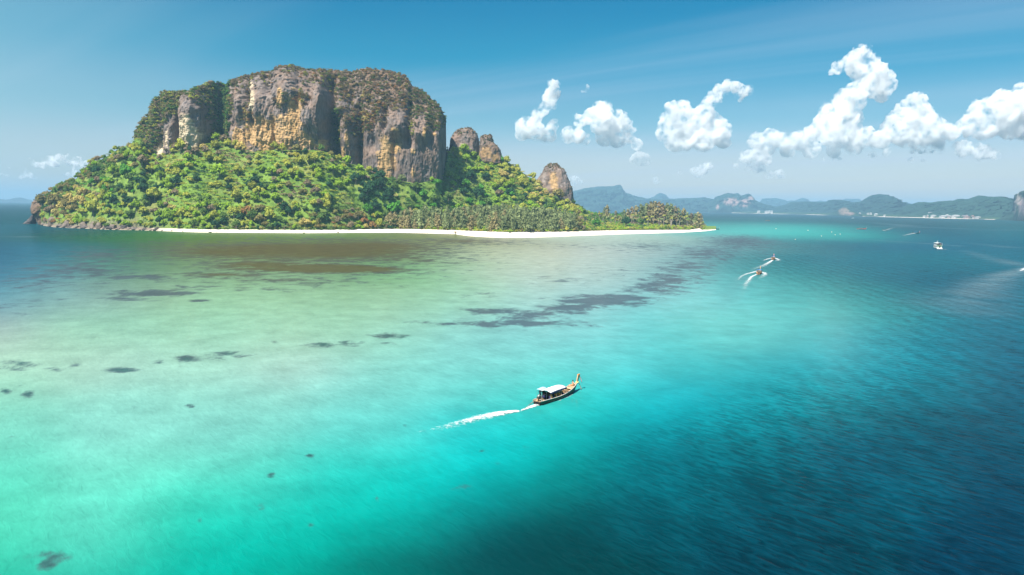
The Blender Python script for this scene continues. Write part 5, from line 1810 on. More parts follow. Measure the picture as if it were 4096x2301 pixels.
def cloud_mat(density):
    """vapour: a white scattering volume inside the cloud's own shape"""
    m = bpy.data.materials.new('cloud_vapour')
    m.use_nodes = True
    nt = m.node_tree
    nt.nodes.clear()
    out = nt.nodes.new('ShaderNodeOutputMaterial')
    v = nt.nodes.new('ShaderNodeVolumePrincipled')
    v.inputs['Color'].default_value = (1, 1, 1, 1)
    v.inputs['Density'].default_value = density
    v.inputs['Anisotropy'].default_value = 0.1
    tc = nt.nodes.new('ShaderNodeTexCoord')
    nz = nt.nodes.new('ShaderNodeTexNoise')
    nz.inputs['Scale'].default_value = 0.0042
    nz.inputs['Detail'].default_value = 5
    nz.inputs['Roughness'].default_value = 0.62
    nt.links.new(tc.outputs['Object'], nz.inputs['Vector'])
    mr = nt.nodes.new('ShaderNodeMapRange')
    mr.interpolation_type = 'SMOOTHSTEP'
    mr.inputs['From Min'].default_value = 0.43
    mr.inputs['From Max'].default_value = 0.66
    mr.inputs['To Min'].default_value = density * 0.02
    mr.inputs['To Max'].default_value = density * 2.0
    nt.links.new(nz.outputs['Fac'], mr.inputs['Value'])
    nt.links.new(mr.outputs[0], v.inputs['Density'])
    nt.links.new(v.outputs[0], out.inputs['Volume'])
    return m


MAT_CLOUD = {1.0: cloud_mat(0.008), 0.8: cloud_mat(0.0058), 0.5: cloud_mat(0.0048)}


def build_cloud(label, blobs, conv, scl, Y, voxel, body):
    rng = np.random.default_rng(abs(hash(label[:9])) % 1000 if False else len(label) * 7 + len(blobs))
    V, F_ = [], []
    off = 0
    sv, sf = ico(2)
    for x, y, r in blobs:
        px, py = conv(x, y)
        c = at(px, py, Y)
        R = 1.36 * r / scl / F_PX * Y
        c[1] += rng.uniform(-0.5, 0.5) * R
        V.append(sv * R * np.array([1, 1.0, 1]) + c)
        F_.append(sf[:, :3] + off)
        off += len(sv)
    me = bpy.data.meshes.new('cloud')
    VV, FF = np.concatenate(V), np.concatenate(F_)
    me.from_pydata(VV.tolist(), [], FF.tolist())
    o = bpy.data.objects.new('cloud_tmp', me)
    COL.objects.link(o)
    rm = o.modifiers.new('r', 'REMESH')
    rm.mode = 'VOXEL'
    rm.voxel_size = voxel
    dg = bpy.context.evaluated_depsgraph_get()
    me2 = bpy.data.meshes.new_from_object(o.evaluated_get(dg))
    bpy.data.objects.remove(o)
    n = len(me2.vertices)
    co = np.empty(n * 3, np.float32)
    me2.vertices.foreach_get('co', co)
    co = co.reshape(-1, 3).astype(float)
    no = np.empty(n * 3, np.float32)
    me2.vertices.foreach_get('normal', no)
    no = no.reshape(-1, 3).astype(float)
    k = Y / 20000.0
    d = 110 * np.abs(fbm(co / (420 * k), 2)) * 1.6 + 95 * np.abs(fbm(co / (170 * k) + 9, 3)) + 60 * np.abs(fbm(co / (75 * k) + 5, 4, gain=.6)) - 90
    low = np.clip((co[:, 2] - co[:, 2].min()) / max(np.ptp(co[:, 2]), 1) * 2.5, 0.35, 1)
    co = co + no * (d * k * low)[:, None]
    me2.vertices.foreach_set('co', co.astype(np.float32).ravel())
    me2.materials.clear()
    me2.materials.append(MAT_CLOUD[body])
    me2.polygons.foreach_set('use_smooth', np.ones(len(me2.polygons), bool))
    me2.name = 'cloud'
    o = bpy.data.objects.new('cloud', me2)
    COL.objects.link(o)
    tag(o, label, 'cloud', 'cumulus clouds over the sea')


for i, (lb, bl) in enumerate(CLOUDS):
    faint = 'faint' in lb or 'wisp' in lb or 'tiny' in lb
    ymax = max(b[1] for b in bl)
    build_cloud(lb, bl, lambda x, y: (1980 + x / 1.2174, 100 + y / 1.2174), 1.2174, 23500 if ymax > 690 else 20000, 30, (0.5 if faint else (0.8 if ymax > 640 else 1.0)))
for lb, bl in CLOUDS_LEFT:
    build_cloud(lb, bl, lambda x, y: (x / 3.618, 580 + y / 3.618), 3.618, 25500, 30, 0.5 if 'faint' in lb else 1.0)

# ------------------------------------------------------------------ rocks of the shore
ORD = ['first', 'second', 'third', 'fourth', 'fifth', 'sixth', 'seventh', 'eighth', 'ninth', 'tenth', 'eleventh', 'twelfth', 'thirteenth', 'fourteenth', 'fifteenth', 'sixteenth', 'seventeenth', 'eighteenth', 'nineteenth', 'twentieth'] + ['twenty-' + s for s in ('first', 'second', 'third', 'fourth', 'fifth', 'sixth', 'seventh', 'eighth', 'ninth')] + ['thirtieth'] + ['thirty-' + s for s in ('first', 'second', 'third', 'fourth', 'fifth', 'sixth', 'seventh', 'eighth', 'ninth')] + ['fortieth'] + ['forty-' + s for s in ('first', 'second', 'third', 'fourth', 'fifth', 'sixth', 'seventh', 'eighth', 'ninth')]


def rock_mesh(seed, sx, sy, sz, col, rough=0.34, sub=4):
    V, F_ = ico(sub)
    rng = np.random.default_rng(seed)
    # a few planes chop the lump into facets
    for _ in range(9):
        n = rng.normal(size=3)
        n /= np.linalg.norm(n)
        d = V @ n
        lim = rng.uniform(0.55, 0.85)
        V = V - np.clip(d - lim, 0, None)[:, None] * n * 0.9
    V = V * (1 + rough * fbm(V * 1.6 + seed, 4)[:, None])
    V = V * np.array([sx, sy, sz])
    V[:, 2] += 0.10 * sz * fbm(np.stack([V[:, 0] / sx * .4, V[:, 1] / sy * .4, V[:, 2] / sz * 5], -1) + seed, 2)
    C = np.array(col) * (1 + 0.5 * fbm(V / (0.4 * sx) + seed, 4)[:, None])
    wet = np.clip(1 - (V[:, 2] + 0.25 * sz) / 0.8, 0, 1)[:, None]
    C = C * (1 - 0.6 * wet)
    return V, F_[:, :3], np.clip(C, 0.015, .6)


def build_rocks():
    rng = np.random.default_rng(21)
    # x, y of the foot, width px, height px, tone
    spots = [(173, 902, 26, 8, 0), (205, 903, 40, 46, 1), (238, 909, 52, 16, 2), (262, 905, 34, 40, 1), (285, 912, 44, 12, 2), (306, 912, 30, 14, 1), (340, 914, 40, 16, 2), (331, 905, 34, 34, 1), (368, 914, 30, 10, 1), (372, 903, 34, 38, 1), (395, 908, 36, 36, 1), (418, 914, 24, 10, 0), (436, 916, 30, 22, 0), (452, 909, 30, 26, 1), (470, 916, 26, 12, 1), (492, 915, 36, 20, 0), (515, 917, 24, 12, 1), (540, 917, 40, 14, 2), (562, 919, 20, 8, 1), (580, 919, 28, 14, 0), (603, 921, 20, 8, 1), (626, 923, 32, 20, 0), (650, 922, 20, 8, 1), (668, 924, 24, 9, 1), (690, 924, 16, 7, 1), (712, 924, 18, 8, 0), (738, 925, 20, 7, 1), (775, 925, 16, 6, 1), (805, 927, 12, 4, 1), (840, 926, 14, 5, 1), (868, 926, 10, 4, 0), (1150, 922, 14, 5, 0), (1215, 921, 10, 4, 1), (1350, 920, 14, 6, 0)]
    tone = {0: (0.08, 0.066, 0.064), 1: (0.20, 0.155, 0.125), 2: (0.145, 0.12, 0.11)}
    word = {0: 'dark grey', 1: 'tan', 2: 'grey-brown'}
    n = 0
    for i, (x, y, w, h, t) in enumerate(sorted(spots)):
        p = shore_point(np.array([float(x)]))[0]
        p = p * (1 + rng.uniform(0.0, 0.004))
        k = p[1] / F_PX
        sx, sz = w * k * 0.56, h * k * 0.62
        sy = sx * rng.uniform(.7, 1.0)
        V, F_, C = rock_mesh(50 + i, sx, sy, sz, tone[t])
        V[:, 2] += sz * 0.35
        V[:, 1] += sy * 0.5
        o = mesh_np('boulder', V, F_, MAT_ROCK, {'col': C})
        o.location = (p[0], p[1], 0)
        o.rotation_euler = (0, 0, 0)
        shp = 'upright' if h > 0.8 * w else ('flat' if h < 0.4 * w else 'blocky')
        tag(o, f"{shp} {word[t]} boulder on the island shore, {ORD[i]} from the sea arch", 'boulder', 'boulders along the rocky shore')


build_rocks()


def build_arch():
    """leaning slab that makes the sea arch with the headland"""
    ys = np.linspace(900, 853, 40)
    L_ = np.interp(-ys, [-900, -895, -884, -872, -862, -853], [96, 100, 116, 128, 138, 146])
    R_ = np.interp(-ys, [-900, -896, -885, -874, -866, -853], [147, 147, 150, 155, 160, 168])
    na = 40
    a = np.linspace(0, 2 * math.pi, na, endpoint=False)
    rows = []
    for y, l, r in zip(ys, L_, R_):
        pl, pr = at(l, y, 966.0), at(r, y, 966.0)
        c, hw = (pl + pr) / 2, (pr[0] - pl[0]) / 2
        s = np.sign(np.cos(a)) * np.abs(np.cos(a)) ** 0.7
        rows.append(np.stack([c[0] + hw * s, c[1] - 3 + 6.0 * np.sin(a), np.full(na, c[2])], -1))
    V = np.array(rows).reshape(-1, 3)
    V += 0.9 * np.stack([fbm(V / 3.5, 4), fbm(V / 3.5 + 9, 4), fbm(V / 3.5 + 19, 4)], -1)
    C = np.array((0.10, 0.085, 0.085)) * (1 + 0.6 * fbm(V * np.array([.5, .5, 1.2]) / 2.5, 4)[:, None])
    o = mesh_np('sea_arch', V, grid_faces(len(ys), na, True), MAT_ROCK, {'col': np.clip(C, .02, .4)})
    tag(o, 'dark leaning rock slab forming a sea arch at the island tip', 'rock')


build_arch()


def build_driftwood():
    p = ground(1820.0, 934.0, 1.0)
    root = empty('driftwood_pile', tuple(p))
    bark = simple_mat('bleached_wood', (0.30, 0.17, 0.09), 0.9, 0.3, 1.0)
    rng = np.random.default_rng(4)
    for i in range(9):
        L, r = rng.uniform(3.5, 7.5), rng.uniform(.12, .3)
        n = 7
        s = np.linspace(-.5, .5, 7)
        a = np.linspace(0, 2 * math.pi, n, endpoint=False)
        rings = [np.stack([np.full(n, t * L), r * (1 - .6 * abs(t)) * np.cos(a) + .3 * math.sin(3 * t), r * (1 - .6 * abs(t)) * np.sin(a) + rng.normal() * .03], -1) for t in s]
        V = np.concatenate(rings)
        o = mesh_np('log', V, grid_faces(7, n, True), bark, parent=root)
        o.location = (rng.normal() * 1.2, rng.normal() * .8, .4 + .22 * i)
        o.rotation_euler = (0, rng.uniform(-.25, .25), rng.uniform(0, 3.1))
    tag(root, 'heap of brown driftwood logs on the white sand by the beach bend', 'driftwood')


build_driftwood()


def build_dead_tree():
    """bare spreading tree at the tip of the spit"""
    p = ground(2812.0, 912.0, 1.8)
    root = empty('bare_tree', (p[0], p[1], 1.0))
    V, F_ = [], []
    off = [0]
    rng = np.random.default_rng(9)

    def limb(p0, d, L, r, depth):
        p1 = p0 + d * L
        a = np.linspace(0, 2 * math.pi, 5, endpoint=False)
        u = np.cross(d, [0.3, 0.2, 1]); u /= np.linalg.norm(u)
        w = np.cross(d, u)
        for q, rr in ((p0, r), (p1, r * .7)):
            V.append(q + rr * (np.cos(a)[:, None] * u + np.sin(a)[:, None] * w))
        F_.append(grid_faces(2, 5, True) + off[0])
        off[0] += 10
        if depth:
            for _ in range(3 if depth > 1 else 2):
                nd = d + rng.normal(size=3) * 0.55 + np.array([.25, 0, .1])
                limb(p1, nd / np.linalg.norm(nd), L * .72, r * .62, depth - 1)
    limb(np.zeros(3), np.array([.35, 0, .94]), 3.2, .28, 4)
    o = mesh_np('branches', np.concatenate(V), np.concatenate(F_), MAT_BARK, parent=root)
    tag(root, 'bare spreading tree leaning over the sand at the tip of the spit', 'tree')


build_dead_tree()

# ------------------------------------------------------------------ buildings of the far shore
W_WHITE = simple_mat('whitewash', (0.56, 0.53, 0.50), 0.8, 0.1, .1)
W_PINK = simple_mat('rendered_wall', (0.38, 0.30, 0.28), 0.8, 0.15, .1)
R_PALE = simple_mat('pale_roofing', (0.48, 0.46, 0.43), 0.7, 0.15, .1)
R_BLUE = simple_mat('blue_roofing', (0.22, 0.30, 0.38), 0.6, 0.15, .1)
R_RED = simple_mat('tiled_roofing', (0.40, 0.20, 0.15), 0.8, 0.2, .1)
R_MAUVE = simple_mat('mauve_roofing', (0.36, 0.28, 0.30), 0.8, 0.2, .1)
WIN = simple_mat('window_glass', (0.05, 0.07, 0.09), 0.2, 0.1, .1)


def box_mesh(name, c, s, mat, parent=None, bevel=0.0):
    bm = bmesh.new()
    bmesh.ops.create_cube(bm, size=1.0)
    for v in bm.verts:
        v.co = Vector((v.co.x * s[0] + c[0], v.co.y * s[1] + c[1], v.co.z * s[2] + c[2]))
    if bevel:
        bmesh.ops.bevel(bm, geom=list(bm.edges), offset=bevel, segments=1, affect='EDGES')
    me = bpy.data.meshes.new(name)
    bm.to_mesh(me)
    bm.free()
    me.materials.append(mat)
    o = bpy.data.objects.new(name, me)
    COL.objects.link(o)
    if parent:
        o.parent = parent
    return o


def build_house(x0, x1, ytop, ybase, wall, roof, label, hip=True, floors=1):
    Y = float(shore_Y(np.array([(x0 + x1) / 2.0]))[0]) + 30
    Y += max(0.0, (interp((x0 + x1) / 2, SHORE_PTS) - ybase - 6) * 16)
    a, b = at(float(x0), float(ybase), Y), at(float(x1), float(ytop), Y)
    w, h = b[0] - a[0], max(b[2] - a[2], 4.0)
    zb = max(a[2], 1.0)
    root = empty('house', ((a[0] + b[0]) / 2, Y, zb))
    d = max(8.0, min(w * .7, 22))
    wh = h * (0.62 if hip else 0.93)
    box_mesh('wall', (0, 0, (wh - 14) / 2), (w, d, wh + 14), wall, root)
    n = max(2, min(8, int(w / 4)))
    for f in range(floors):
        for i in range(n):
            box_mesh('window', (-w / 2 + w * (i + .5) / n, -d / 2 - .06, wh * (f + .5) / floors), (w / n * .55, .2, wh / floors * .5), WIN, root)
    rm = bpy.data.meshes.new('roof')
    e = 0.8
    if hip:
        V = [(-w / 2 - e, -d / 2 - e, wh), (w / 2 + e, -d / 2 - e, wh), (w / 2 + e, d / 2 + e, wh), (-w / 2 - e, d / 2 + e, wh), (-w / 2 + w * .22, 0, h), (w / 2 - w * .22, 0, h)]
        rm.from_pydata(V, [], [(0, 1, 5, 4), (2, 3, 4, 5), (1, 2, 5), (3, 0, 4), (0, 3, 2, 1)])
    else:
        V = [(sx * (w / 2 + .3), sy * (d / 2 + .3), z) for z in (wh + .01, h) for sx, sy in ((-1, -1), (1, -1), (1, 1), (-1, 1))]
        rm.from_pydata(V, [], [(3, 2, 1, 0), (4, 5, 6, 7), (0, 1, 5, 4), (1, 2, 6, 5), (2, 3, 7, 6), (3, 0, 4, 7)])
    rm.materials.append(roof)
    ro = bpy.data.objects.new('roof', rm)
    COL.objects.link(ro)
    ro.parent = root
    tag(root, label, 'house', 'houses along the far shore')


for hs in [
    (3714, 3728, 849, 859, W_WHITE, R_PALE, 'square white block on the hillside, leftmost above the town beach', False, 2),
    (3733, 3740, 849, 856, W_WHITE, R_PALE, 'narrow white house right beside the square white block', True, 1),
    (3726, 3743, 860, 866, W_WHITE, R_PALE, 'low white house below the square white block', True, 1),
    (3693, 3704, 863, 867, W_WHITE, R_PALE, 'lone small white house at the left end of the town', True, 1),
    (3708, 3713, 860, 866, W_PINK, R_PALE, 'tiny pale house left of the low white one', True, 1),
    (3761, 3785, 862, 868, W_WHITE, R_PALE, 'long low white hall by the beach', True, 1),
    (3783, 3793, 858, 866, W_WHITE, R_PALE, 'gabled white house rising behind the long low hall', True, 1),
    (3792, 3804, 862, 868, W_PINK, R_PALE, 'low pink house at the right end of the long hall', True, 1),
    (3811, 3836, 860, 868, W_WHITE, R_PALE, 'large pale hotel with a broad white roof', True, 1),
    (3815, 3824, 868, 872, W_PINK, R_RED, 'small brown-roofed house in front of the pale hotel', True, 1),
    (3828, 3838, 852, 858, W_PINK, R_BLUE, 'blue-roofed house on the slope above the pale hotel', True, 1),
    (3839, 3846, 851, 856, W_PINK, R_BLUE, 'smaller blue-roofed house higher up the slope', True, 1),
    (3846, 3862, 853, 861, W_PINK, R_MAUVE, 'mauve-roofed block in the middle of the town', True, 2),
    (3848, 3860, 862, 867, W_PINK, R_MAUVE, 'mauve-roofed house below the middle block', True, 1),
    (3862, 3872, 860, 867, W_PINK, R_MAUVE, 'pink house right of the middle block', True, 1),
    (3858, 3880, 867, 872, W_PINK, R_RED, 'long red-roofed house just above the sand', True, 1),
    (3893, 3917, 851, 862, W_PINK, R_MAUVE, 'biggest block of the town, mauve with a pale crown', False, 2),
    (3899, 3907, 848, 853, W_WHITE, R_PALE, 'white roof house showing above the biggest block', True, 1),
    (3886, 3896, 862, 867, W_PINK, R_RED, 'red-roofed house left below the biggest block', True, 1),
    (3891, 3903, 867, 873, W_WHITE, R_RED, 'white house with a tan roof near the sand', True, 1),
    (3904, 3920, 866, 871, W_WHITE, R_PALE, 'low white house right of the tan-roofed one', True, 1),
    (3925, 3930, 851, 858, W_WHITE, R_PALE, 'slim white tower house right of the biggest block', True, 1),
    (3930, 3946, 860, 866, W_PINK, R_BLUE, 'rightmost house of the town with a grey roof', True, 1),
    (3468, 3476, 852, 857, W_WHITE, R_PALE, 'left of two white houses beside the rocky headland', True, 1),
    (3480, 3487, 851, 857, W_WHITE, R_PALE, 'right of two white houses beside the rocky headland', True, 1),
    (3498, 3509, 854, 860, W_WHITE, R_PALE, 'round white hall on the middle of the far shore', True, 1),
    (3535, 3542, 859, 863, W_WHITE, R_PALE, 'small white house below the green range', True, 1),
    (3436, 3442, 851, 855, W_WHITE, R_PALE, 'tiny white house just right of the rocky headland', True, 1),
    (3030, 3040, 843, 847, W_WHITE, R_PALE, 'tiny white house under the pink rock faces', True, 1),
    (3060, 3073, 844, 849, W_WHITE, R_PALE, 'left of the white houses right of the pink rock faces', True, 1),
    (3074, 3082, 843, 848, W_WHITE, R_PALE, 'middle of the white houses right of the pink rock faces', True, 1),
    (3084, 3091, 843, 849, W_WHITE, R_PALE, 'right of the white houses right of the pink rock faces', True, 1),
]:
    build_house(*hs[:6], hs[6], hs[7], hs[8])

# ------------------------------------------------------------------ boats
def m_(n, c, **k):
    return simple_mat(n, c, **k)


B_HULL = m_('dark_teal_paint', (0.035, 0.075, 0.055), rough=0.5, var=0.25, scale=1.2)
B_BROWN = m_('varnished_wood', (0.28, 0.13, 0.055), rough=0.45, var=0.3, scale=2.0)
B_PLANK = m_('worn_deck_wood', (0.50, 0.33, 0.19), rough=0.8, var=0.3, scale=2.5)
B_RAIL = m_('pale_rubbing_strake', (0.66, 0.58, 0.52), rough=0.6, var=0.15)
B_BOOT = m_('yellow_boot_stripe', (0.62, 0.52, 0.16), rough=0.6)
B_WHITE = m_('white_canvas', (0.84, 0.82, 0.80), rough=0.8, var=0.06)
B_NAVY = m_('navy_cloth', (0.028, 0.032, 0.11), rough=0.8)
B_BLACK = m_('black_cloth', (0.012, 0.010, 0.010), rough=0.9)
B_BLUE = m_('blue_tarpaulin', (0.04, 0.22, 0.52), rough=0.6)
B_LBLUE = m_('pale_blue_awning', (0.42, 0.62, 0.78), rough=0.7)
B_ORANGE = m_('orange_paint', (0.75, 0.26, 0.04), rough=0.5)
B_RED = m_('red_paint', (0.45, 0.06, 0.04), rough=0.5)
B_PINK = m_('pink_ribbon', (0.80, 0.34, 0.36), rough=0.8)
B_YEL = m_('garland_yellow', (0.80, 0.74, 0.28), rough=0.8)
B_IRON = m_('oily_iron', (0.10, 0.085, 0.075), rough=0.5, metal=0.6)
B_TIN = m_('bright_metal', (0.55, 0.53, 0.50), rough=0.35, metal=0.8)
B_POLE = m_('grey_pole', (0.26, 0.20, 0.15), rough=0.7)
B_GLASS = m_('dark_cabin_glass', (0.02, 0.03, 0.04), rough=0.15)
B_GEL = m_('white_gelcoat', (0.80, 0.80, 0.76), rough=0.35, var=0.05)
B_CREAM = m_('cream_gelcoat', (0.76, 0.78, 0.62), rough=0.4, var=0.05)
B_GREEN = m_('green_trim', (0.22, 0.48, 0.18), rough=0.5)
B_SKIN = None


def tube_np(pts, rad, ns=7):
    pts = np.asarray(pts, float)
    rad = np.broadcast_to(np.asarray(rad, float), (len(pts),))
    d = np.gradient(pts, axis=0)
    d /= np.linalg.norm(d, axis=1, keepdims=True) + 1e-9
    up = np.where(np.abs(d[:, 2:3]) > 0.9, np.array([[1.0, 0, 0]]), np.array([[0, 0, 1.0]]))
    u = np.cross(d, up)
    u /= np.linalg.norm(u, axis=1, keepdims=True)
    w = np.cross(u, d)
    a = np.linspace(0, 2 * math.pi, ns, endpoint=False)
    V = pts[:, None] + rad[:, None, None] * (np.cos(a)[None, :, None] * u[:, None] + np.sin(a)[None, :, None] * w[:, None])
    F_ = grid_faces(len(pts), ns, True)
    V = V.reshape(-1, 3)
    n = len(V)
    caps = [[0, i + 1, i + 2, i + 2] for i in range(ns - 2)] + [[n - ns, n - ns + i + 2, n - ns + i + 1, n - ns + i + 1] for i in range(ns - 2)]
    return V, F_, caps


def tube(name, pts, rad, mat, parent, ns=7):
    V, F_, caps = tube_np(pts, rad, ns)
    faces = [tuple(int(i) for i in f) for f in F_] + [tuple(int(i) for i in c[:3]) for c in caps]
    me = bpy.data.meshes.new(name)
    me.from_pydata(V.tolist(), [], faces)
    me.materials.append(mat)
    for p in me.polygons:
        p.use_smooth = True
    o = bpy.data.objects.new(name, me)
    COL.objects.link(o)
    o.parent = parent
    return o


def sheet(name, rows, mat, parent, thick=0.03):
    """a curved sheet (rows of points) with thickness"""
    P = np.asarray(rows, float)
    nr, nc = P.shape[:2]
    o = mesh_np(name, P.reshape(-1, 3), grid_faces(nr, nc), mat, parent=parent)
    so = o.modifiers.new('thickness', 'SOLIDIFY')
    so.thickness = thick
    so.offset = 0
    return o


def hull_sections(L, beam, sheer, draft, n=26, bow_rise=0.8, stern_rise=0.1):
    """station curves of a longtail: returns y, half width at rail, rail z, keel z"""
    s = np.linspace(0, 1, n)
    y = (s - 0.5) * L
    w = beam / 2 * (0.72 + 0.28 * np.clip(s / 0.4, 0, 1)) * np.clip(1 - np.clip((s - 0.42) / 0.58, 0, 1) ** 2.1, 0.035, 1)
    w[0] *= 0.93
    z = sheer + bow_rise * np.clip((s - 0.35) / 0.65, 0, 1) ** 2.2 + stern_rise * np.clip((0.3 - s) / 0.3, 0, 1)
    k = -draft + (sheer * 0.9 + bow_rise + draft) * np.clip((s - 0.80) / 0.20, 0, 1) ** 2.4 + draft * 0.7 * np.clip((0.12 - s) / 0.12, 0, 1)
    k = np.minimum(k, z - 0.05)
    return s, y, w, z, k


def longtail(loc, heading, scale=1.0, look='main', label='', group=None, detail=True):
    root = empty('longtail_boat', loc, -heading)
    root.scale = (scale,) * 3
    L, beam, sheer, draft = 12.4, 2.25, 0.62, 0.35
    s, y, w, z, k = hull_sections(L, beam, sheer, draft)
    hull_m = {'main': B_HULL, 'red': B_RED, 'dark': B_HULL}.get(look, B_BROWN)
    # outer skin with a flare, then inner skin: one closed shell
    prof = np.linspace(-1, 1, 15)
    rows, inner = [], []
    for i in range(len(s)):
        a = np.abs(prof) ** 0.75
        X = np.sign(prof) * w[i] * a
        Z = k[i] + (z[i] - k[i]) * np.abs(prof) ** 1.9
        rows.append(np.stack([X, np.full(15, y[i]), Z], -1))
        fl = max(k[i] + 0.10, 0.16 if s[i] < 0.78 else k[i] + 0.1)
        Zi = np.maximum(Z + 0.05, fl)
        Zi[0] = Zi[-1] = z[i]
        inner.append(np.stack([X * 0.94, np.full(15, y[i]), np.minimum(Zi, z[i])], -1))
    P, Q = np.array(rows), np.array(inner)
    n = P.shape[0]
    V = np.concatenate([P.reshape(-1, 3), Q.reshape(-1, 3)])
    F1 = grid_faces(n, 15)
    off = n * 15
    F2 = grid_faces(n, 15)[:, ::-1] + off
    rim = []
    for e in (0, 14):
        i = np.arange(n - 1)
        rim.append(np.stack([i * 15 + e, (i + 1) * 15 + e, off + (i + 1) * 15 + e, off + i * 15 + e], -1))
    j = np.arange(14)
    rim.append(np.stack([j, j + 1, off + j + 1, off + j], -1))
    rim.append(np.stack([(n - 1) * 15 + j, (n - 1) * 15 + j + 1, off + (n - 1) * 15 + j + 1, off + (n - 1) * 15 + j], -1))
    F_ = np.concatenate([F1, F2] + rim)
    mi = np.concatenate([np.zeros(len(F1)), np.ones(len(F2)), np.zeros(sum(len(r) for r in rim))]).astype(int)
    mesh_np('hull', V, F_, [hull_m, B_PLANK], parent=root, mat_idx=mi, smooth=False)
    # transom
    tr = P[0]
    box_mesh('transom', (0, y[0] + .04, sheer * .5 - .02), (w[0] * 1.75, .08, sheer * .95), B_BROWN if look != 'main' else B_BLACK, root)
    for sd in (-1, 1):
        pts = np.stack([sd * (w + 0.02), y, z + 0.01], -1)
        tube('rubbing_strake', pts, 0.055, B_RAIL if look == 'main' else (B_ORANGE if sd > 0 and look == 'near' else B_PLANK), root, 6)
        if detail:
            kk = 0.66
            pts = np.stack([sd * w * kk ** 0.75 * 1.02, y, k + (z - k) * kk ** 1.9], -1)
            tube('strake_line', pts[1:-1], 0.022, B_PLANK, root, 5)
            kk = 0.47
            pts = np.stack([sd * w * kk ** 0.75 * 1.03, y, k + (z - k) * kk ** 1.9], -1)
            tube('boot_stripe', pts[1:17], 0.03, B_BOOT, root, 5)
    # prow: a flat tapering board carried up from the stem
    b0 = np.array([0, y[-1] - 0.15, z[-1] - 0.25])
    prow = []
    for t, ww, th in ((0, .085, .17), (.25, .085, .19), (.6, .09, .23), (.92, .10, .27), (1.0, .10, .28)):
        c = b0 + np.array([0, 0.24 * t + 0.26 * t ** 2, 1.5 * t])
        prow.append(np.array([[-ww, c[1] - th, c[2] + .05], [ww, c[1] - th, c[2] + .05], [ww, c[1] + th, c[2] - .02], [-ww, c[1] + th, c[2] - .02]]))
    pr = np.array(prow)
    f = grid_faces(5, 4, True)
    capq = np.array([[0, 3, 2, 1], [16, 17, 18, 19]])
    mesh_np('prow', pr.reshape(-1, 3), np.concatenate([f, capq]), B_PLANK if look != 'far' else B_PINK, parent=root, smooth=False)
    tip = b0 + np.array([0, .5, 1.5])
    box_mesh('prow_cap', (0, tip[1], tip[2] + .06), (.26, .62, .17), B_ORANGE, root, .03)
    # garland and ribbons tied round the stem
    g = []
    for a in np.linspace(0, 2 * math.pi, 18):
        g.append((.20 * math.cos(a), b0[1] + .02 + .26 * math.sin(a), b0[2] + .30 + .05 * math.sin(3 * a)))
    tube('garland', g, .085, B_YEL, root, 6)
    if detail:
        for i, (dx, L2, mt) in enumerate(((.06, 1.35, B_PINK), (-.02, 1.2, B_PINK))):
            t = np.linspace(0, 1, 6)
            c = np.stack([dx + .25 * t, tip[1] + .18 + .62 * t - .1 * t ** 2, tip[2] - .12 - L2 * t], -1)
            sheet('ribbon', [c + np.array([-.05, .0, 0]), c + np.array([.05, .03, 0])], mt, root, .012)
        c = np.array([(.16, b0[1] + .25, b0[2] + .18), (.34, b0[1] + .5, b0[2] - .35), (.50, b0[1] + .66, b0[2] - 1.0)])
        tube('hanging_pole', c, .05, B_BROWN, root, 6)
    # deck boards
    fl = 0.20
    for i in range(12):
        yy = -L / 2 + 0.55 + i * 0.62
        hw = float(np.interp(yy + .3, y, w)) * .86
        box_mesh('deck_board', (0, yy, fl + .32 * (i < 3)), (2 * hw * (1 if i >= 3 else 1.0), .585, .05), B_PLANK, root, .012)
    # fore deck and thwarts
    yf = np.linspace(L / 2 - 3.1, L / 2 - .35, 8)
    fd = [np.stack([np.interp(yf, y, w) * t * .93, yf, np.interp(yf, y, z) - .05 + .06 * (1 - t * t)], -1) for t in (-1, -.5, 0, .5, 1)]
    sheet('fore_deck', fd, B_PLANK, root, .05)
    for yy in (L / 2 - 3.5, L / 2 - 4.25, L / 2 - 5.0):
        hw = float(np.interp(yy, y, w)) * .93
        box_mesh('thwart', (0, yy, float(np.interp(yy, y, z)) - .12), (2 * hw, .26, .05), B_PLANK, root, .01)
    # passenger seats under the roof
    y0, y1 = -L / 2 + 2.7, -L / 2 + 7.1
    for i, yy in enumerate(np.linspace(y0 + .4, y1 - .4, 5)):
        hw = float(np.interp(yy, y, w)) * .85
        box_mesh('seat', (0, yy, .52), (2 * hw, .45, .07), B_NAVY if look == 'main' else B_PLANK, root, .02)
        box_mesh('seat_back', (0, yy - .24, .74), (2 * hw, .06, .42), B_NAVY if look == 'main' else B_PLANK, root, .02)
    # roof posts, frame and canvas
    rw = beam / 2 * .86
    zr = 1.72
    for yy in np.linspace(y0, y1, 4):
        for sd in (-1, 1):
            hw = float(np.interp(yy, y, w))
            tube('roof_post', [(sd * hw * .96, yy, float(np.interp(yy, y, z)) - .1), (sd * rw * .98, yy, zr - .03)], .035, B_PLANK, root, 6)
    t = np.linspace(-1, 1, 9)
    u = np.linspace(y0 - .25, y1 + .2, 10)
    roof = [np.stack([np.full(10, rw * 1.06 * q), u, zr + .20 * (1 - q * q) + .05 * np.sin((u - y0) / (y1 - y0) * math.pi) + .012 * np.sin(u * 5 + q * 3)], -1) for q in t]
    rm = {'main': B_WHITE, 'near': B_BLUE, 'far': B_BLUE, 'red': B_RED}.get(look, B_WHITE)
    sheet('canopy', roof, rm, root, .04)
    for sd in (-1, 1):
        val = [np.stack([np.full(10, sd * rw * (1.06 + .02 * q)), u, zr - .01 - .22 * q + .02 * np.sin(u * 6) * q], -1) for q in (0, .5, 1)]
        sheet('canopy_valance', val, B_NAVY if look == 'main' else rm, root, .02)
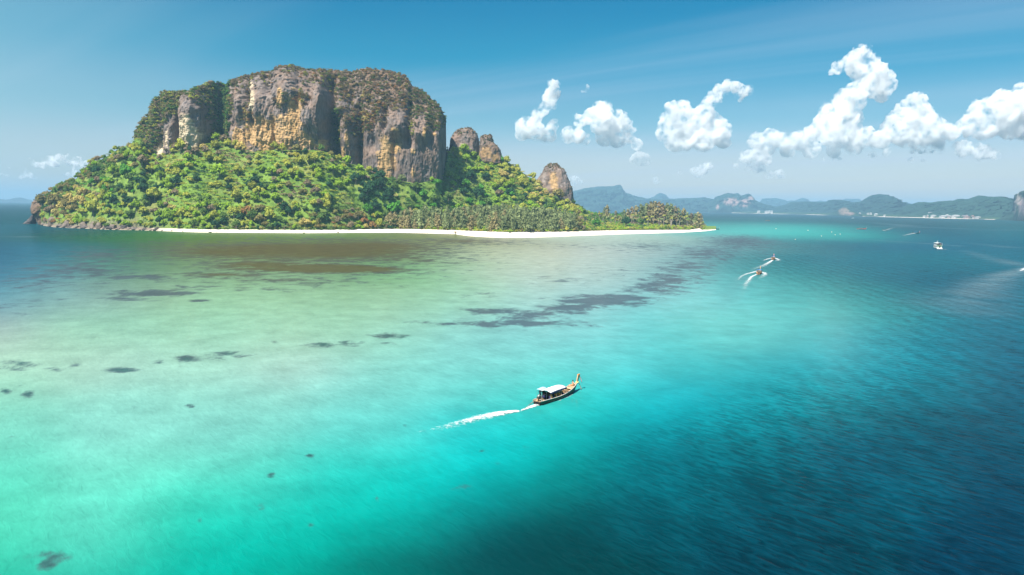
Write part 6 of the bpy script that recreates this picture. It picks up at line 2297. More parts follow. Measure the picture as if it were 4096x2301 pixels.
    if look == 'main':
        hw = w[6] * .9
        bk = [np.stack([np.linspace(-hw, hw, 9), np.full(9, y0 + .15) + .04 * np.sin(np.linspace(0, 9, 9)), np.full(9, q)], -1) for q in np.linspace(.45, zr - .02, 5)]
        sheet('rear_curtain', bk, B_BLACK, root, .02)
    # small sun shade over the helmsman
    if detail:
        sy = -L / 2 + 1.3
        aw = [np.stack([np.full(6, q), np.linspace(sy - .85, sy + .85, 6), 2.48 + .06 * (1 - (q / .46) ** 2) + np.linspace(-.03, .06, 6)], -1) for q in np.linspace(-.46, .46, 6)]
        sheet('stern_awning', aw, B_LBLUE if look == 'main' else B_BLACK, root, .02)
        for sd in (-1, 1):
            for yy in (sy - .65, sy + .85):
                tube('awning_post', [(sd * .44, yy, .5), (sd * .44, yy, 2.48)], .022, B_TIN, root, 5)
    # car engine on its pivot, long shaft trailing into the water
    ey = -L / 2 + .35
    box_mesh('engine_block', (0, ey + .25, 1.12), (.42, .85, .42), B_IRON, root, .05)
    box_mesh('cylinder_head', (0, ey + .27, 1.40), (.30, .70, .16), B_TIN, root, .03)
    tube('air_filter', [(-.05, ey + .3, 1.48), (-.05, ey + .3, 1.60)], .19, B_TIN, root, 12)
    tube('exhaust_pipe', [(.22, ey + .2, 1.28), (.36, ey + .1, 1.34), (.40, ey - .1, 1.75), (.40, ey - .1, 1.95)], .04, B_IRON, root, 6)
    tube('radiator_fan', [(0, ey + .70, 1.15), (0, ey + .76, 1.17)], .24, B_IRON, root, 12)
    tube('engine_pivot', [(0, ey + .1, .55), (0, ey + .1, 1.0)], .09, B_IRON, root, 8)
    tube('tiller', [(.0, ey + .6, 1.25), (.10, ey + 1.4, 1.32), (.14, ey + 2.0, 1.30)], .03, B_POLE, root, 6)
    tube('fuel_tank', [(-.45, ey + .5, .62), (-.45, ey + .5, .98)], .17, B_ORANGE, root, 10)
    tube('shaft_housing', [(0, ey - .1, 1.05), (0, ey - 1.6, .72), (0, ey - 2.4, .52)], [.075, .06, .055], B_POLE, root, 7)
    tube('tail_shaft', [(0, ey - 2.3, .545), (0, ey - 4.6, -.08)], .032, B_POLE, root, 6)
    pv = []
    for i in range(3):
        a = i * 2.094
        pv.append([(.0, ey - 4.55, -.07), (.13 * math.cos(a), ey - 4.60, -.07 + .13 * math.sin(a)), (.17 * math.cos(a + .5), ey - 4.50, -.07 + .17 * math.sin(a + .5))])
    me = bpy.data.meshes.new('propeller')
    me.from_pydata([p for t_ in pv for p in t_], [], [(0, 1, 2), (3, 4, 5), (6, 7, 8)])
    me.materials.append(B_TIN)
    o = bpy.data.objects.new('propeller', me)
    COL.objects.link(o)
    o.parent = root
    tag(root, label, 'boat', group)
    return root, dict(y=y, w=w, z=z, L=L)


# ---- people
def person_mesh(name, J, colours, parent_mat, hands=True):
    """one skinned body. J: dict of joints; colours: list of (joint names, rgb) for regions"""
    names = list(J.keys())
    V = [Vector(J[n_]) for n_ in names]
    ix = {n_: i for i, n_ in enumerate(names)}
    E = [('pelvis', 'waist'), ('waist', 'chest'), ('chest', 'neck'), ('neck', 'head'), ('head', 'crown'), ('chest', 'l_sho'), ('l_sho', 'l_elb'), ('l_elb', 'l_wri'), ('l_wri', 'l_palm'), ('chest', 'r_sho'), ('r_sho', 'r_elb'), ('r_elb', 'r_wri'), ('r_wri', 'r_palm'), ('pelvis', 'l_hip'), ('l_hip', 'l_kne'), ('l_kne', 'l_ank'), ('l_ank', 'l_toe'), ('pelvis', 'r_hip'), ('r_hip', 'r_kne'), ('r_kne', 'r_ank'), ('r_ank', 'r_toe')]
    R = {'pelvis': (.15, .11), 'waist': (.135, .10), 'chest': (.165, .115), 'neck': (.055, .055), 'head': (.085, .095), 'crown': (.07, .075), 'l_sho': (.062, .062), 'l_elb': (.043, .043), 'l_wri': (.029, .029), 'l_palm': (.036, .02), 'l_hip': (.092, .092), 'l_kne': (.062, .062), 'l_ank': (.042, .042), 'l_toe': (.04, .028)}
    for k_ in list(R):
        if k_.startswith('l_'):
            R['r_' + k_[2:]] = R[k_]
    edges = [(ix[a], ix[b]) for a, b in E]
    rad = [R[n_] for n_ in names]
    if hands:
        for sd in 'lr':
            p, w_ = V[ix[sd + '_palm']], V[ix[sd + '_wri']]
            d = (p - w_).normalized()
            sidev = d.cross(Vector((0, .3, 1))).normalized()
            for fi in range(5):
                off = (fi - 2) * .018
                a = len(V)
                ln = (.045, .06, .066, .06, .048)[fi]
                base = p + sidev * off
                V.append(base + d * ln * .6)
                V.append(base + d * ln + Vector((0, 0, -.02)))
                rad += [(.009, .009), (.007, .007)]
                edges += [(ix[sd + '_palm'], a), (a, a + 1)]
    me = bpy.data.meshes.new(name)
    me.from_pydata([v[:] for v in V], edges, [])
    o = bpy.data.objects.new(name, me)
    COL.objects.link(o)
    sk = o.modifiers.new('skin', 'SKIN')
    for i, sv in enumerate(me.skin_vertices[0].data):
        sv.radius = rad[i]
        sv.use_root = (i == ix['pelvis'])
    sb = o.modifiers.new('sub', 'SUBSURF')
    sb.levels = sb.render_levels = 1
    dg = bpy.context.evaluated_depsgraph_get()
    me2 = bpy.data.meshes.new_from_object(o.evaluated_get(dg))
    bpy.data.objects.remove(o)
    n = len(me2.vertices)
    co = np.empty(n * 3, np.float32)
    me2.vertices.foreach_get('co', co)
    co = co.reshape(-1, 3)
    # colour by the nearest limb
    best = np.full(n, 1e9)
    C = np.zeros((n, 3), np.float32)
    cm = {}
    for keys, rgb in colours:
        for k_ in keys:
            cm[k_] = rgb
    for a, b in E:
        A, B_ = np.array(J[a]), np.array(J[b])
        ab = B_ - A
        t = np.clip(((co - A) @ ab) / (ab @ ab), 0, 1)
        d = np.linalg.norm(co - A - t[:, None] * ab, axis=1)
        key = (a, b)
        c0 = cm.get(b, cm.get('skin'))
        upd = d < best
        best[upd] = d[upd]
        C[upd] = c0
    a_ = me2.attributes.new('col', 'FLOAT_COLOR', 'POINT')
    a_.data.foreach_set('color', np.concatenate([C, np.ones((n, 1), np.float32)], 1).ravel())
    me2.materials.clear()
    me2.materials.append(parent_mat)
    me2.name = name
    for p in me2.polygons:
        p.use_smooth = True
    return me2


MAT_PERSON = attr_mat('skin_and_clothes', scale=14.0, var=0.12, rough=0.75)
MAT_HAIR = simple_mat('black_hair', (0.012, 0.010, 0.009), 0.7, 0.2, 20)
SKIN_C = (0.55, 0.30, 0.18)


def person(label, J, colours, loc, rz, hair=True, group=None, scale=1.0, face=(0, 1)):
    root = empty('person', loc, rz)
    root.scale = (scale,) * 3
    me = person_mesh('body', J, colours + [(('skin',), SKIN_C)], MAT_PERSON)
    o = bpy.data.objects.new('body', me)
    COL.objects.link(o)
    o.parent = root
    h, c = np.array(J['head']), np.array(J['crown'])
    f = np.array([face[0], face[1], 0.0])
    sdv = np.array([face[1], -face[0], 0.0])
    V, F_ = ico(3)
    Vh = V.copy()
    Vh = Vh * np.array([.098, .112, .115])
    keep = Vh[:, 2] > -.02 - .10 * (V @ -f)
    hc = (h + c) / 2 + np.array([0, 0, .025]) - f * .018
    Vh[:, 2] = np.where(keep, Vh[:, 2], np.maximum(Vh[:, 2], -.03))
    mesh_np('hair', Vh + hc, F_[:, :3], MAT_HAIR, parent=root)
    # face: nose, eyes, mouth, ears
    fp = h + np.array([0, 0, .03])
    bmv, bmf, cc = [], [], []
    off = 0
    s_, sf = ico(2)
    for p, sc, col in ((fp + f * .10 - np.array([0, 0, .015]), (.014, .018, .022), SKIN_C), (fp + f * .085 + sdv * .034 + np.array([0, 0, .015]), (.012, .010, .008), (.02, .015, .012)), (fp + f * .085 - sdv * .034 + np.array([0, 0, .015]), (.012, .010, .008), (.02, .015, .012)), (fp + f * .088 - np.array([0, 0, .058]), (.026, .010, .008), (.30, .10, .08)), (fp + sdv * .092, (.014, .022, .03), SKIN_C), (fp - sdv * .092, (.014, .022, .03), SKIN_C)):
        bmv.append(s_ * np.array(sc) + p)
        bmf.append(sf[:, :3] + off)
        cc.append(np.tile(np.array(col), (len(s_), 1)))
        off += len(s_)
    mesh_np('face', np.concatenate(bmv), np.concatenate(bmf), MAT_PERSON, {'col': np.concatenate(cc)}, parent=root)
    tag(root, label, 'person', group)
    return root


STAND = dict(pelvis=(0, 0, .95), waist=(0, .01, 1.10), chest=(0, 0, 1.34), neck=(0, .01, 1.49), head=(0, .03, 1.60), crown=(0, .02, 1.70),
             l_sho=(-.20, 0, 1.42), l_elb=(-.27, .03, 1.14), l_wri=(-.20, .22, 1.02), l_palm=(-.16, .29, 1.02), r_sho=(.20, 0, 1.42), r_elb=(.28, .10, 1.16), r_wri=(.20, .34, 1.10), r_palm=(.17, .42, 1.10),
             l_hip=(-.10, 0, .90), l_kne=(-.12, .03, .50), l_ank=(-.14, -.02, .08), l_toe=(-.16, .15, .035), r_hip=(.10, 0, .90), r_kne=(.13, .05, .50), r_ank=(.15, .02, .08), r_toe=(.17, .19, .035))
SIT = dict(pelvis=(0, 0, .12), waist=(0, -.03, .27), chest=(0, -.02, .50), neck=(0, .02, .66), head=(0, .06, .77), crown=(0, .05, .87),
           l_sho=(-.20, -.01, .59), l_elb=(-.30, .16, .38), l_wri=(-.10, .34, .52), l_palm=(-.05, .38, .58), r_sho=(.20, -.01, .59), r_elb=(.33, -.10, .34), r_wri=(.34, -.10, .10), r_palm=(.35, -.06, .045),
           l_hip=(-.10, .04, .10), l_kne=(-.15, .45, .20), l_ank=(-.12, .84, .06), l_toe=(-.12, .92, .15), r_hip=(.10, .04, .10), r_kne=(.14, .44, .26), r_ank=(.12, .80, .06), r_toe=(.13, .90, .14))
SEATED = dict(pelvis=(0, 0, .10), waist=(0, -.02, .25), chest=(0, 0, .48), neck=(0, .02, .63), head=(0, .05, .74), crown=(0, .04, .84),
              l_sho=(-.19, 0, .56), l_elb=(-.24, .10, .30), l_wri=(-.14, .30, .20), l_palm=(-.12, .37, .19), r_sho=(.19, 0, .56), r_elb=(.24, .10, .30), r_wri=(.14, .30, .20), r_palm=(.12, .37, .19),
              l_hip=(-.10, .03, .08), l_kne=(-.12, .42, .08), l_ank=(-.12, .42, -.32), l_toe=(-.12, .57, -.36), r_hip=(.10, .03, .08), r_kne=(.12, .42, .08), r_ank=(.12, .42, -.32), r_toe=(.12, .57, -.36))


def local(root, x, y, z):
    a = root.rotation_euler.z
    s = root.scale[0]
    return (root.location.x + s * (x * math.cos(a) - y * math.sin(a)), root.location.y + s * (x * math.sin(a) + y * math.cos(a)), root.location.z + s * z)


def life_jacket(root, x, y, z, rz, label):
    """folded foam vest: two front panels and a back panel"""
    V, F_ = [], []
    off = 0
    bm = bmesh.new()
    for cx, sx in ((-.13, .2), (.13, .2)):
        g = bmesh.ops.create_cube(bm, size=1.0)
        for v in g['verts']:
            v.co = Vector((v.co.x * sx + cx, v.co.y * .09 - .05, v.co.z * .5))
    g = bmesh.ops.create_cube(bm, size=1.0)
    for v in g['verts']:
        v.co = Vector((v.co.x * .46, v.co.y * .09 + .06, v.co.z * .5))
    bmesh.ops.bevel(bm, geom=list(bm.edges), offset=.03, segments=2, affect='EDGES')
    me = bpy.data.meshes.new('life_jacket')
    bm.to_mesh(me)
    bm.free()
    me.materials.append(B_ORANGE)
    o = bpy.data.objects.new('life_jacket', me)
    COL.objects.link(o)
    o.location = local(root, x, y, z)
    o.rotation_euler = (0.25, 0, root.rotation_euler.z + rz)
    tag(o, label, 'life jacket', 'orange life jackets in the nearest boat')


def foam_mat():
    m, nt, b = new_mat('sea_foam')
    N, L = nt.nodes, nt.links
    geo = N.new('ShaderNodeNewGeometry')
    nz = N.new('ShaderNodeTexNoise')
    nz.inputs['Scale'].default_value = 1.5
    nz.inputs['Detail'].default_value = 8
    nz.inputs['Roughness'].default_value = 0.7
    nz.inputs['Distortion'].default_value = 0.8
    L.new(geo.outputs['Position'], nz.inputs['Vector'])
    at_ = N.new('ShaderNodeAttribute')
    at_.attribute_name = 'foam'
    ad = N.new('ShaderNodeMath')
    ad.operation = 'MULTIPLY_ADD'
    L.new(nz.outputs['Fac'], ad.inputs[0])
    ad.inputs[1].default_value = 2.6
    L.new(at_.outputs['Fac'], ad.inputs[2])
    mr = N.new('ShaderNodeMapRange')
    mr.interpolation_type = 'SMOOTHSTEP'
    mr.inputs['From Min'].default_value = 1.55
    mr.inputs['From Max'].default_value = 2.65
    L.new(ad.outputs[0], mr.inputs['Value'])
    b.inputs['Base Color'].default_value = (0.86, 0.88, 0.88, 1)
    b.inputs['Roughness'].default_value = 0.9
    tr = N.new('ShaderNodeBsdfTransparent')
    ms = N.new('ShaderNodeMixShader')
    L.new(mr.outputs[0], ms.inputs[0])
    L.new(tr.outputs[0], ms.inputs[1])
    L.new(b.outputs[0], ms.inputs[2])
    L.new(ms.outputs[0], N['Material Output'].inputs['Surface'])
    return m


MAT_FOAM = foam_mat()


def wake(strips, n=90, m=13):
    """churned white water: each strip is (points (x,y world), widths, strength from, to, crest height)"""
    V, F_, A = [], [], []
    off = 0
    for pts, wd, s0, s1, hgt in strips:
        pts = np.asarray(pts, float)[:, :2]
        t = np.linspace(0, 1, n)
        q = np.linspace(0, 1, len(pts))
        c = np.stack([np.interp(t, q, pts[:, 0]), np.interp(t, q, pts[:, 1])], -1)
        for _ in range(6):
            c[1:-1] = (c[:-2] + c[1:-1] * 2 + c[2:]) / 4
        d = np.gradient(c, axis=0)
        d /= np.linalg.norm(d, axis=1, keepdims=True)
        nn = np.stack([-d[:, 1], d[:, 0]], -1)
        w = np.interp(t, np.linspace(0, 1, len(wd)), wd)
        k = np.linspace(-1, 1, m)
        P = c[:, None] + nn[:, None] * (w[:, None] * k[None])[..., None]
        st = np.interp(t, [0, 1], [s0, s1])[:, None] * (1 - np.abs(k)[None] ** 1.6)
        ends = np.minimum(1, np.minimum(t / .03, (1 - t) / .10))[:, None]
        zz = 0.03 + hgt * (1 - k[None] ** 2) * ends * (0.5 + 0.8 * np.abs(fbm(np.stack([P[..., 0] / .7, P[..., 1] / .7, P[..., 0] * 0], -1), 3)))
        V.append(np.concatenate([P, zz[..., None]], -1).reshape(-1, 3))
        F_.append(grid_faces(n, m) + off)
        A.append((0.76 * st * (0.35 + 0.65 * ends) - 0.25 * (1 - ends)).ravel())
        off += n * m
    o = mesh_np('foam_wake', np.concatenate(V), np.concatenate(F_), MAT_FOAM, {'foam': np.concatenate(A)})
    tag(o, kind='stuff')
    return o


# ---- the nearest boat
p_st, p_bw = ground(2147.0, 1621.0), ground(2287.0, 1569.0)
hd = math.atan2(p_bw[0] - p_st[0], p_bw[1] - p_st[1])
wl = math.hypot(p_bw[0] - p_st[0], p_bw[1] - p_st[1])
SC = wl / 10.6
mid = p_st + (p_bw - p_st) * (6.2 / 10.6)
print('boat', wl, SC, math.degrees(hd), mid)
main, HS = longtail((mid[0], mid[1], 0), hd, SC, 'main', 'nearest longtail boat, dark green hull under a white canopy, driving through turquoise water')
person('person standing at the engine of the nearest boat in dark navy clothes', STAND, [(('waist', 'chest', 'l_sho', 'r_sho', 'l_elb', 'r_elb'), (0.012, 0.016, 0.05)), (('pelvis', 'l_hip', 'r_hip', 'l_kne', 'r_kne', 'l_ank', 'r_ank'), (0.012, 0.012, 0.018))], local(main, -.42, -HS['L'] / 2 + 1.5, .545), -hd + 0.15, scale=1.0)
zf = float(np.interp(HS['L'] / 2 - 1.9, HS['y'], HS['z']))
person('person sitting on the bow in orange shorts with legs stretched out', SIT, [(('l_hip', 'r_hip', 'pelvis'), (0.80, 0.30, 0.05)), (('l_kne', 'r_kne'), (0.66, 0.29, 0.10))], local(main, .05, HS['L'] / 2 - 1.55, zf - .0), 2.0, scale=1.08)
for i, (x, yy, rz, lb) in enumerate([(.72, -3.1, .2, 'orange life jacket hanging rearmost under the white canopy'), (.70, -1.75, -.2, 'orange life jacket second from the stern under the white canopy'), (.72, -.8, .3, 'orange life jacket third from the stern under the white canopy'), (.45, .45, .1, 'orange life jacket nearest the bow under the white canopy')]):
    life_jacket(main, x, yy, .82, rz, lb)
for i, (x, yy, c, lb) in enumerate([(.25, -2.35, (.30, .12, .10), 'passenger in a dark red top in the rear seat under the white canopy'), (.40, -.45, (.62, .42, .32), 'passenger in a pale top in the middle seat under the white canopy'), (.35, .50, (.55, .30, .22), 'passenger in a tan top in the front seat under the white canopy')]):
    person(lb, SEATED, [(('waist', 'chest', 'l_sho', 'r_sho', 'l_elb', 'r_elb'), c), (('pelvis', 'l_hip', 'r_hip', 'l_kne', 'r_kne'), (.05, .05, .12))], local(main, x, yy, .56), -hd, group='passengers under the white canopy')
tailp = local(main, 0, -HS['L'] / 2 - 4.3, 0)
g = lambda *pp: np.array([ground(float(a), float(b)) for a, b in pp])
wake([(np.array([local(main, 0, -HS['L'] / 2 + .3, 0), local(main, 0, -HS['L'] / 2 - 2.2, 0), local(main, 0.05, -HS['L'] / 2 - 4.6, 0)]), [.8, .55, .3], 1.6, 1.4, .18),
      (np.vstack([[tailp], g((2000, 1655), (1920, 1672), (1840, 1694), (1770, 1712), (1690, 1731), (1600, 1746))]), [.5, 1.5, 1.6, 1.5, 1.4, 1.1, .7], 1.75, -.05, .25),
      (np.array([local(main, 1.0, 3.2, 0), local(main, 1.3, 1.4, 0), local(main, 1.45, -1.0, 0), local(main, 1.35, -4.5, 0)]), [.10, .22, .2, .1], .65, .5, .10),
      (np.array([local(main, -.9, 3.4, 0), local(main, -1.35, 1.0, 0), local(main, -1.5, -3.0, 0)]), [.08, .16, .1], .6, .4, .08)])

# ---- two longtails following one another away
for x0, y0, x1, y1, look, lb in ((3033, 1098, 3049, 1081, 'near', 'nearer of two longtails running away, blue canopy and orange rail'), (3091, 1039.5, 3098, 1030.5, 'far', 'farther of two longtails running away, blue canopy and pink prow ribbons')):
    a, b = ground(float(x0), float(y0)), ground(float(x1), float(y1))
    h2 = math.atan2(b[0] - a[0], b[1] - a[1])
    bt, H2 = longtail((a[0] + math.sin(h2) * 5.5, a[1] + math.cos(h2) * 5.5, 0), h2, 1.08, look, lb, 'longtails running away side by side')
    person('person steering the ' + ('nearer' if look == 'near' else 'farther') + ' of the two departing longtails', STAND, [(('waist', 'chest', 'l_sho', 'r_sho'), (.02, .02, .03) if look == 'near' else (.05, .05, .06)), (('pelvis', 'l_hip', 'r_hip', 'l_kne', 'r_kne'), (.03, .03, .04))], local(bt, -.28, -H2['L'] / 2 + 1.75, .545), -h2)
    if look == 'near':
        person('person in a white shirt standing beside the blue canopy of the nearer departing longtail', STAND, [(('waist', 'chest', 'l_sho', 'r_sho', 'l_elb', 'r_elb'), (.82, .80, .76)), (('pelvis', 'l_hip', 'r_hip', 'l_kne', 'r_kne'), (.25, .2, .15))], local(bt, .55, -H2['L'] / 2 + 2.0, .24), -h2)
        wake([(g((3028, 1098), (3004, 1109), (2996, 1122), (2984, 1135), (2978, 1155), (2972, 1165)), [.8, 1.2, 1.6, 1.8, 1.6, 1.4], 1.35, .25, .25),
              (g((3030, 1085), (3015, 1090), (2985, 1098), (2965, 1107), (2948, 1127)), [.7, 1.4, 1.5, 1.3, .9], 1.35, .5, .35),
              (g((3046, 1090), (3060, 1093), (3057, 1103), (3042, 1113), (3037, 1120)), [1.3, 1.8, 2.2, 1.6, .8], 1.35, .2, .35),
              (g((2972, 1165), (2966, 1180), (2955, 1200), (2930, 1230)), [1.2, 1.4, 1.3, 1.1], .35, .12, .02)])
    else:
        wake([(g((3091, 1041), (3077, 1050), (3064, 1058), (3048, 1066), (3020, 1076), (3005, 1084)), [.9, 1.7, 2.2, 2.8, 2.6, 1.8], 1.35, .3, .25),
              (g((3088, 1033), (3072, 1037), (3060, 1041), (3053, 1045)), [.8, 1.4, 1.3, .8], 1.35, .6, .35),
              (g((3098, 1034), (3110, 1037), (3113, 1042), (3104, 1047)), [1.2, 2.0, 2.4, 1.5], 1.35, .5, .35)])

# ---- white two-decked tour boat
def tour_boat():
    a, b = ground(3768.0, 997.0), ground(3750.0, 990.0)
    a, b = a, b
    hd_ = math.radians(15)
    root = empty('tour_boat', (a[0] - 1.2, a[1] + 5, 0), -hd_)
    root.scale = (1.05,) * 3
    s = np.linspace(0, 1, 16)
    L, B = 12.5, 4.1
    y = (s - .5) * L
    w = B / 2 * np.clip(1 - np.clip((s - .55) / .45, 0, 1) ** 2, .04, 1)
    z = 1.0 + .75 * np.clip((s - .4) / .6, 0, 1) ** 2
    k = -.5 + 1.2 * np.clip((s - .85) / .15, 0, 1) ** 2
    pr = np.linspace(-1, 1, 13)
    P = np.array([np.stack([np.sign(pr) * w[i] * np.abs(pr) ** .45, np.full(13, y[i]), k[i] + (z[i] - k[i]) * np.abs(pr) ** 1.6], -1) for i in range(16)])
    mesh_np('hull', P.reshape(-1, 3), grid_faces(16, 13), B_GEL, parent=root)
    dk = np.array([np.stack([np.linspace(-1, 1, 5) * w[i] * .98, np.full(5, y[i]), np.full(5, z[i] - .04)], -1) for i in range(16)])
    sheet('deck', dk, B_GEL, root, .06)
    box_mesh('transom', (0, y[0] - .03, .35), (B * .96, .08, 1.3), B_GEL, root)
    box_mesh('swim_platform', (0, y[0] - .65, .32), (B * .9, 1.15, .18), B_GEL, root, .04)
    box_mesh('waterline_band', (0, y[0] - .10, .05), (B * .97, .05, .25), B_GLASS, root)
    # lower saloon: walls between real window openings
    y0_, y1_ = y[0] + .9, y[0] + 9.2
    for sd in (-1, 1):
        box_mesh('saloon_side', (sd * 1.86, (y0_ + y1_) / 2, 1.32), (.08, y1_ - y0_, .62), B_GEL, root)
        box_mesh('saloon_side', (sd * 1.86, (y0_ + y1_) / 2, 2.55), (.08, y1_ - y0_, .34), B_GEL, root)
        box_mesh('window_band', (sd * 1.835, (y0_ + y1_) / 2, 2.0), (.05, y1_ - y0_ - .1, .78), B_GLASS, root)
        for i in range(6):
            box_mesh('window_post', (sd * 1.88, y0_ + .05 + i * (y1_ - y0_ - .1) / 5, 2.0), (.07, .14, .78), B_GEL, root)
    box_mesh('rear_wall', (-1.05, y0_, 1.85), (1.62, .08, 1.7), B_CREAM, root)
    box_mesh('rear_wall', (1.32, y0_, 1.85), (1.10, .08, 1.7), B_CREAM, root)
    box_mesh('rear_wall', (.27, y0_, 2.62), (1.02, .08, .16), B_CREAM, root)
    box_mesh('door', (.27, y0_ + .18, 1.75), (.98, .06, 1.6), B_GLASS, root)
    box_mesh('front_wall', (0, y1_, 1.85), (3.7, .1, 1.7), B_GLASS, root)
    box_mesh('upper_deck', (0, (y0_ + y1_) / 2 - .3, 2.78), (4.0, y1_ - y0_ + .9, .12), B_GEL, root, .03)
    box_mesh('green_fascia', (0, y0_ - .78, 2.80), (4.0, .06, .2), B_GREEN, root)
    for sd in (-1, 1):
        for i, yy in enumerate(np.linspace(y0_ - .6, y1_ - .3, 5)):
            tube('roof_post', [(sd * 1.85, yy, 2.82), (sd * 1.8, yy, 4.65)], .05, B_GEL, root, 6)
        tube('handrail', [(sd * 1.88, y0_ - .65, 3.72), (sd * 1.88, y1_ - .3, 3.72)], .035, B_TIN, root, 6)
        box_mesh('side_screen', (sd * 1.83, y0_ + 3.8, 3.25), (.05, 6.2, .7), B_GEL, root)
        box_mesh('dark_awning', (sd * 1.83, y0_ + 4.5, 4.15), (.04, 5.2, .8), B_GLASS, root)
    tube('handrail', [(-1.85, y0_ - .65, 3.72), (1.85, y0_ - .65, 3.72)], .035, B_TIN, root, 6)
    box_mesh('wheelhouse', (-.2, y1_ - 1.2, 3.75), (3.0, 1.6, 1.8), B_GEL, root, .1)
    t = np.linspace(-1, 1, 9)
    u = np.linspace(y0_ - .9, y1_ + .3, 9)
    sheet('roof', [np.stack([np.full(9, 2.05 * q), u, 4.66 + .38 * (1 - q * q) * np.ones(9)], -1) for q in t], B_GEL, root, .1)
    tube('mast', [(0, y1_ - 2.2, 4.9), (0, y1_ - 2.4, 6.6)], .06, B_GEL, root, 6)
    box_mesh('radar', (0, y1_ - 2.3, 6.2), (1.0, .3, .2), B_GEL, root, .05)
    for sd in (-1, 1):
        tube('stay', [(0, y1_ - 2.4, 6.5), (sd * 1.2, y1_ - 4.0, 4.85)], .02, B_TIN, root, 4)
        tube('bow_rail', [(sd * 1.5, y[12], z[12] + .9), (sd * .9, y[14], z[14] + .9), (0, y[15], z[15] + .95)], .03, B_TIN, root, 5)
        for i in (10, 12, 14):
            tube('stanchion', [(sd * w[i] * .9, y[i], z[i]), (sd * w[i] * .9, y[i], z[i] + .9)], .025, B_TIN, root, 5)
        tube('outboard_leg', [(sd * .8, y[0] - .9, .9), (sd * .8, y[0] - 1.0, -.3)], .16, B_GLASS, root, 8)
    tag(root, 'white two-decked tour boat with a rounded roof and cream stern', 'boat')
    for i, (x, c, lb) in enumerate([(.55, (.45, .06, .10), 'person in a red top at the stern rail of the tour boat'), (1.1, (.55, .20, .30), 'person in a pink top at the stern rail of the tour boat'), (.0, (.08, .07, .1), 'person in dark clothes on the upper deck of the tour boat')]):
        person(lb, STAND, [(('waist', 'chest', 'l_sho', 'r_sho', 'l_elb', 'r_elb'), c), (('pelvis', 'l_hip', 'r_hip', 'l_kne', 'r_kne', 'l_ank', 'r_ank'), (.04, .04, .08))], local(root, x, y0_ - .2 + .5 * i, 2.84), -hd_ + 2.8)
    wake([(g((3742, 993), (3760, 996), (3784, 999), (3800, 1001)), [1.5, 2.2, 2.2, 1.0], 1.0, .6, .2)])


tour_boat()


# ---- far small boats
def small_boat(name, x, y, Lm, heading, hull_m, label, cat='boat', top=None, prow=False):
    p = ground(float(x), float(y))
    root = empty(name, (p[0], p[1], 0), -heading)
    s = np.linspace(0, 1, 14)
    yy = (s - .5) * Lm
    w = Lm * .10 * np.clip(1 - np.abs((s - .45) / .55) ** 2.4, .05, 1)
    z = Lm * .055 + Lm * .075 * s ** 3
    k = -.25 + Lm * .05 * np.clip((s - .8) / .2, 0, 1)
    pr = np.linspace(-1, 1, 9)
    P = np.array([np.stack([np.sign(pr) * w[i] * np.abs(pr) ** .7, np.full(9, yy[i]), k[i] + (z[i] - k[i]) * np.abs(pr) ** 1.7], -1) for i in range(14)])
    sheet('hull', P, hull_m, root, .08)
    for q in (.25, .45, .62):
        j = int(q * 13)
        box_mesh('thwart', (0, yy[j], z[j] - .12), (2 * w[j] * .95, .3, .06), B_PLANK, root)
    if top:
        ys_ = np.linspace(-Lm * .25, Lm * .12, 5)
        sheet('canopy', [np.stack([np.full(5, q * Lm * .085), ys_, np.full(5, Lm * .16 - .15 * q * q)], -1) for q in (-1, -.5, 0, .5, 1)], top, root, .06)
        for sd in (-1, 1):
            for y_ in (ys_[0], ys_[-1]):
                tube('roof_post', [(sd * Lm * .08, y_, Lm * .04), (sd * Lm * .08, y_, Lm * .155)], .05, B_PLANK, root, 5)
    if prow:
        tube('prow', [(0, yy[-1] - .3, z[-1] - .2), (0, yy[-1] + .2, z[-1] + 1.0), (0, yy[-1] + .45, z[-1] + 2.2)], [.14, .13, .17], B_PINK if prow == 'pink' else B_PLANK, root, 6)
    tube('motor', [(0, yy[0] + .4, Lm * .05), (0, yy[0] + .2, Lm * .12)], Lm * .025, B_IRON, root, 7)
    tube('tail_shaft', [(0, yy[0] + .3, Lm * .08), (0, yy[0] - Lm * .22, -.1)], .05, B_POLE, root, 5)
    tag(root, label, cat)
    return root


small_boat('longtail_boat', 3663, 934, 12, math.radians(80), B_HULL, 'small longtail with a curved white wake behind it, beyond the tour boat', top=B_BLUE, prow='pink')
small_boat('speedboat', 3540, 922, 10, math.radians(-65), B_HULL, 'dark speedboat throwing white spray, left of the curved-wake longtail', top=B_BLACK)
small_boat('longtail_boat', 3446, 917.5, 15, math.radians(114), B_RED, 'red-brown longtail seen side on with a flat white streak behind', top=B_BROWN, prow='wood')
small_boat('speedboat', 3411, 873.5, 16, math.radians(70), B_GEL, 'tiny white boat close under the far shore', top=B_WHITE)
small_boat('longtail_boat', 3070, 884, 15, math.radians(85), B_BROWN, 'tiny dark longtail far off beyond the spit', top=B_BROWN)
small_boat('longtail_boat', 2860, 918.3, 13, math.radians(106), B_HULL, 'dark longtail lying in the shallows off the tip of the spit', prow='wood')
small_boat('longtail_boat', 2825, 911.5, 10, math.radians(80), B_BROWN, 'longtail drawn up on the sand under the bare tree', prow='wood').location.z = 1.0
wake([(g((3668, 932.5), (3660, 934), (3640, 937), (3620, 942), (3605, 948)), [1.2, 3.0, 3.5, 3.0, 2.0], 1.4, .35, .5)])
wake([(g((3532, 923), (3540, 922.5), (3550, 920), (3565, 914), (3590, 909), (3620, 903)), [1.5, 2.0, 3.5, 7, 9, 9], 1.3, .0, .7)])
wake([(g((3424, 918.5), (3436, 918.4)), [1.4, 1.8], .8, 1.0, .1)])
wake([(g((3052, 884), (3064, 884)), [2.0, 2.4], .6, .8, .1)])
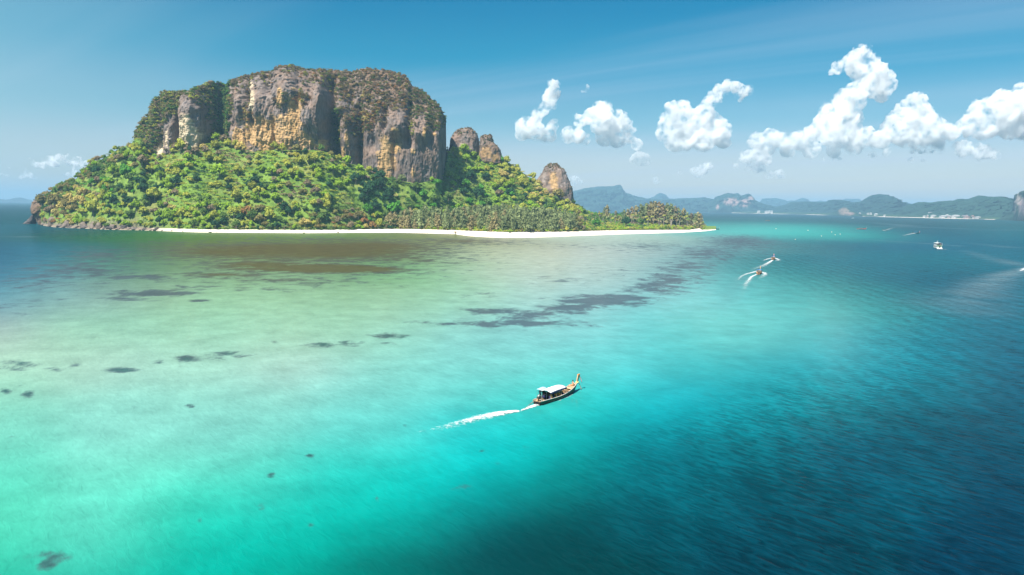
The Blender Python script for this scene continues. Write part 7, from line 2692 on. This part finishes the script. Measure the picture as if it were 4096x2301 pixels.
wake([(g((4082, 1085), (4096, 1077), (4140, 1058)), [1.5, 2.5, 2.0], .9, 1.2, .2)])

# ---- mooring buoys
def buoy(x, y, label):
    p = ground(float(x), float(y))
    k = 1.9 * p[1] / F_PX
    root = empty('buoy', (p[0], p[1], 0))
    V, F_ = ico(3)
    V = V * np.array([k * .75, k * .75, k * .8])
    mesh_np('float', V + np.array([0, 0, k * .45]), F_[:, :3], BUOY_M, parent=root)
    tube('ring', [(.12 * k * math.cos(a), 0, k * 1.28 + .12 * k * math.sin(a)) for a in np.linspace(0, 6.1, 9)], .03 * k, B_TIN, root, 5)
    tag(root, label, 'buoy', 'pale mooring buoys off the spit')


BUOY_M = simple_mat('pale_buoy_plastic', (0.85, 0.66, 0.42), 0.5, 0.05)
for x, y, lb in [(3104, 916.5, 'farthest left pale buoy, on the edge of the turquoise tongue'), (3232, 922.5, 'pale buoy second along the far edge of the turquoise tongue'), (3327, 929.5, 'pale buoy just past the end of the turquoise tongue'), (3341, 940.5, 'left of the close pair of pale buoys'), (3361, 938, 'right of the close pair of pale buoys, farthest right of all'), (3286, 945.5, 'pale buoy on the near edge of the turquoise tongue'), (3181, 959, 'nearest pale buoy, alone on the dark water')]:
    buoy(x, y, lb)

# ---- people on the beach
for x, y, c, lb in ((2663, 928, (.10, .06, .05), 'person in dark clothes walking on the white sand of the spit'), (2228, 926.5, (.75, .73, .70), 'person in white standing at the top of the beach by the casuarinas')):
    p = ground(float(x), float(y), 1.6)
    q = shore_point(np.array([float(x)]))[0]
    k = (p[1] - q[1])
    person(lb, STAND, [(('waist', 'chest', 'l_sho', 'r_sho', 'l_elb', 'r_elb', 'pelvis', 'l_hip', 'r_hip', 'l_kne', 'r_kne'), c)], (p[0], p[1], 1.5), 0.6)


# ---- labels: things that would share one are told apart by their place in the row
def single_out():
    by = {}
    for o in scene.objects:
        if o.parent is None and 'label' in o and 'category' in o:
            by.setdefault(o['label'], []).append(o)
    for lb, os_ in by.items():
        if 1 < len(os_) <= 45:
            os_.sort(key=lambda o: o.location.x / max(o.location.y, 1))
            n = len(os_)
            for i, o in enumerate(os_):
                pos = 'leftmost' if i == 0 else ('rightmost' if i == n - 1 else ORD[i] + ' from left')
                if len(lb.split()) + 3 <= 16:
                    o['label'] = f"{lb}, {pos}"


single_out()
